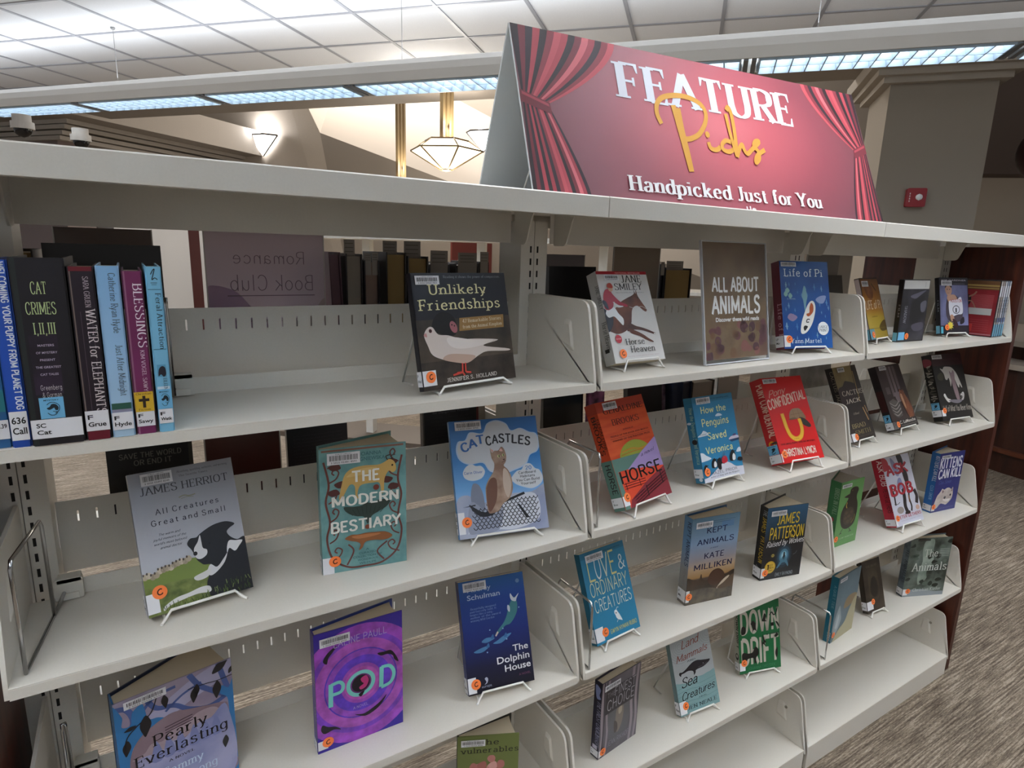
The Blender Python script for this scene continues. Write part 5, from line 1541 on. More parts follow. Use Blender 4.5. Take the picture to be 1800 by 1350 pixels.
# ---- upright spines on the top left shelf (front cover faces right, spine faces the viewer)
def spinebook(label, x_right, y, tk, h, col, sart, lines, blue=False, extra=None, v0=.05, v1=.155, hard=True, depth=.15, cc=None):
    root = thing('book', label, 'book', loc=(x_right, y, SZ[1] + .0004), rot=(0, 0, R(90)), group='books standing upright on the top left shelf')
    w, t = depth, tk
    bt = .002
    mb = MB()
    cc = cc or col
    mb.box(.003, w, 0, bt, 0, h, cc)
    mb.box(.003, w, t - bt, t, 0, h, cc)
    arc = [(.006, 0), (.0025, t * .06), (.0006, t * .22), (0, t * .5), (.0006, t * .78), (.0025, t * .94), (.006, t)]
    mb.prism([(.008, 0)] + arc[1:-1] + [(.008, t)], 0, h, col, axis='z', smooth=False)
    S = Art.plane(mb, (-.0003, t - .0016, 0), (0, -1, 0), (0, 0, 1), t - .0032, h)
    sart(S)
    cv = mb.build('cover', root)
    mb = MB()
    ins = .004 if hard else .0003
    mb.box(.009, w - .005, bt + .0003, t - bt - .0003, ins, h - ins if hard else h - .0003, PAGES)
    mb.build('pages', root)
    mb = MB()
    mb.box(-.0013, -.0011, .0008, t - .0008, v0 * h, v1 * h, LABELW)
    A = Art.plane(mb, (-.0013, t - .0008, v0 * h), (0, -1, 0), (0, 0, 1), t - .0016, (v1 - v0) * h, PM, 1)
    for i, l in enumerate(lines):
        A.k = 2
        A.txt(l, .10, .58 - .36 * i, .23, '#131214', 'sans', min(.8, .0058 * len(l) / (t - .0016) * .62 * (1.25 if len(l) > 1 else 1.5)), align='l', bold=.02)
    mb.build('call_number_label', cv)
    if extra:
        extra(cv, t, h)
    return root
def genre(root, t, h, z0, y0, wdt, col, kind):
    mb = MB()
    hh = .025
    y1 = y0 - wdt
    mb.box(-.0017, -.0014, min(y0, y1), max(y0, y1), z0, z0 + hh, col)
    A = Art.plane(mb, (-.0017, max(y0, y1), z0), (0, -1, 0), (0, 0, 1), wdt, hh, PM, 1)
    if kind == 'cross':
        A.txt('Christian', .5, .86, .10, '#2c2410', 'serif', .8); A.txt('Fiction', .5, .06, .10, '#2c2410', 'serif', .62)
        A.rect(.42, .20, .58, .80, '#2a1c10'); A.rect(.22, .52, .78, .66, '#2a1c10')
    else:
        A.txt('MYSTERY', .5, .84, .07, '#10202a', 'sans', .62)
        A.sm([(.28, .50), (.40, .56), (.50, .68), (.66, .66), (.76, .52), (.72, .38), (.62, .40), (.58, .50), (.46, .44), (.36, .42)], '#10202a')
        A.line([(.30, .66), (.44, .76), (.64, .74), (.80, .58), (.76, .36), (.60, .24)], .03, '#10202a'); A.line([(.30, .28), (.44, .16), (.62, .18), (.68, .30), (.52, .34)], .03, '#10202a')
    mb.build('genre_label', root)
def p_pup0(S):
    S.rect(0, 0, 1, 1, '#2b5f8e'); S.rect(0, .5, 1, 1, '#2f62c0'); S.rect(0, .2, 1, .32, '#2c7a84')
def p_pup(S):
    S.rect(0, 0, 1, 1, '#2552b4')
    S.txt('WELCOMING YOUR PUPPY FROM PLANET DOG', .5, .60, .42, '#e6ebf4', 'heavy', .78, rot=-90)
    S.rect(0, 0, 1, .05, '#2149a0')
def p_cat(S):
    S.rect(0, 0, 1, 1, '#1e1c22'); S.rect(0, 0, .10, 1, '#262c2c')
    S.rect(.16, .28, .72, .60, soft('plum_print', '#221c26', '#3c2c44', ns=14))
    gl = '#c4d69a'
    S.txt('CAT', .48, .815, .062, gl, 'serif', .30); S.txt('CRIMES', .48, .71, .062, gl, 'serif', .58); S.txt('I,II,III', .50, .605, .06, gl, 'serif', .42)
    for i, l in enumerate(('MASTERS', 'OF MYSTERY', 'PRESENT', 'THE GREATEST', 'CAT TALES')):
        S.k = 4; S.txt(l, .48, .54 - .039 * i, .012, '#b6a9bc', 'sans', (.32, .42, .30, .50, .36)[i])
    S.txt('Greenberg', .48, .305, .026, '#cfc8cc', 'mono', .42); S.txt('& Gorman', .48, .265, .026, '#cfc8cc', 'mono', .38)
def p_water(S):
    S.rect(0, 0, 1, 1, '#231a24'); S.rect(0, 0, .06, 1, '#7a6a64'); S.rect(0, .975, 1, 1, '#6a1a26'); S.rect(0, 0, 1, .055, '#6a1a2a')
    for u in (.3, .78):
        S.rect(u, .10, u + .02, .75, '#5c4c58')
    S.txt('SARA GRUEN', .56, .86, .24, '#b9a9b0', 'serif', .17, rot=-90)
    S.txt('WATER for ELEPHANTS', .54, .46, .42, '#e2d6d6', 'serif', .60, rot=-90)
def p_hyde(S):
    S.rect(0, 0, 1, 1, ramp_mat('pale_sky_spine', 'LINEAR', [(0, '#a9c6dc'), (.5, '#9cc3e6'), (1, '#86b6e0')], rot=(0, R(90), 0), scale=(4.83, 4.83, 4.83), rough=.3))
    S.rect(0, .165, 1, .205, '#2e5a4c'); S.rect(0, .15, 1, .168, '#8f8fa8')
    S.txt('Catherine Ryan Hyde', .52, .79, .34, '#46505e', 'serif', .34, rot=-90); S.txt('Just After Midnight', .52, .40, .34, '#46505e', 'serif', .30, rot=-90)
def p_bless(S):
    S.rect(0, 0, 1, 1, soft('plum_cloth', '#6c2652', '#7c3060', ns=12)); S.rect(0, 0, .1, 1, '#96627e')
    S.txt('BLESSINGS', .5, .735, .55, '#f0e4ec', 'serif', .38, rot=-90); S.txt('KIM VOGEL SAWYER', .56, .38, .24, '#dcc4d2', 'serif', .29, rot=-90)
def p_feral(S):
    S.rect(0, 0, 1, 1, '#7cbcdc'); S.rect(0, .865, 1, .87, '#4a7c98'); S.rect(0, .51, 1, .515, '#4a7c98'); S.rect(0, .245, 1, .285, '#cfe2ee')
    S.line([(.3, .955), (.5, .98), (.62, .985), (.5, .955), (.38, .925), (.6, .935), (.8, .925)], .07, '#18202a'); S.rect(.25, .905, .75, .908, '#28343e'); S.rect(.3, .895, .7, .897, '#28343e')
    S.txt('Feral Attraction', .52, .68, .42, '#26323c', 'serif', .33, rot=-90)
    S.rect(.12, .345, .82, .42, '#5fa0c4'); S.sm([(.2, .35), (.25, .39), (.5, .41), (.75, .40), (.8, .36), (.6, .345), (.4, .36)], '#2a2a36')
    S.txt('EILEEN', .55, .30, .28, '#48586a', 'serif', .07, rot=-90)

spinebook('blue and teal upright book cut by the left edge of the photo', .0485, .008, .0185, .2125, '#2b5f8e', p_pup0, ['636.39'])
spinebook('bright blue spine lettered in white about a puppy, left of the thick black spine', .0668, .003, .0178, .2127, '#2552b4', p_pup, ['636', 'Call'], v0=.04, v1=.20)
spinebook('thick black spine with green lettering and blue cat sticker, widest upright book', .1182, -.001, .0502, .2156, '#1e1c22', p_cat, ['SC', 'Cat'], v0=.04, v1=.145, extra=lambda r, t, h: genre(r, t, h, .032, t - .011, .023, BLUEL, 'mystery'))
spinebook('dark plum spine with white lettering about elephants, right of the thick black spine', .1450, .0, .0252, .2064, '#231a24', p_water, ['F', 'Grue'], v0=.055, v1=.175)
spinebook('pale sky blue spine with grey serif lettering and green band, between dark and purple spines', .1700, .0, .0235, .2074, '#9cc3e6', p_hyde, ['F', 'Hyde'], v0=.045, v1=.15)
spinebook('purple spine with white capitals and yellow cross sticker, shortest upright book', .1930, .002, .0212, .2015, '#6c2652', p_bless, ['F', 'Sawy'], v0=.05, v1=.15, extra=lambda r, t, h: genre(r, t, h, .029, t - .0005, t - .001, M('#d9b02e', .5), 'cross'))
spinebook('slim light blue spine with blue cat sticker, rightmost upright book beside the wire bookend', .2132, .001, .0170, .2071, '#7cbcdc', p_feral, ['F', 'Watk'], v0=.055, v1=.145, extra=lambda r, t, h: genre(r, t, h, .0305, t - .0003, t - .0006, BLUEL, 'mystery'))

# ---- displayed books: name of art, pose from the shelf they stand on
def shown(kind, label, lev, x, y, dz, yaw, tilt, w, h, t, front, ez_label=None, **kw):
    dz = dz + .0014 if ez_label else dz
    pos = (x, y, SZ[lev] + dz)
    ez_h = kw.pop('ez_h', None)
    o = book(kind, label, G_FACE if kind == 'book' else 'film cases on the top right shelf', pos, yaw, tilt, w, h, t, front, **kw)
    if ez_label:
        easel(pos, yaw, tilt, w, t, ez_label, lift=dz, h=ez_h or min(.15, h * .7))
    return o
def lab(*l):
    return list(l)
shown('book', 'dark square book with a white dove on the top left shelf', 1, 0.5764, 0.0392, 0.0069, 11.2, 12.1, 0.2067, 0.1951, .013, '#222128', 'white wire easel under the dove book', art=a_dove, bar=(.035, .90, .27, .975), sticker=(.075, .115), tagspec=(.04, .17, .13, lab('F', 'Hol')))
shown('book', 'white paperback with a jockey riding a brown horse', 1, 1.0204, 0.0765, 0.0161, 2.0, 23.3, 0.1487, 0.2015, .030, '#dedbd8', 'white wire easel under the white horse race paperback', art=a_horse, sart=s_horse, spine=P('#b9b7b4'), hard=False, pages=PAGES, bar=(.13, .895, .41, .96), sticker=(.175, .095))
shown('book', 'deep blue book with a white boat seen from above and a maroon spine', 1, 1.6013, 0.0876, 0.0120, -14.9, 15.0, 0.1541, 0.2292, .030, '#17498f', 'white wire easel under the deep blue boat book', art=a_boat, sart=s_boat, spine=P('#6d1f33'), bar=(.02, .935, .33, .985), sticker=(.10, .105), tagspec=(.02, .15, .12, lab('LP', 'Mar')))
shown('book', 'grey book with a black and white sheepdog lying in grass', 2, 0.1616, 0.0669, 0.0095, 7.5, 22.2, 0.1437, 0.2080, .014, '#a9abb4', 'white wire easel under the grey sheepdog book', art=a_collie, hard=False, bar=(.11, .90, .40, .985), sticker=(.125, .155), tagspec=(.02, .155, .11, lab('B', 'Her')))
shown('book', 'teal hardcover with scrolling vines and a golden antelope, standing slightly open', 2, 0.4135, 0.0875, 0.0004, -8.0, 0.0, 0.1424, 0.2197, .022, '#6a9a99', art=a_best, ang=21, bar=(.09, .875, .46, .965), sticker=(.14, .10), tagspec=(.0, .135, .13, lab('590', 'Bag')))
shown('book', 'blue sky book with a sitting cat, clouds and a scaled cardboard castle', 2, 0.6636, 0.0747, 0.0086, -10.8, 23.4, 0.1824, 0.2234, .011, '#4f97d6', 'white wire easel under the cat and clouds book', art=a_cat, hard=False, bar=(.06, .915, .35, .99), sticker=(.09, .135), tagspec=(.04, .22, .07, lab('636', 'Oli')))
shown('book', 'orange and red book with a green setting sun and large black lettering', 2, 1.0187, 0.0135, 0.0181, 9.0, 26.6, 0.1615, 0.2327, .031, '#d04a26', 'white wire easel under the orange sunset book', art=a_orange, sart=s_orange, bar=(.13, .915, .41, .985), sticker=(.085, .105), tagspec=(.03, .12, .11, lab('F', 'Broo')))
shown('book', 'sky blue book with pale yellow lettering, small penguins and icebergs', 2, 1.3023, 0.0512, 0.0127, 0.4, 18.4, 0.1448, 0.2057, .027, '#2e86b4', 'white wire easel under the penguin book', art=a_peng, sart=s_peng, hard=False, spine=P('#2f7ea6'), bar=(.08, .91, .42, .985), sticker=(.09, .12), tagspec=(.06, .165, .0, lab('F', 'Prior')))
shown('book', 'bright red book with a golden horseshoe wearing a brown cap', 2, 1.5785, 0.0356, 0.0221, -6.8, 28.2, 0.1526, 0.2307, .038, '#d9201f', 'white wire easel under the red horseshoe book', art=a_pony, sart=s_pony, spine=P('#c01e22'), bar=(.04, .93, .36, .985), sticker=(.075, .10), tagspec=(.015, .11, .02, lab('F', 'Lyn'), .0016, True, True))
shown('book', 'dark brown book with a desert butte and pale serif lettering, half behind a bracket', 2, 1.9612, 0.0681, 0.0133, 2.9, 24.4, 0.1362, 0.2308, .022, '#2b211d', 'white wire easel under the desert butte book', art=a_cactus, sart=s_cactus, spine=P('#1c1614'), bar=(.18, .925, .46, .985), sticker=(.185, .065), tagspec=(.01, .115, .17, lab('F', 'Smi')))
shown('book', 'dark brown book with a rust-coloured dog in an alley', 2, 2.2164, 0.0780, 0.0145, 2.6, 25.4, 0.1589, 0.2134, .024, '#2e201f', 'white wire easel under the alley dog book', art=a_fox, sart=s_fox, spine=P('#20171a'), bar=(.11, .925, .39, .99), sticker=(.185, .08), tagspec=(.02, .13, .17, lab('F', 'LaM'), .0016, True, True))
shown('book', 'black book with a pale horse head above rough white script', 2, 2.5033, 0.0650, 0.0152, -7.4, 20.8, 0.1684, 0.2316, .031, '#191715', 'white wire easel under the black horse head book', art=a_dark, sart=s_dark, spine=P('#171514'), bar=(.02, .925, .34, .985), sticker=(.09, .15), tagspec=(.07, .165, .11, lab('M', 'Fran'), .0016, True, True))
shown('book', 'pale blue and mauve book with black leaves at the bottom edge', 3, 0.1053, 0.0730, 0.0004, 10.8, 0.0, 0.1632, 0.2100, .030, '#9d92a8', art=a_pearly, spine=P('#2f6ea8'), ang=21, back=P('#1d2740'), bar=(.08, .925, .42, .985), hard=True)
shown('book', 'purple book with swirling rings and mint green letters, standing slightly open', 3, 0.3875, 0.0651, 0.0004, -0.5, 0.0, 0.1555, 0.2312, .022, '#3c2a9a', art=a_pod, sart=s_pod, spine=P('#4a3c8c'), ang=9, back=P('#2c3f8a'), bar=(.06, .885, .39, .955), sticker=(.11, .085), tagspec=(.03, .105, .11, lab('F', 'Paul')))
shown('book', 'navy book with a diving figure and white lettering on the third left shelf', 3, 0.6730, 0.0470, 0.0117, -9.5, 21.9, 0.1401, 0.2155, .020, '#1c2a6a', 'white wire easel under the navy diver book', art=a_dolphin, hard=False, bar=(.06, .905, .41, .985), sticker=(.115, .09), tagspec=(.015, .15, .12, lab('F', 'Schu')))
shown('book', 'olive green book with a pink flower at the bottom edge of the photo', 4, 0.6591, 0.0676, 0.0004, -24.7, 0.0, 0.1250, 0.2302, .012, '#6f7a45', art=a_vuln, spine=P('#2a2a22'), ang=22, bar=(.06, .90, .45, .965))
shown('book', 'plain blue book with tall cream lettering and a small white parrot', 3, 0.9934, 0.0453, 0.0109, 4.1, 22.0, 0.1378, 0.2027, .018, '#2b80a6', 'white wire easel under the blue parrot book', art=a_love, hard=False, spine=P('#236680'), bar=(.10, .885, .49, .965), sticker=(.215, .11), tagspec=(.03, .18, .18, lab('F', 'Rub')))
shown('book', 'dusk blue and brown hardcover with a horse muzzle on a hill, standing slightly open', 3, 1.3041, 0.0776, 0.0004, -9.8, 0.0, 0.1480, 0.2343, .030, '#6f8494', art=a_kept, sart=s_kept, spine=P('#7fa0bc'), ang=8, back=P('#3d648c'), bar=(.08, .885, .42, .955), sticker=(.06, .10), tagspec=(.035, .17, .07, lab('F', 'Mil')))
shown('book', 'black book with yellow capitals and a glowing blue figure', 3, 1.5794, 0.0622, 0.0004, -12.6, 0.0, 0.1366, 0.2123, .028, '#17181c', art=a_patt, sart=s_patt, spine=P('#16171b'), ang=21, bar=(.09, .885, .46, .955), sticker=(.10, .105), tagspec=(.035, .17, .09, lab('F', 'Patt')))
shown('book', 'green book with a dark crow on the third right shelf', 3, 1.9500, 0.0774, 0.0004, -1.3, 0.0, 0.1190, 0.2120, .034, '#62995a', art=a_bird, sart=s_bird, spine=P('#3d7a4c'), ang=21, back=P('#2f5a3c'), pages=PAGESG, bar=(.03, .91, .44, .965), sticker=(.07, .13))
shown('book', 'white and red book with walking dogs and red letters, leaning on an easel', 3, 2.2438, 0.0375, 0.0173, -3.7, 22.6, 0.1545, 0.2270, .034, '#c9c9d6', 'white wire easel under the red and white dog book', art=a_bob, sart=s_bob, spine=P('#b01e34'), hard=False, sticker=(.085, .12), tagspec=(.02, .115, .06, lab('F', 'Geth')))
shown('book', 'royal blue book with a white kitten and bold white capitals', 3, 2.5249, 0.0632, 0.0004, -8.4, 0.0, 0.1356, 0.2194, .029, '#2f3478', art=a_kit, sart=s_kit, spine=P('#2468ae'), ang=14, bar=(.06, .915, .42, .965), sticker=(.075, .10), tagspec=(.03, .13, .13, lab('M', 'Sim')))
shown('book', 'grey-brown forest book with silvery outlined letters on the fourth middle shelf', 4, 1.0339, 0.0637, 0.0004, 7.0, 0.0, 0.1374, 0.2065, .024, '#56515a', art=a_fin, sart=s_fin, spine=P('#1f1c30'), ang=2, bar=(.06, .885, .45, .955), sticker=(.10, .085), tagspec=(.03, .115, .08, lab('F', 'Rik')))
shown('book', 'pale grey book with a black whale above green waves', 4, 1.3035, 0.0530, 0.0100, -4.7, 21.2, 0.1367, 0.1921, .016, '#a8adae', 'white wire easel under the whale book', art=a_whale, hard=False, spine=P('#6d8588'), sticker=(.145, .12), tagspec=(.02, .185, .16, lab('F', 'Neal')))
shown('book', 'bright green book with huge pale letters and black animal shapes', 4, 1.5806, 0.0876, 0.0083, -15.1, 13.1, 0.1423, 0.2006, .018, '#146a3c', 'white wire easel under the bright green book', art=a_drift, sart=s_drift, spine=P('#a8a69a'), hard=False, sticker=(.105, .155), tagspec=(.045, .16, .13, lab('F', 'Uns')))
shown('book', 'slate and sand book with a teal spine beside the wire bookend, fourth right shelf', 4, 1.9659, 0.0497, 0.0004, 5.2, 0.0, 0.1461, 0.2259, .023, '#526a77', art=a_teal, sart=s_teal, spine=P('#1a6a80'), ang=2, sticker=(.075, .12), bar=(.05, .92, .35, .975))
shown('book', 'small dark brown paperback on an easel between teal and forest covers', 4, 2.2230, 0.0710, 0.0093, -2.8, 16.5, 0.1020, 0.1751, .018, '#332a21', 'white wire easel under the small brown paperback', art=a_brown, hard=False, sticker=(.34, .20), tagspec=(.06, .22, .33, lab('F', 'Eng')))
shown('book', 'misty green forest book with white serif lettering, last on the fourth right shelf', 4, 2.4632, 0.0796, 0.0004, -22.0, 0.0, 0.1701, 0.2276, .026, '#4a574e', art=a_anim, sart=s_anim, spine=P('#59666e'), ang=2, sticker=(.115, .10), tagspec=(.03, .135, .11, lab('F', 'Kief')))

# ---- film cases on the top right shelf
def dvd(label, x, y, dz, yaw, tilt, art, sart, ez=None, col='#17161a'):
    pos = (x, y, SZ[1] + dz)
    root = thing('disc_case', label, 'disc case', loc=pos, rot=(-R(tilt), 0, R(yaw)), group='film cases on the top right shelf')
    w, h, t = .136, .190, .015
    mb = MB()
    mb.prism(rounded([(0, 0), (w, 0), (w, h), (0, h)], [.003] * 4, 3), .0004, t - .0004, M(col, .3), axis='y')
    A = Art.plane(mb, (.003, .0002, .003), (1, 0, 0), (0, 0, 1), w - .006, h - .006)
    art(A)
    S = Art.plane(mb, (-.0001, t - .001, .003), (0, -1, 0), (0, 0, 1), t - .002, h - .006)
    sart(S)
    mb.build('case', root)
    return root
def a_dy(A):
    A.rect(0, 0, 1, 1, ramp_mat('amber_print', 'LINEAR', [(0, '#a58c34'), (.35, '#b59a3a'), (.5, '#a8702a'), (1, '#7a4a20')], rot=(0, R(90), 0), scale=(5.3, 5.3, 5.3), rough=.3))
    A.sm([(.25, .96), (.5, .92), (.62, .80), (.5, .66), (.3, .68), (.16, .82)], soft('tawny_print', '#5e3020', '#8d5a34', ns=24)); A.line([(.6, .92), (.8, .8)], .05, '#54301c')
    A.txt('LIFE of PI', .50, .50, .135, '#e2cdb4', 'bold', .86)
    A.txt('now a film', .4, .66, .018, '#d4b48c', 'thin', .4); A.txt('AN ADVENTURE', .45, .36, .02, '#6a4a1c', 'sans', .3)
    A.sm([(.6, .2), (.9, .3), (1.05, .26), (1, .14), (.7, .12)], '#5a4a22'); A.rect(0, .17, 1, .18, '#7c6a2c')
    A.rect(0, 0, .26, .17, '#5f94a8')
def a_dd(A):
    A.rect(0, 0, 1, 1, soft('dark_film_print', '#17161c', '#3a3844', ns=14, lo=.42, hi=.72))
    A.sm([(.4, .30), (.36, .55), (.48, .68), (.64, .66), (.72, .5), (.66, .28)], '#141318'); A.sm([(.3, .74), (.5, .70), (.7, .76), (.9, .84), (.6, .8)], '#5a5868'); A.sm([(.74, .62), (.95, .66), (.95, .5), (.8, .48)], '#5a5a66')
    A.sm([(.48, .26), (.9, .3), (.92, .18), (.6, .16)], '#4e4a58'); A.rect(0, .86, 1, 1, '#d2d2d0')
    for i in range(8):
        A.k = 4; A.rect(.26 + i * .028, .90, .272 + i * .028, .96, '#55555a')
    A.rect(.82, .89, .86, .97, '#88888a')
    A.txt('SHADOW', .13, .44, .10, '#9a9aa4', 'serif', .28, rot=-90)
def a_da(A):
    A.rect(0, 0, 1, 1, ramp_mat('violet_print', 'noise', [(.3, '#2e2c3c'), (.7, '#8e92c0')], nscale=9, scale=(1, 1, .7), rough=.3))
    A.rect(0, .88, 1, 1, '#211f28'); A.rect(0, 0, 1, .14, '#26242e')
    A.txt('JOE GARDNER', .5, .955, .025, '#c8c4cc', 'sans', .9); A.rect(.48, .90, .9, .905, '#8c8c98')
    sk, sk2 = '#b98f78', '#8d6650'
    A.sm([(.22, .30), (.20, .50), (.26, .64), (.36, .68), (.52, .70), (.66, .64), (.76, .50), (.80, .32), (.70, .22), (.40, .2)], '#4c4450')
    A.sm([(.18, .82), (.22, .88), (.32, .89), (.40, .85), (.42, .76), (.36, .69), (.28, .68), (.21, .74)], sk); A.sm([(.18, .82), (.20, .89), (.32, .91), (.42, .87), (.40, .83), (.32, .87), (.24, .86)], '#2e2420')
    A.ell(.26, .80, .02, .008, '#241814'); A.ell(.34, .80, .02, .008, '#241814'); A.line([(.26, .735), (.33, .735)], .012, sk2)
    A.sm([(.24, .66), (.34, .70), (.52, .70), (.60, .62), (.50, .54), (.32, .55)], sk)
    A.sm([(.30, .56), (.36, .60), (.60, .62), (.74, .66), (.80, .50), (.78, .36), (.60, .34), (.36, .30), (.30, .42)], '#d5d5de')
    A.txt('HOUSTON', .56, .565, .055, '#b8505c', 'bold', .40); A.ring(.56, .43, .12, .07, .02, '#3c3c46'); A.rect(.53, .38, .58, .46, '#2a2a32')
    A.sm([(.34, .32), (.42, .34), (.48, .28), (.44, .22), (.36, .24)], sk); A.sm([(.42, .26), (.56, .22), (.62, .12), (.5, .1)], '#3a2028'); A.sm([(.70, .24), (.82, .3), (.84, .2), (.7, .16)], '#2a2630')
    for i in range(10):
        a = i * 2 * pi / 10
        A.k = 9; A.poly([(.34 + .07 * cos(a - .25), .145 + .05 * sin(a - .25)), (.34 + .13 * cos(a), .145 + .095 * sin(a)), (.34 + .07 * cos(a + .25), .145 + .05 * sin(a + .25))], '#d6c03c')
    A.ell(.34, .145, .08, .055, '#dcc848')
    A.rect(-.0, 0, .08, .12, '#58b4cc')
def s_dark1(S):
    S.rect(0, 0, 1, 1, '#1a191e'); S.rect(0, 0, 1, .14, '#6fb2cc'); S.txt('FILM', .5, .5, .4, '#8a8a92', 'serif', .2, rot=-90)
def s_yel(S):
    S.rect(0, 0, 1, 1, '#c4b4b4'); S.rect(0, 0, 1, .17, '#5f94a8'); S.txt('LIFE OF PI', .5, .5, .45, '#8a5a34', 'bold', .3, rot=-90)
def barc2(o_, u0=.06, v0=.88, u1=.40, v1=.96):
    barcode(o_.children[0], .136, .19, u0, v0, u1, v1, off=.0012)
o = dvd('amber film case with white capitals, tilted on an easel behind the middle bracket', 2.029, .097, .0106, 8, 18.4, a_dy, s_yel)
barc2(o, .06, .86, .40, .95); dot(o.children[0], .136, .19, .17, .09, off=.0013)
easel((2.029, .097, SZ[1] + .0106), 8, 18.4, .136, .015, 'white wire easel under the amber film case', lift=.0106, h=.11)
o = dvd('dark film case with a white label band across its top, standing without an easel', 2.161, .091, .0006, -4.5, 1.7, a_dd, s_dark1)
mb = MB(); mb.box(.002, .034, -.0010, -.0007, .006, .030, BLUEL); mb.build('genre_label', o.children[0])
dot(o.children[0], .136, .19, .33, .09, off=.0013)
o = dvd('violet film case showing a basketball player in a white jersey', 2.468, .106, .0092, -13, 11.9, a_da, s_dark1)
barc2(o, .06, .855, .42, .945); dot(o.children[0], .136, .19, .22, .12, off=.0019)
easel((2.468, .106, SZ[1] + .0092), -13, 11.9, .136, .015, 'white wire easel under the basketball film case', lift=.0092, h=.11)
def a_red(A):
    A.rect(0, 0, 1, 1, soft('red_sleeve', '#7c2028', '#9a2a32', ns=10)); A.rect(0, .84, 1, 1, '#6a4a30'); A.rect(0, .9, 1, .93, '#a08850'); A.rect(0, .86, 1, .875, '#a08850')
    for i in range(14):
        A.k = 2; A.rect(.42, .74 - .018 * i, .92, .745 - .018 * i, '#b8646a')
    A.sm([(.05, .62), (.16, .74), (.26, .74), (.40, .72), (.42, .60), (.36, .50), (.40, .40), (.30, .38), (.14, .46)], '#1f1e26'); A.ell(.17, .75, .05, .04, '#8a6a58'); A.line([(.36, .70), (.46, .74), (.52, .80)], .04, '#9a7260'); A.line([(.3, .6), (.44, .62), (.56, .48)], .03, '#9a7260')
    A.rect(.40, .38, .92, .50, '#b4b4b2'); A.rect(0, .38, .36, .46, '#4a3038')
    for i in range(6):
        A.k = 5; A.rect(.05, .28 - .04 * i, .9, .287 - .04 * i, '#a04a4c')
    A.rect(.3, .06, .55, .2, '#b83a38'); A.rect(0, .015, 1, .03, '#b08088')
def a_plain(A):
    A.rect(0, 0, 1, 1, '#5a5a66')
def mk_s(c1, c2, c3):
    def f(S):
        S.rect(0, 0, 1, 1, c1); S.rect(0, .72, 1, .92, c2); S.rect(0, .0, 1, .22, '#5f9cb8'); S.rect(.1, .26, .9, .34, c3); S.txt('FILM', .5, .55, .5, '#3c3c48', 'bold', .22, rot=-90)
    return f
DV = [('film case with a red back sleeve turned to the left, first of the spine-out row', '#b0a8a0', '#d8d8dc', '#444'), ('film case with pale beige spine, second of the spine-out row', '#9c9088', '#c4c0c8', '#2f4a86'), ('film case with a white and navy spine, third of the spine-out row', '#c9ccd4', '#e0e0e6', '#27407c'), ('film case with a grey-blue spine, fourth of the spine-out row', '#8f9cb0', '#d6dae0', '#2a4a90'), ('film case with a pale grey spine, rightmost film case beside the wooden end', '#b4b8c0', '#e2e4e8', '#3a5a9a')]
for i, (lb, c1, c2, c3) in enumerate(DV):
    # standing on edge, sleeve back facing left, spine to the viewer
    dvd(lb, 2.640 + .0163 * i, .163, .0004, -88, 0, a_red if i == 0 else a_plain, lambda S: None, col='#2a2a30').children[0]
    o = [x for x in COL.objects if x.get('label') == lb][0]
    mb = MB()
    S = Art.plane(mb, (.1361, .001, .003), (0, 1, 0), (0, 0, 1), .013, .184)
    mk_s(c1, c2, c3 if len(c3) > 4 else '#444448')(S)
    mb.build('spine_insert', o.children[0])

# ---- sign on the middle top shelf
o = thing('acrylic_sign', 'clear acrylic stand holding a brown sign with white block letters on the top middle shelf', 'sign holder', loc=(1.256, .047, SZ[1] + .0012), rot=(-R(9.4), 0, R(.8)))
ACRYL = M('#dfe3e6', 0.08, alpha=.025, spec=.15)
mb = MB()
mb.box(0, .229, -.0035, -.0020, 0, .2765, ACRYL)
mb.box(0, .229, .0008, .0023, 0, .2765, ACRYL)
for x in (0, .2265):
    mb.box(x, x + .0025, -.0038, .0026, 0, .2768, M('#bfc2c6', .2))
mb.box(.0025, .2265, -.0038, .0026, 0, .0028, M('#cfd1d6', .2)); mb.box(.0025, .2265, -.0030, .0020, .2745, .2768, M('#b9bcc0', .2))
mb.prism([(-.0035, 0), (.085, .0165), (.085, .019), (.0, .0032)], .002, .227, ACRYL, axis='x')
mb.build('holder', o)
mb = MB()
mb.box(.004, .225, -.0012, -.0004, .010, .274, '#4a3c2c')
A = Art.plane(mb, (.004, -.0013, .010), (1, 0, 0), (0, 0, 1), .221, .264)
A.rect(0, 0, 1, 1, ramp_mat('brown_sign_print', 'noise', [(.3, '#553f2a'), (.5, '#735c3e'), (.7, '#624334')], nscale=7, detail=7, rough=.4))
random.seed(12)
for i in range(34):
    u, v = random.uniform(.04, .96), random.uniform(.02, .30)
    s = random.uniform(.03, .07)
    A.k = 2
    A.sm([(u + s * cos(t) * random.uniform(.7, 1.2), v + s * .8 * sin(t) * random.uniform(.7, 1.2)) for t in (0, 1.05, 2.1, 3.14, 4.2, 5.24)], random.choice(('#5c2f38', '#6a4a2c', '#4a2430', '#63353a', '#705a38', '#7c4a44')), 3)
A.txt('ALL ABOUT', .505, .585, .115, '#ececea', 'heavy', .74); A.txt('ANIMALS', .505, .395, .145, '#ececea', 'heavy', .76)
A.txt('Discover these wild reads', .52, .325, .036, '#e4e4e2', 'sans', .70, bold=.03)
mb.build('sign_sheet', o)

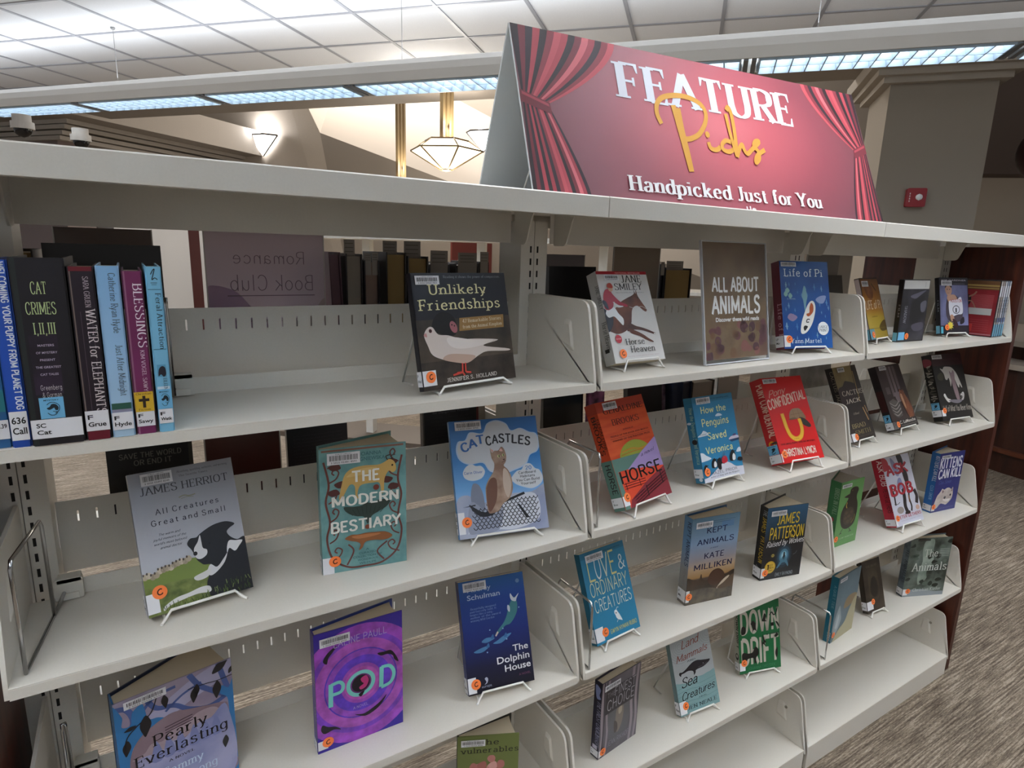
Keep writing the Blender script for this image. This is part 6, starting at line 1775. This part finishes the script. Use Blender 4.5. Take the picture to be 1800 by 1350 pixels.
# ---- wire bookends hanging on the shelves
def bookend(label, lev, x, y0, y1, x1=None, clip=None):
    z = SZ[lev]
    x1 = x if x1 is None else x1
    root = thing('wire_bookend', label, 'bookend', loc=(x, 0, z), group='wire bookends')
    dx = x1 - x
    r = .0026
    hh = .155
    mb = MB()
    p = [(dx * 1.3, DEP - .016, .004), (0, y0, .0032), (0, y0 + .002, hh - .01), (dx * .05, y0 + .006, hh), (dx * .95, y1 - .006, hh), (dx, y1, hh - .01), (dx, y1 + .004, .004), (dx * 1.5, DEP - .016, .014)]
    mb.tube(p, r, CHROME)
    mb.build('wire_loop', root)
    mb = MB()
    cx = dx * 1.3
    mb.prism(rounded([(cx - .008, .0008), (cx + .028, .0008), (cx + .028, .034), (cx - .008, .034)], [.003] * 4, 3), DEP - .015, DEP - .0028, M('#d8d4ca', .4), axis='y')
    mb.box(cx + .002, cx + .022, DEP - .018, DEP - .015, .002, .012, M('#e2ded4', .4))
    mb.box(cx - .004, cx + .026, DEP - .015, DEP + .006, .0285, .035, M('#d8d4ca', .4))
    mb.build('clip', root)
    return root
bookend('chrome wire bookend at the left end of the second left shelf', 2, .026, .022, .150, .045)
bookend('chrome wire bookend right of the upright spines on the top left shelf', 1, .2215, .190, .194, .224)
bookend('chrome wire bookend left of the orange book on the second middle shelf', 2, .939, .010, .118)
bookend('chrome wire bookend left of the plain blue book on the third middle shelf', 3, .939, .006, .125)
bookend('chrome wire bookend beside the teal spine on the fourth right shelf', 4, 1.877, .011, .137)
bookend('chrome wire bookend at the left end of the third left shelf', 3, .036, .138, .150, .040)

# ---- red banner on the canopy, two boards meeting at the top
o = thing('tent_banner', 'red tent banner with painted stage curtains and white lettering on top of the canopy', 'banner', loc=(.775, .03, 1.6495))
TLc, TRc, BLc, BRc = Vector((.775, .128, 1.934)), Vector((1.82, .133, 1.972)), Vector((.775, .035, 1.6498)), Vector((1.82, .004, 1.6498))
off0 = Vector((.775, .03, 1.6495))
nrm = (TRc - TLc).cross(BLc - TLc).normalized()
if nrm.y > 0:
    nrm = -nrm
def bil(u, v, k=0):
    p = (TLc * (1 - u) + TRc * u) * v + (BLc * (1 - u) + BRc * u) * (1 - v)
    return p + nrm * (k * .00012) - off0
mb = MB()
FOAM = M('#dddfe2', .6)
def sheet(f, th, d):
    a = [f(0, 0), f(1, 0), f(1, 1), f(0, 1)]
    n = d.normalized() * th
    mb.mesh(a + [p + n for p in a], [(0, 1, 2, 3), (4, 5, 6, 7), (0, 1, 5, 4), (1, 2, 6, 5), (2, 3, 7, 6), (3, 0, 4, 7)], FOAM)
sheet(lambda u, v: bil(u, v), .004, -nrm)
REDG = ramp_mat('banner_glow_print', 'SPHERICAL', [(0, '#74404a'), (.35, '#984652'), (.75, '#cb5c66'), (1, '#e4747c')], scale=(1.9, .5, 3.6), loc=(-.98, 0, -.62), rough=.5)
A = Art(mb, 1.045, .31, bil, PM, 1)
nn = 40
for i in range(nn):
    for j in range(5):
        A.k = 2
        A.poly([(i / nn, j / 5), ((i + 1) / nn, j / 5), ((i + 1) / nn, (j + 1) / 5), (i / nn, (j + 1) / 5)], REDG, True)
def curtain(side):
    f = (lambda u: u) if side == 'l' else (lambda u: 1 - u * .95)
    n = 15
    random.seed(21)
    cols = ['#2c191f', '#a63a46', '#c8525c', '#7c2a36', '#33202a', '#b8444f', '#d86a72', '#8f323e']
    top = [(.225 * i / n, 1.0) for i in range(n + 1)]
    tie = [(.004 + .050 * i / n, .585 - .05 * i / n) for i in range(n + 1)]
    bot = [(.0 + .118 * i / n, 0.0) for i in range(n + 1)]
    def bez(a, b_, s):
        out = []
        for j in range(13):
            t = j / 12
            u = a[0] + (b_[0] - a[0]) * (t ** (1.0 + s) if s >= 0 else 1 - (1 - t) ** (1 - s))
            out.append((u, a[1] + (b_[1] - a[1]) * t))
        return out
    A.k = 3
    # backing shape
    e = bez(top[-1], tie[-1], .55)
    e2 = bez(tie[-1], bot[-1], -.25)
    A.k = 3
    for i in range(n):
        for a, b_, s in ((top, tie, .55), (tie, bot, -.25)):
            A.k = 4
            L = bez(a[i], b_[i], s * i / n); Rr = bez(a[i + 1], b_[i + 1], s * (i + 1) / n)
            dark = i < 5
            c = cols[(i * 3 + (2 if s < 0 else 0)) % 8] if not dark else ['#2c191f', '#7c2a36', '#33202a', '#b8444f', '#2c191f'][i % 5]
            for j in range(12):
                A.poly([(f(L[j][0]), L[j][1]), (f(Rr[j][0]), Rr[j][1]), (f(Rr[j + 1][0]), Rr[j + 1][1]), (f(L[j + 1][0]), L[j + 1][1])], c, True)
    A.k = 6
    A.poly([(f(0), .605), (f(.058), .545), (f(.060), .475), (f(.0), .53)], '#7a2a36', True)
    A.k = 7
    A.poly([(f(.004), .592), (f(.055), .538), (f(.056), .520), (f(.004), .575)], '#b04450', True)
curtain('l'); curtain('r')
A.txt('FEATURE', .4735, .657, .228, '#e6e8f2', 'bserif', .505)
A.k = 9
YG = '#e2a33a'
A.line([(.312, .52), (.305, .585), (.310, .655), (.330, .705), (.368, .732), (.405, .728), (.432, .695), (.441, .635), (.432, .56), (.410, .485), (.385, .447), (.368, .44)], .0105, YG)
A.line([(.352, .66), (.357, .55), (.363, .40), (.370, .222)], .013, YG); A.line([(.365, .645), (.366, .5), (.370, .35), (.372, .222)], .010, YG)
A.line([(.433, .44), (.436, .405), (.446, .392), (.458, .40), (.466, .42)], .0095, YG); A.circ(.434, .492, .0065, YG)
A.line([(.500, .462), (.486, .468), (.473, .44), (.472, .405), (.488, .392), (.506, .418), (.515, .47)], .0095, YG)
A.line([(.505, .685), (.512, .71), (.518, .66), (.517, .52), (.511, .362)], .0105, YG); A.line([(.500, .66), (.503, .52), (.511, .362)], .009, YG)
A.line([(.511, .362), (.524, .43), (.534, .455), (.537, .42), (.545, .395), (.560, .425)], .0095, YG)
A.line([(.560, .425), (.590, .492), (.578, .492), (.570, .455), (.582, .42), (.580, .37), (.566, .338), (.575, .39), (.604, .44)], .0095, YG)
A.txt('Handpicked Just for You', .485, .058, .095, '#f0eef0', 'bserif', .555)
A.rect(.508, 0, .512, .02, '#e2d8dc'); A.k -= 1; A.rect(.518, 0, .522, .024, '#e2d8dc'); A.k -= 1; A.ell(.531, .004, .006, .010, '#e2d8dc')
mb.build('front_board', o)
mb = MB()
BK = [Vector((.775, .232, 1.6498)), Vector((1.82, .236, 1.6498)), Vector((1.82, .1345, 1.972)), Vector((.775, .1295, 1.934))]
BK = [p - off0 for p in BK]
mb.mesh(BK + [p + Vector((0, .004, .001)) for p in BK], [(0, 1, 2, 3), (4, 5, 6, 7), (0, 1, 5, 4), (1, 2, 6, 5), (2, 3, 7, 6), (3, 0, 4, 7)], M('#d5d9da', .6))
mb.build('back_board', o)
o = thing('wire_easel', 'white wire easel standing inside the red tent banner', 'book easel', loc=(.84, .10, 1.6495), group='white wire book easels')
for sx in (0, .12):
    mb = MB()
    mb.tube([(sx - .012, .055, .002), (sx, .028, .085), (sx + .010, .0, .002)], .0022, WIREW)
    mb.build('side_wire', o)
mb = MB()
mb.tube([(0, .028, .085), (.12, .028, .085)], .0022, WIREW)
mb.sphere((0, .028, .087), .005, CHROME, 10, 6)
mb.build('cross_wire', o)

def paper_mat(c):
    mt = M(c, .66).copy()
    nt = mt.node_tree
    b = nt.nodes['Principled BSDF']
    tr = nt.nodes.new('ShaderNodeBsdfTranslucent'); tr.inputs[0].default_value = srgb(c)
    mx = nt.nodes.new('ShaderNodeMixShader'); mx.inputs[0].default_value = .55
    out = [n for n in nt.nodes if n.type == 'OUTPUT_MATERIAL'][0]
    nt.links.new(b.outputs[0], mx.inputs[1]); nt.links.new(tr.outputs[0], mx.inputs[2]); nt.links.new(mx.outputs[0], out.inputs[0])
    return mt
THIN = paper_mat('#cfc4ca')

# ------------------------------------------------------------------ things standing on the rear side of the shelving, seen from behind
def rear_book(label, x0, x1, y, lev, h, cov, pg, slips=(), lean=0.0, d=.15, group='books on the rear side of the shelving'):
    """book with its fore-edge towards the viewer"""
    root = thing('book', label, 'book', loc=(x0, y, SZ[lev] + .0005), rot=(0, R(lean), 0), group=group)
    w = x1 - x0
    b = .0025
    mb = MB()
    mb.box(0, b, 0, d, 0, h, cov); mb.box(w - b, w, 0, d, 0, h, cov); mb.box(0, w, d - b, d, 0, h, cov)
    mb.build('cover', root)
    mb = MB()
    mb.box(b + .0004, w - b - .0004, .006, d - b - .0004, .004, h - .005, pg)
    mb.build('pages', root)
    for (a, c, top, yy) in slips:
        mb = MB()
        mb.box(a - x0, c - x0, yy, yy + .0006, h - .06 if yy > .006 else h - .03, top, PM('#9d958c'))
        A = Art.plane(mb, (a - x0, yy - .0003, h - .0045), (1, 0, 0), (0, 0, 1), c - a, max(top - h + .004, .008), PM)
        for k in range(3):
            A.k = 1
            A.rect(.1, .75 - .25 * k, .85, .80 - .25 * k, '#6c655f')
        mb.build('paper_slip', root)
    return root
def rear_panel(name, label, cat, x0, x1, y, lev, top, th, col, art=None, lean=0.0, mirror=False, group=None):
    root = thing(name, label, cat, loc=(x0, y, SZ[lev] + .0005 + (th * sin(R(-lean)) if lean < 0 else 0)), rot=(R(lean), 0, 0), group=group)
    w, h = x1 - x0, top - SZ[lev]
    mb = MB()
    mb.box(0, w, 0, th, 0, h, col)
    if art:
        if mirror:
            art(Art(mb, w, h, lambda u, v, k: Vector((w - u * w, -.0002 - k * .00007, v * h)), PM))
        else:
            art(Art.plane(mb, (0, -.0002, 0), (1, 0, 0), (0, 0, 1), w, h))
    mb.build('board' if cat == 'sign' else 'cover', root)
    if cat == 'sign':
        for x in (0, w - .002):
            mb = MB()
            mb.box(x, x + .002, -.001, th + .001, 0, h + .001, M('#c4c0ba', .25))
            mb.build('acrylic_edge', root)
    return root
rear_panel('book', 'glossy black book back showing above the upright spines', 'book', .062, .232, .40, 1, 1.540, .02, M('#141214', .22), lean=-3)
rear_panel('sign_holder', 'grey back of a sign above the glossy black book back', 'sign', .075, .223, .462, 1, 1.568, .002, paper_mat('#857c78'))
rear_book('book with brown page edges showing behind the thick black spine', .0165, .056, .348, 1, .219, '#3a3028', PAGESD)
def flyer(A):
    A.k += 1
    A.sm([(1.05, -.02), (1.05, .55), (.80, .58), (.62, .42), (.50, .30), (.38, .12), (.36, -.02)], paper_mat('#c2adc4'))
    A.sm([(.30, .36), (.12, .42), (.0, .5), (0, .1), (.2, .02), (.4, .2)], paper_mat('#bdb2ae'))
    d = PM('#7d707a')
    A.txt('Romance', .48, .76, .085, d, 'thin', .60); A.txt('Book Club', .46, .575, .105, d, 'thin', .70)
    A.rect(.10, .535, .84, .541, d)
    A.txt('In the month of August, meet in the evening', .48, .43, .024, PM('#95868f'), 'sans', .84); A.txt('Romantic Times book', .45, .355, .024, PM('#95868f'), 'sans', .52)
    e = PM('#7d5f72')
    A.txt('Thursday, September 17th', .46, .205, .05, e, 'sans', .82, bold=.03); A.rect(.06, .19, .88, .196, e)
    A.txt('6:00pm', .46, .085, .05, e, 'sans', .22, bold=.03)
rear_panel('sign_holder', 'lavender book club flyer seen reversed from behind on the top left shelf', 'sign', .297, .509, .368, 1, 1.577, .0012, THIN, flyer, mirror=True)
rear_book('book in a mauve jacket at the left end of the rear row', .523, .546, .36, 1, .226, '#5c3d48', PM('#6d5058'), lean=-2)
rear_book('grey-paged book with a paper slip, second in the rear row', .549, .583, .36, 1, .224, '#2b2528', PAGESG, [(.539 + .013, .574, .252, .02)])
rear_book('dusty pink paged book with two slips and a ribbon, third in the rear row', .587, .619, .362, 1, .212, '#252024', ramp_mat('page_edges_pink', 'wave', [(0, '#8a7368'), (1, '#a08a7e')], nscale=300, rough=.85), [(.589, .603, .226, .004), (.605, .618, .228, .004)])
rear_book('thick tan-paged book with a paper slip, fourth in the rear row', .633, .677, .36, 1, .229, '#2a241f', PAGESD, [(.637, .668, .252, .03)])
rear_book('tan-paged book behind the dove book, fifth in the rear row', .680, .727, .36, 1, .222, '#2a241f', PAGESD, [(.684, .722, .253, .03)])
rear_book('dark book behind the dove book with a broad paper slip', .748, .797, .40, 1, .205, '#282224', PM('#4d4643'), [(.750, .792, .235, .0)])
rear_book('dark grey book behind the dove book, between two slips', .812, .872, .40, 1, .208, '#2c2628', PM('#5d5550'), [(.818, .866, .232, .0)])
rear_book('grey book at the right end of the row behind the dove book', .8735, .8985, .40, 1, .212, '#332c2c', PM('#6c635d'), [(.875, .897, .235, .0)])
rear_panel('book', 'black book back left of the white horse race paperback', 'book', 1.05, 1.196, .36, 1, 1.516, .02, M('#151416', .25), lean=-3)
rear_panel('sign_holder', 'grey sign back above the black book back in the middle bay', 'sign', 1.097, 1.225, .455, 1, 1.545, .002, paper_mat('#8f8a8b'))
rear_panel('sign_holder', 'plain grey-beige sign back behind the white horse race paperback', 'sign', 1.232, 1.395, .348, 1, 1.576, .0015, paper_mat('#a79c90'))
rear_book('tan-paged book with black boards left of the brown sign', 1.432, 1.535, .36, 1, .205, '#1a181c', PAGESD, [(1.455, 1.52, .225, .02)])
rear_book('thin black book with a blue label beside the tan-paged book', 1.412, 1.429, .36, 1, .216, '#1d1c22', PM('#3a3a44'), [(1.414, 1.427, .222, .0)])
rear_panel('sign_holder', 'grey and white sign back right of the deep blue boat book', 'sign', 2.13, 2.40, .40, 1, 1.575, .002, paper_mat('#b5aea6'), lambda A: A.rect(0, 0, .7, 1, PM('#8a837d')))
rear_panel('book', 'grey plastic-covered book back right of the deep blue boat book', 'book', 2.12, 2.33, .350, 1, 1.502, .012, M('#66635f', .2), lean=-12)
def savew(A):
    A.rect(0, 0, 1, 1, '#171615')
    A.txt('SAVE THE WORLD', .50, .865, .05, '#77736c', 'bold', .72); A.txt('OR END IT', .52, .79, .05, '#77736c', 'bold', .44)
    A.greek(.2, .88, .70, 9, .05, .022, '#55524d')
    A.rect(.95, 0, 1, 1, '#3a352d')
rear_panel('book', 'black book back with grey block lettering above the grey sheepdog book', 'book', .118, .253, .362, 2, 1.190, .018, '#171615', savew, lean=-4)
rear_panel('sign_holder', 'reddish brown sign back between two dark book backs', 'sign', .272, .408, .36, 2, 1.199, .0035, '#4a1a10')
def navyb(A):
    A.rect(0, 0, 1, 1, '#1c1720')
    A.greek(.1, .9, .9, 12, .042, .016, '#423a48'); A.txt('R', .42, .40, .07, '#77727c', 'bserif', .1); A.rect(.4, .50, .55, .53, '#4a4450'); A.rect(.6, .50, .72, .53, '#4a4450')
rear_panel('book', 'dark purple book back with small lettering left of the teal hardcover', 'book', .424, .548, .372, 2, 1.182, .016, '#1c1720', navyb, lean=-3)
def blk(A):
    A.rect(0, 0, 1, 1, '#141216'); A.txt('for Dangerous Women', .5, .88, .03, '#4e4a50', 'sans', .66); A.greek(.14, .9, .82, 8, .045, .018, '#37343a')
    A.rect(.96, 0, 1, 1, '#5a1c1c'); A.rect(.0, 0, .02, 1, '#54504c')
rear_panel('book', 'black book back with a red edge left of the cat and clouds book', 'book', .722, .866, .372, 2, 1.200, .016, '#141216', blk, lean=-3)
rear_panel('book', 'pale book back above the cat and clouds book', 'book', .869, .9005, .40, 2, 1.190, .012, '#b1a79a', lean=-3)
rear_panel('book', 'black glossy book back left of the orange sunset book', 'book', 1.056, 1.185, .372, 2, 1.186, .018, M('#141314', .2), lean=-3)
rear_panel('book', 'magenta glossy book back above the orange sunset book', 'book', 1.192, 1.246, .36, 2, 1.192, .012, soft('magenta_print', '#3a1c34', '#b06a9a', ns=30), lean=-2)
rear_panel('book', 'black book back right of the orange sunset book', 'book', 1.376, 1.512, .40, 2, 1.180, .018, '#171517', lean=-6)
rear_panel('book', 'plum plastic-wrapped book back left of the penguin book', 'book', 1.518, 1.548, .42, 2, 1.172, .014, soft('plum_wrap', '#3a2434', '#8f7a8a', ns=24, rough=.15), lean=-6)
rear_book('navy book showing tan page edges above the penguin book', 1.552, 1.590, .37, 2, .176, '#16203c', PM('#2a2c38'))
rear_book('tan-paged book above the penguin book', 1.594, 1.690, .37, 2, .172, '#4a4038', PAGESG)
rear_panel('sign_holder', 'pale grey sign back left of the red horseshoe book', 'sign', 1.695, 1.79, .36, 2, 1.187, .002, paper_mat('#b5aea6'))
rear_panel('book', 'grey plastic-wrapped book back behind the desert butte book', 'book', 2.09, 2.33, .37, 2, 1.190, .014, soft('wrap_grey', '#77726e', '#a19c97', ns=14, rough=.2), lean=-4)

# ------------------------------------------------------------------ open low bookcase standing across the room, seen through the gaps
def at45(s, off=0.0):
    d = Vector((.725, -.689, 0)); n = Vector((.689, .725, 0))
    return Vector((0.95, 4.42, 0)) + d * s + n * off
ang45 = math.atan2(-.689, .725)
o = thing('low_bookcase', 'low open cream bookcase standing askew across the room behind the shelving', 'bookcase', loc=(0.95, 4.42, 0), rot=(0, 0, ang45))
for nm, z0, z1 in (('canopy', 1.613, 1.649), ('shelf_board', 1.29, 1.311), ('plinth', 0, .04)):
    mb = MB(); mb.box(0, 3.7, 0 if nm == 'canopy' else .03, .5, z0, z1, PAINT if nm != 'plinth' else M('#5c5045', .7)); mb.build(nm, o)
for x in (0, .92, 1.85, 2.77, 3.64):
    mb = MB(); mb.box(x, x + .06, .21, .29, .04, 1.613, PAINT); mb.build('post', o)
LB = Matrix.Translation((0.95, 4.42, 0)) @ Matrix.Rotation(ang45, 4, 'Z')
random.seed(31)
lbn = ['dark', 'wine red', 'grey', 'navy', 'cream', 'brown']
lbc = ['#262224', '#5e1f24', '#77706a', '#232c4a', '#b7ab98', '#5a4330']

# ------------------------------------------------------------------ tall stacks far behind, with rows of books
def stack(label, x0, x1, y, cols):
    o = thing('tall_bookcase', label, 'bookcase', loc=(x0, y, 0))
    w = x1 - x0
    for z in (.08, .37, .66, .95, 1.24, 1.53, 1.82):
        mb = MB(); mb.box(0, w, 0, .26, z, z + .022, PAINT); mb.build('shelf_board', o)
    mb = MB(); mb.box(0, w, .26, .275, 0, 2.1, M('#3a3430', .7)); mb.build('back_panel', o)
    for x in (-.03, w):
        mb = MB(); mb.box(x, x + .03, -.01, .28, 0, 2.1, PAINT); mb.build('side_panel', o)
stack('tall cream bookcase full of books far behind the upright spines', .10, .93, 11.1, None)
stack('tall cream bookcase full of books far behind the mauve rear book', 3.20, 4.10, 10.7, None)
stack_cols = ['#6a2c30', '#2f3f34', '#8f8a80', '#3a3c48', '#b5ac9c', '#55453a', '#77333a', '#26332c', '#a59a8a']
cnames = ['wine red', 'dark green', 'grey', 'slate', 'cream', 'brown', 'rust', 'black green', 'beige']
def far_row(x0, x1, y, z, where):
    x = x0
    k = 0
    while x < x1 - .04:
        t = random.uniform(.022, .045); h = random.uniform(.19, .245)
        i = random.randrange(9)
        mb = MB()
        mb.box(0, t, 0, .16, 0, h, PM(stack_cols[i]))
        mb.box(t * .1, t * .9, -.0008, 0, h * .12, h * .24, PM('#c9c5bd'))
        ob = mb.build('book', loc=(x, y, z + .001))
        tag(ob, f'small book spine on the {where}', 'book', f'far books on the {where}')
        x += t + .0015
        k += 1
for zi, z in enumerate((.682, .972, 1.262, 1.552)):
    far_row(.56, .92, 11.13, z, ['fourth', 'third', 'second', 'top'][zi] + ' far shelf seen right of the upright spines')
for zi, z in enumerate((1.262, 1.552)):
    far_row(3.22, 3.62, 10.73, z, ['lower', 'upper'][zi] + ' far shelf seen left of the mauve rear book')
for nm, x0, x1, y, col in (('dark red end of a far stack beside the lavender flyer', .95, 1.085, 9.05, '#4a1712'), ('reddish wooden end of a far stack left of the lavender flyer', .935, .995, 10.6, None), ('wide brick red end panel far behind the dove book', 4.1, 4.75, 7.1, '#5e241c'), ('reddish wooden end of the far stack behind the mauve rear book', 3.10, 3.17, 10.2, None)):
    mb = MB()
    mb.box(0, x1 - x0, 0, .05, 0, 2.0 if y > 8 else 1.66, WOOD if col is None else M(col, .5))
    if y in (10.6, 10.2):
        mb.box(.0, x1 - x0, -.004, 0, 1.30, 1.62, M('#a9cfe0', .5)); mb.box(.012, .045, -.006, -.004, 1.42, 1.52, M('#1c3040', .5))
    tag(mb.build('end_panel', loc=(x0, y, 0)), nm, 'end panel')

# ------------------------------------------------------------------ hanging lamps, wall lamps, cameras, alarm
GOLD = M('#8a7450', .5)
SHADE = M('#fff1d6', .5, emis=2.2)
def pendant(label, x, y, z, r, top, power):
    o = thing('pendant_lamp', label, 'hanging lamp', loc=(x, y, z), rot=(0, 0, R(22)), group='octagonal hanging lamps')
    n = 6
    def ring(rr, zz):
        return [(rr * cos(2 * pi * k / n), rr * sin(2 * pi * k / n), zz) for k in range(n)]
    mb = MB()
    mb.loft([ring(r * .16, -r * .36), ring(r, .12 * r), ring(r * .62, .36 * r)], SHADE, smooth=False, caps=False)
    mb.face(ring(r * .16, -r * .36), SHADE)
    mb.build('glass_shade', o)
    mb = MB()
    for k in range(n):
        a = 2 * pi * k / n
        mb.tube([(r * .16 * cos(a), r * .16 * sin(a), -r * .37), (r * 1.01 * cos(a), r * 1.01 * sin(a), .12 * r), (r * .62 * cos(a), r * .62 * sin(a), .37 * r)], .008, GOLD, 6)
    mb.loft([ring(r * 1.02, .10 * r), ring(r * 1.03, .14 * r)], GOLD, smooth=False, caps=False)
    mb.sphere((0, 0, -r * .37), r * .17, GOLD, 12, 4, sq=(1, 1, .3))
    mb.loft([ring(r * .62, .355 * r), ring(r * .62, .40 * r)], M('#5a4426', .4), smooth=False)
    mb.build('frame', o)
    mb = MB()
    for dx in (-.055, .0, .055):
        mb.box(dx - .016, dx + .016, -.02, .02, .38 * r, top - z, GOLD)
    mb.build('rod', o)
    l = bpy.data.lights.new('pendant_bulb', 'POINT'); l.energy = power * .6; l.color = (1, .95, .88); l.shadow_soft_size = r * .5
    lo_ = bpy.data.objects.new('pendant_bulb', l); lo_.location = (x, y, z + r * .75); COL.objects.link(lo_)
    l = bpy.data.lights.new('pendant_bulb', 'POINT'); l.energy = power * .25; l.color = (1, .93, .82); l.shadow_soft_size = r * .3
    lo_ = bpy.data.objects.new('pendant_bulb', l); lo_.location = (x, y, z - r * .75); COL.objects.link(lo_)
pendant('lit octagonal hanging lamp with gold ribs just left of the red banner', 2.778, 4.541, 2.40, .335, 5.02, 60)
pendant('hanging lamp behind the canopy edge with only its dark rim and gold rod showing', 3.321, 7.031, 2.26, .42, 5.02, 60)
def sconce(label, p, sc, power):
    o = thing('wall_lamp', label, 'wall lamp', loc=p, rot=(0, 0, math.atan2(bd.y, bd.x)), group='wedge wall lamps')
    mb = MB()
    w, d, h = .30 * sc, .16 * sc, .30 * sc
    G = M('#ffffff', .5, emis=3.5)
    v = [(-w, 0, h * .5), (w, 0, h * .5), (w * .55, -d, h * .5), (-w * .55, -d, h * .5), (0, 0, -h * .55), (0, -.02, -h * .55)]
    mb.mesh(v, [(0, 3, 5, 4), (3, 2, 5), (2, 1, 4, 5)], G)
    mb.build('glass', o)
    mb = MB()
    pts = [v[0], v[3], v[2], v[1]]
    mb.tube(pts, .014 * sc, M('#3a332c', .5), 6); mb.tube([v[0], v[4], v[1]], .012 * sc, M('#3a332c', .5), 6)
    mb.build('frame', o)
    l = bpy.data.lights.new('sconce_bulb', 'POINT'); l.energy = power; l.color = (.96, .97, 1); l.shadow_soft_size = .08
    q = Vector(p) - bn * .12 + Vector((0, 0, .18 * sc))
    lo_ = bpy.data.objects.new('sconce_bulb', l); lo_.location = q; COL.objects.link(lo_)
# both sit on the far plaster wall line
def on_wall(dx, dy):
    # ray from the viewpoint in plan to the wall line through W0
    import mathutils
    n = bn
    c = Vector((.179, -.867, 0)); dd = Vector((dx, dy, 0)).normalized()
    t = (n.dot(W0) - n.dot(c)) / n.dot(dd)
    return c + dd * (t - .06), t
p, t = on_wall(sin(R(10.45)), cos(R(10.45)))
sconce('bright wedge wall lamp on the far plaster wall above the left bay', (p.x, p.y, 1.548 + t * .139), 1.0, 26)
p, t = on_wall(sin(R(28.9)), cos(R(28.9)))
sconce('bright wedge wall lamp half hidden by the left edge of the banner', (p.x, p.y, 1.548 + t * .164), .9, 14)
# added fill light, out of view under the hall roof, brightens the far wall
area('hall_fill', (5.2, 8.2, 4.9), math.atan2(bd.y, bd.x), 7, 2, 480, (1, .96, .9), True)

def dome(label, x, y, z, rz):
    o = thing('security_camera', label, 'security camera', loc=(x, y, z), rot=(0, 0, rz), group='dome cameras under the left moulding')
    mb = MB()
    mb.prism([(.06 * cos(2 * pi * k / 16), .06 * sin(2 * pi * k / 16)) for k in range(16)], 0, .05, M('#b4aea6', .5), smooth=True)
    mb.prism([(.075 * cos(2 * pi * k / 16), .075 * sin(2 * pi * k / 16)) for k in range(16)], -.05, 0, M('#b4aea6', .5), smooth=True)
    mb.box(-.03, .03, 0, .12, .0, .05, M('#b4aea6', .5))
    mb.build('housing', o)
    mb = MB()
    mb.sphere((0, 0, -.05), .06, M('#121214', .15), 16, 6, z0=-1, z1=0.0)
    mb.build('lens_dome', o)
dome('white dome security camera at the upper left edge, on the dark wall', -.40, 5.27, 2.40, 0)
dome('white dome security camera hanging at the corner of the moulding', -.06, 5.73, 2.41, 0)

al = c0 + cd * .27 - cn * .0
o = thing('fire_alarm', 'red fire alarm strobe box on the square pillar', 'alarm', loc=(al.x - cn.x * .001, al.y - cn.y * .001, 1.965), rot=(0, 0, math.atan2(cd.y, cd.x)))
mb = MB()
mb.prism(rounded([(-.065, 0), (.065, 0), (.065, .135), (-.065, .135)], [.014] * 4, 4), -.045, 0, M('#8f1420', .35), axis='y')
for i in range(4):
    mb.box(-.047, -.040, -.0462, -.045, .035 + i * .018, .047 + i * .018, M('#d9c9c8', .5))
mb.build('housing', o)
mb = MB()
mb.sphere((.018, -.045, .070), .024, M('#dfe3e6', .08), 14, 6, sq=(1, .6, 1))
mb.build('strobe_lens', o)

# ------------------------------------------------------------------ reception counter at the right edge
DW = ramp_mat('dark_counter_wood', 'noise', [(.3, '#24100a'), (.6, '#3d1c10')], scale=(6, 6, 1), nscale=3, rough=.4)
o = thing('reception_counter', 'dark wooden rounded counter with pale top beside the carpet at the right edge', 'counter', loc=(6.95, .62, 0))
def arcp(r):
    return [(r * cos(R(a)), r * sin(R(a))) for a in range(95, 266, 10)]
mb = MB(); mb.prism(arcp(1.25) + [(.8, -1.25), (.8, 1.25)], 0, .80, DW, smooth=False); mb.build('body', o)
mb = MB(); mb.prism(arcp(1.29) + [(.8, -1.29), (.8, 1.29)], .16, .19, M('#5a2c18', .35)); mb.build('base_moulding', o)
mb = MB(); mb.prism(arcp(1.31) + [(.8, -1.31), (.8, 1.31)], .80, .84, M('#a3978a', .4)); mb.build('worktop', o)
mb = MB(); mb.prism(arcp(1.0) + [(.8, -1.0), (.8, 1.0)], .84, .95, DW); mb.build('upper_panel', o)
mb = MB(); mb.prism(arcp(1.12) + [(.8, -1.12), (.8, 1.12)], .95, .99, M('#a3978a', .4)); mb.build('ledge', o)
o = thing('drum_pendant', 'dark rounded hanging shade at the right edge under the dark soffit', 'hanging lamp', loc=(5.92, 1.03, 2.36))
mb = MB()
mb.sphere((0, 0, 0), .24, M('#2e1512', .5), 20, 10, sq=(1, 1, .95)); mb.build('shade', o)
mb = MB(); mb.tube([(0, 0, .22), (0, 0, .76)], .01, M('#2a1c18', .5)); mb.build('rod', o)

bpy.data.objects.remove(_fo)
bpy.data.curves.remove(_fc)
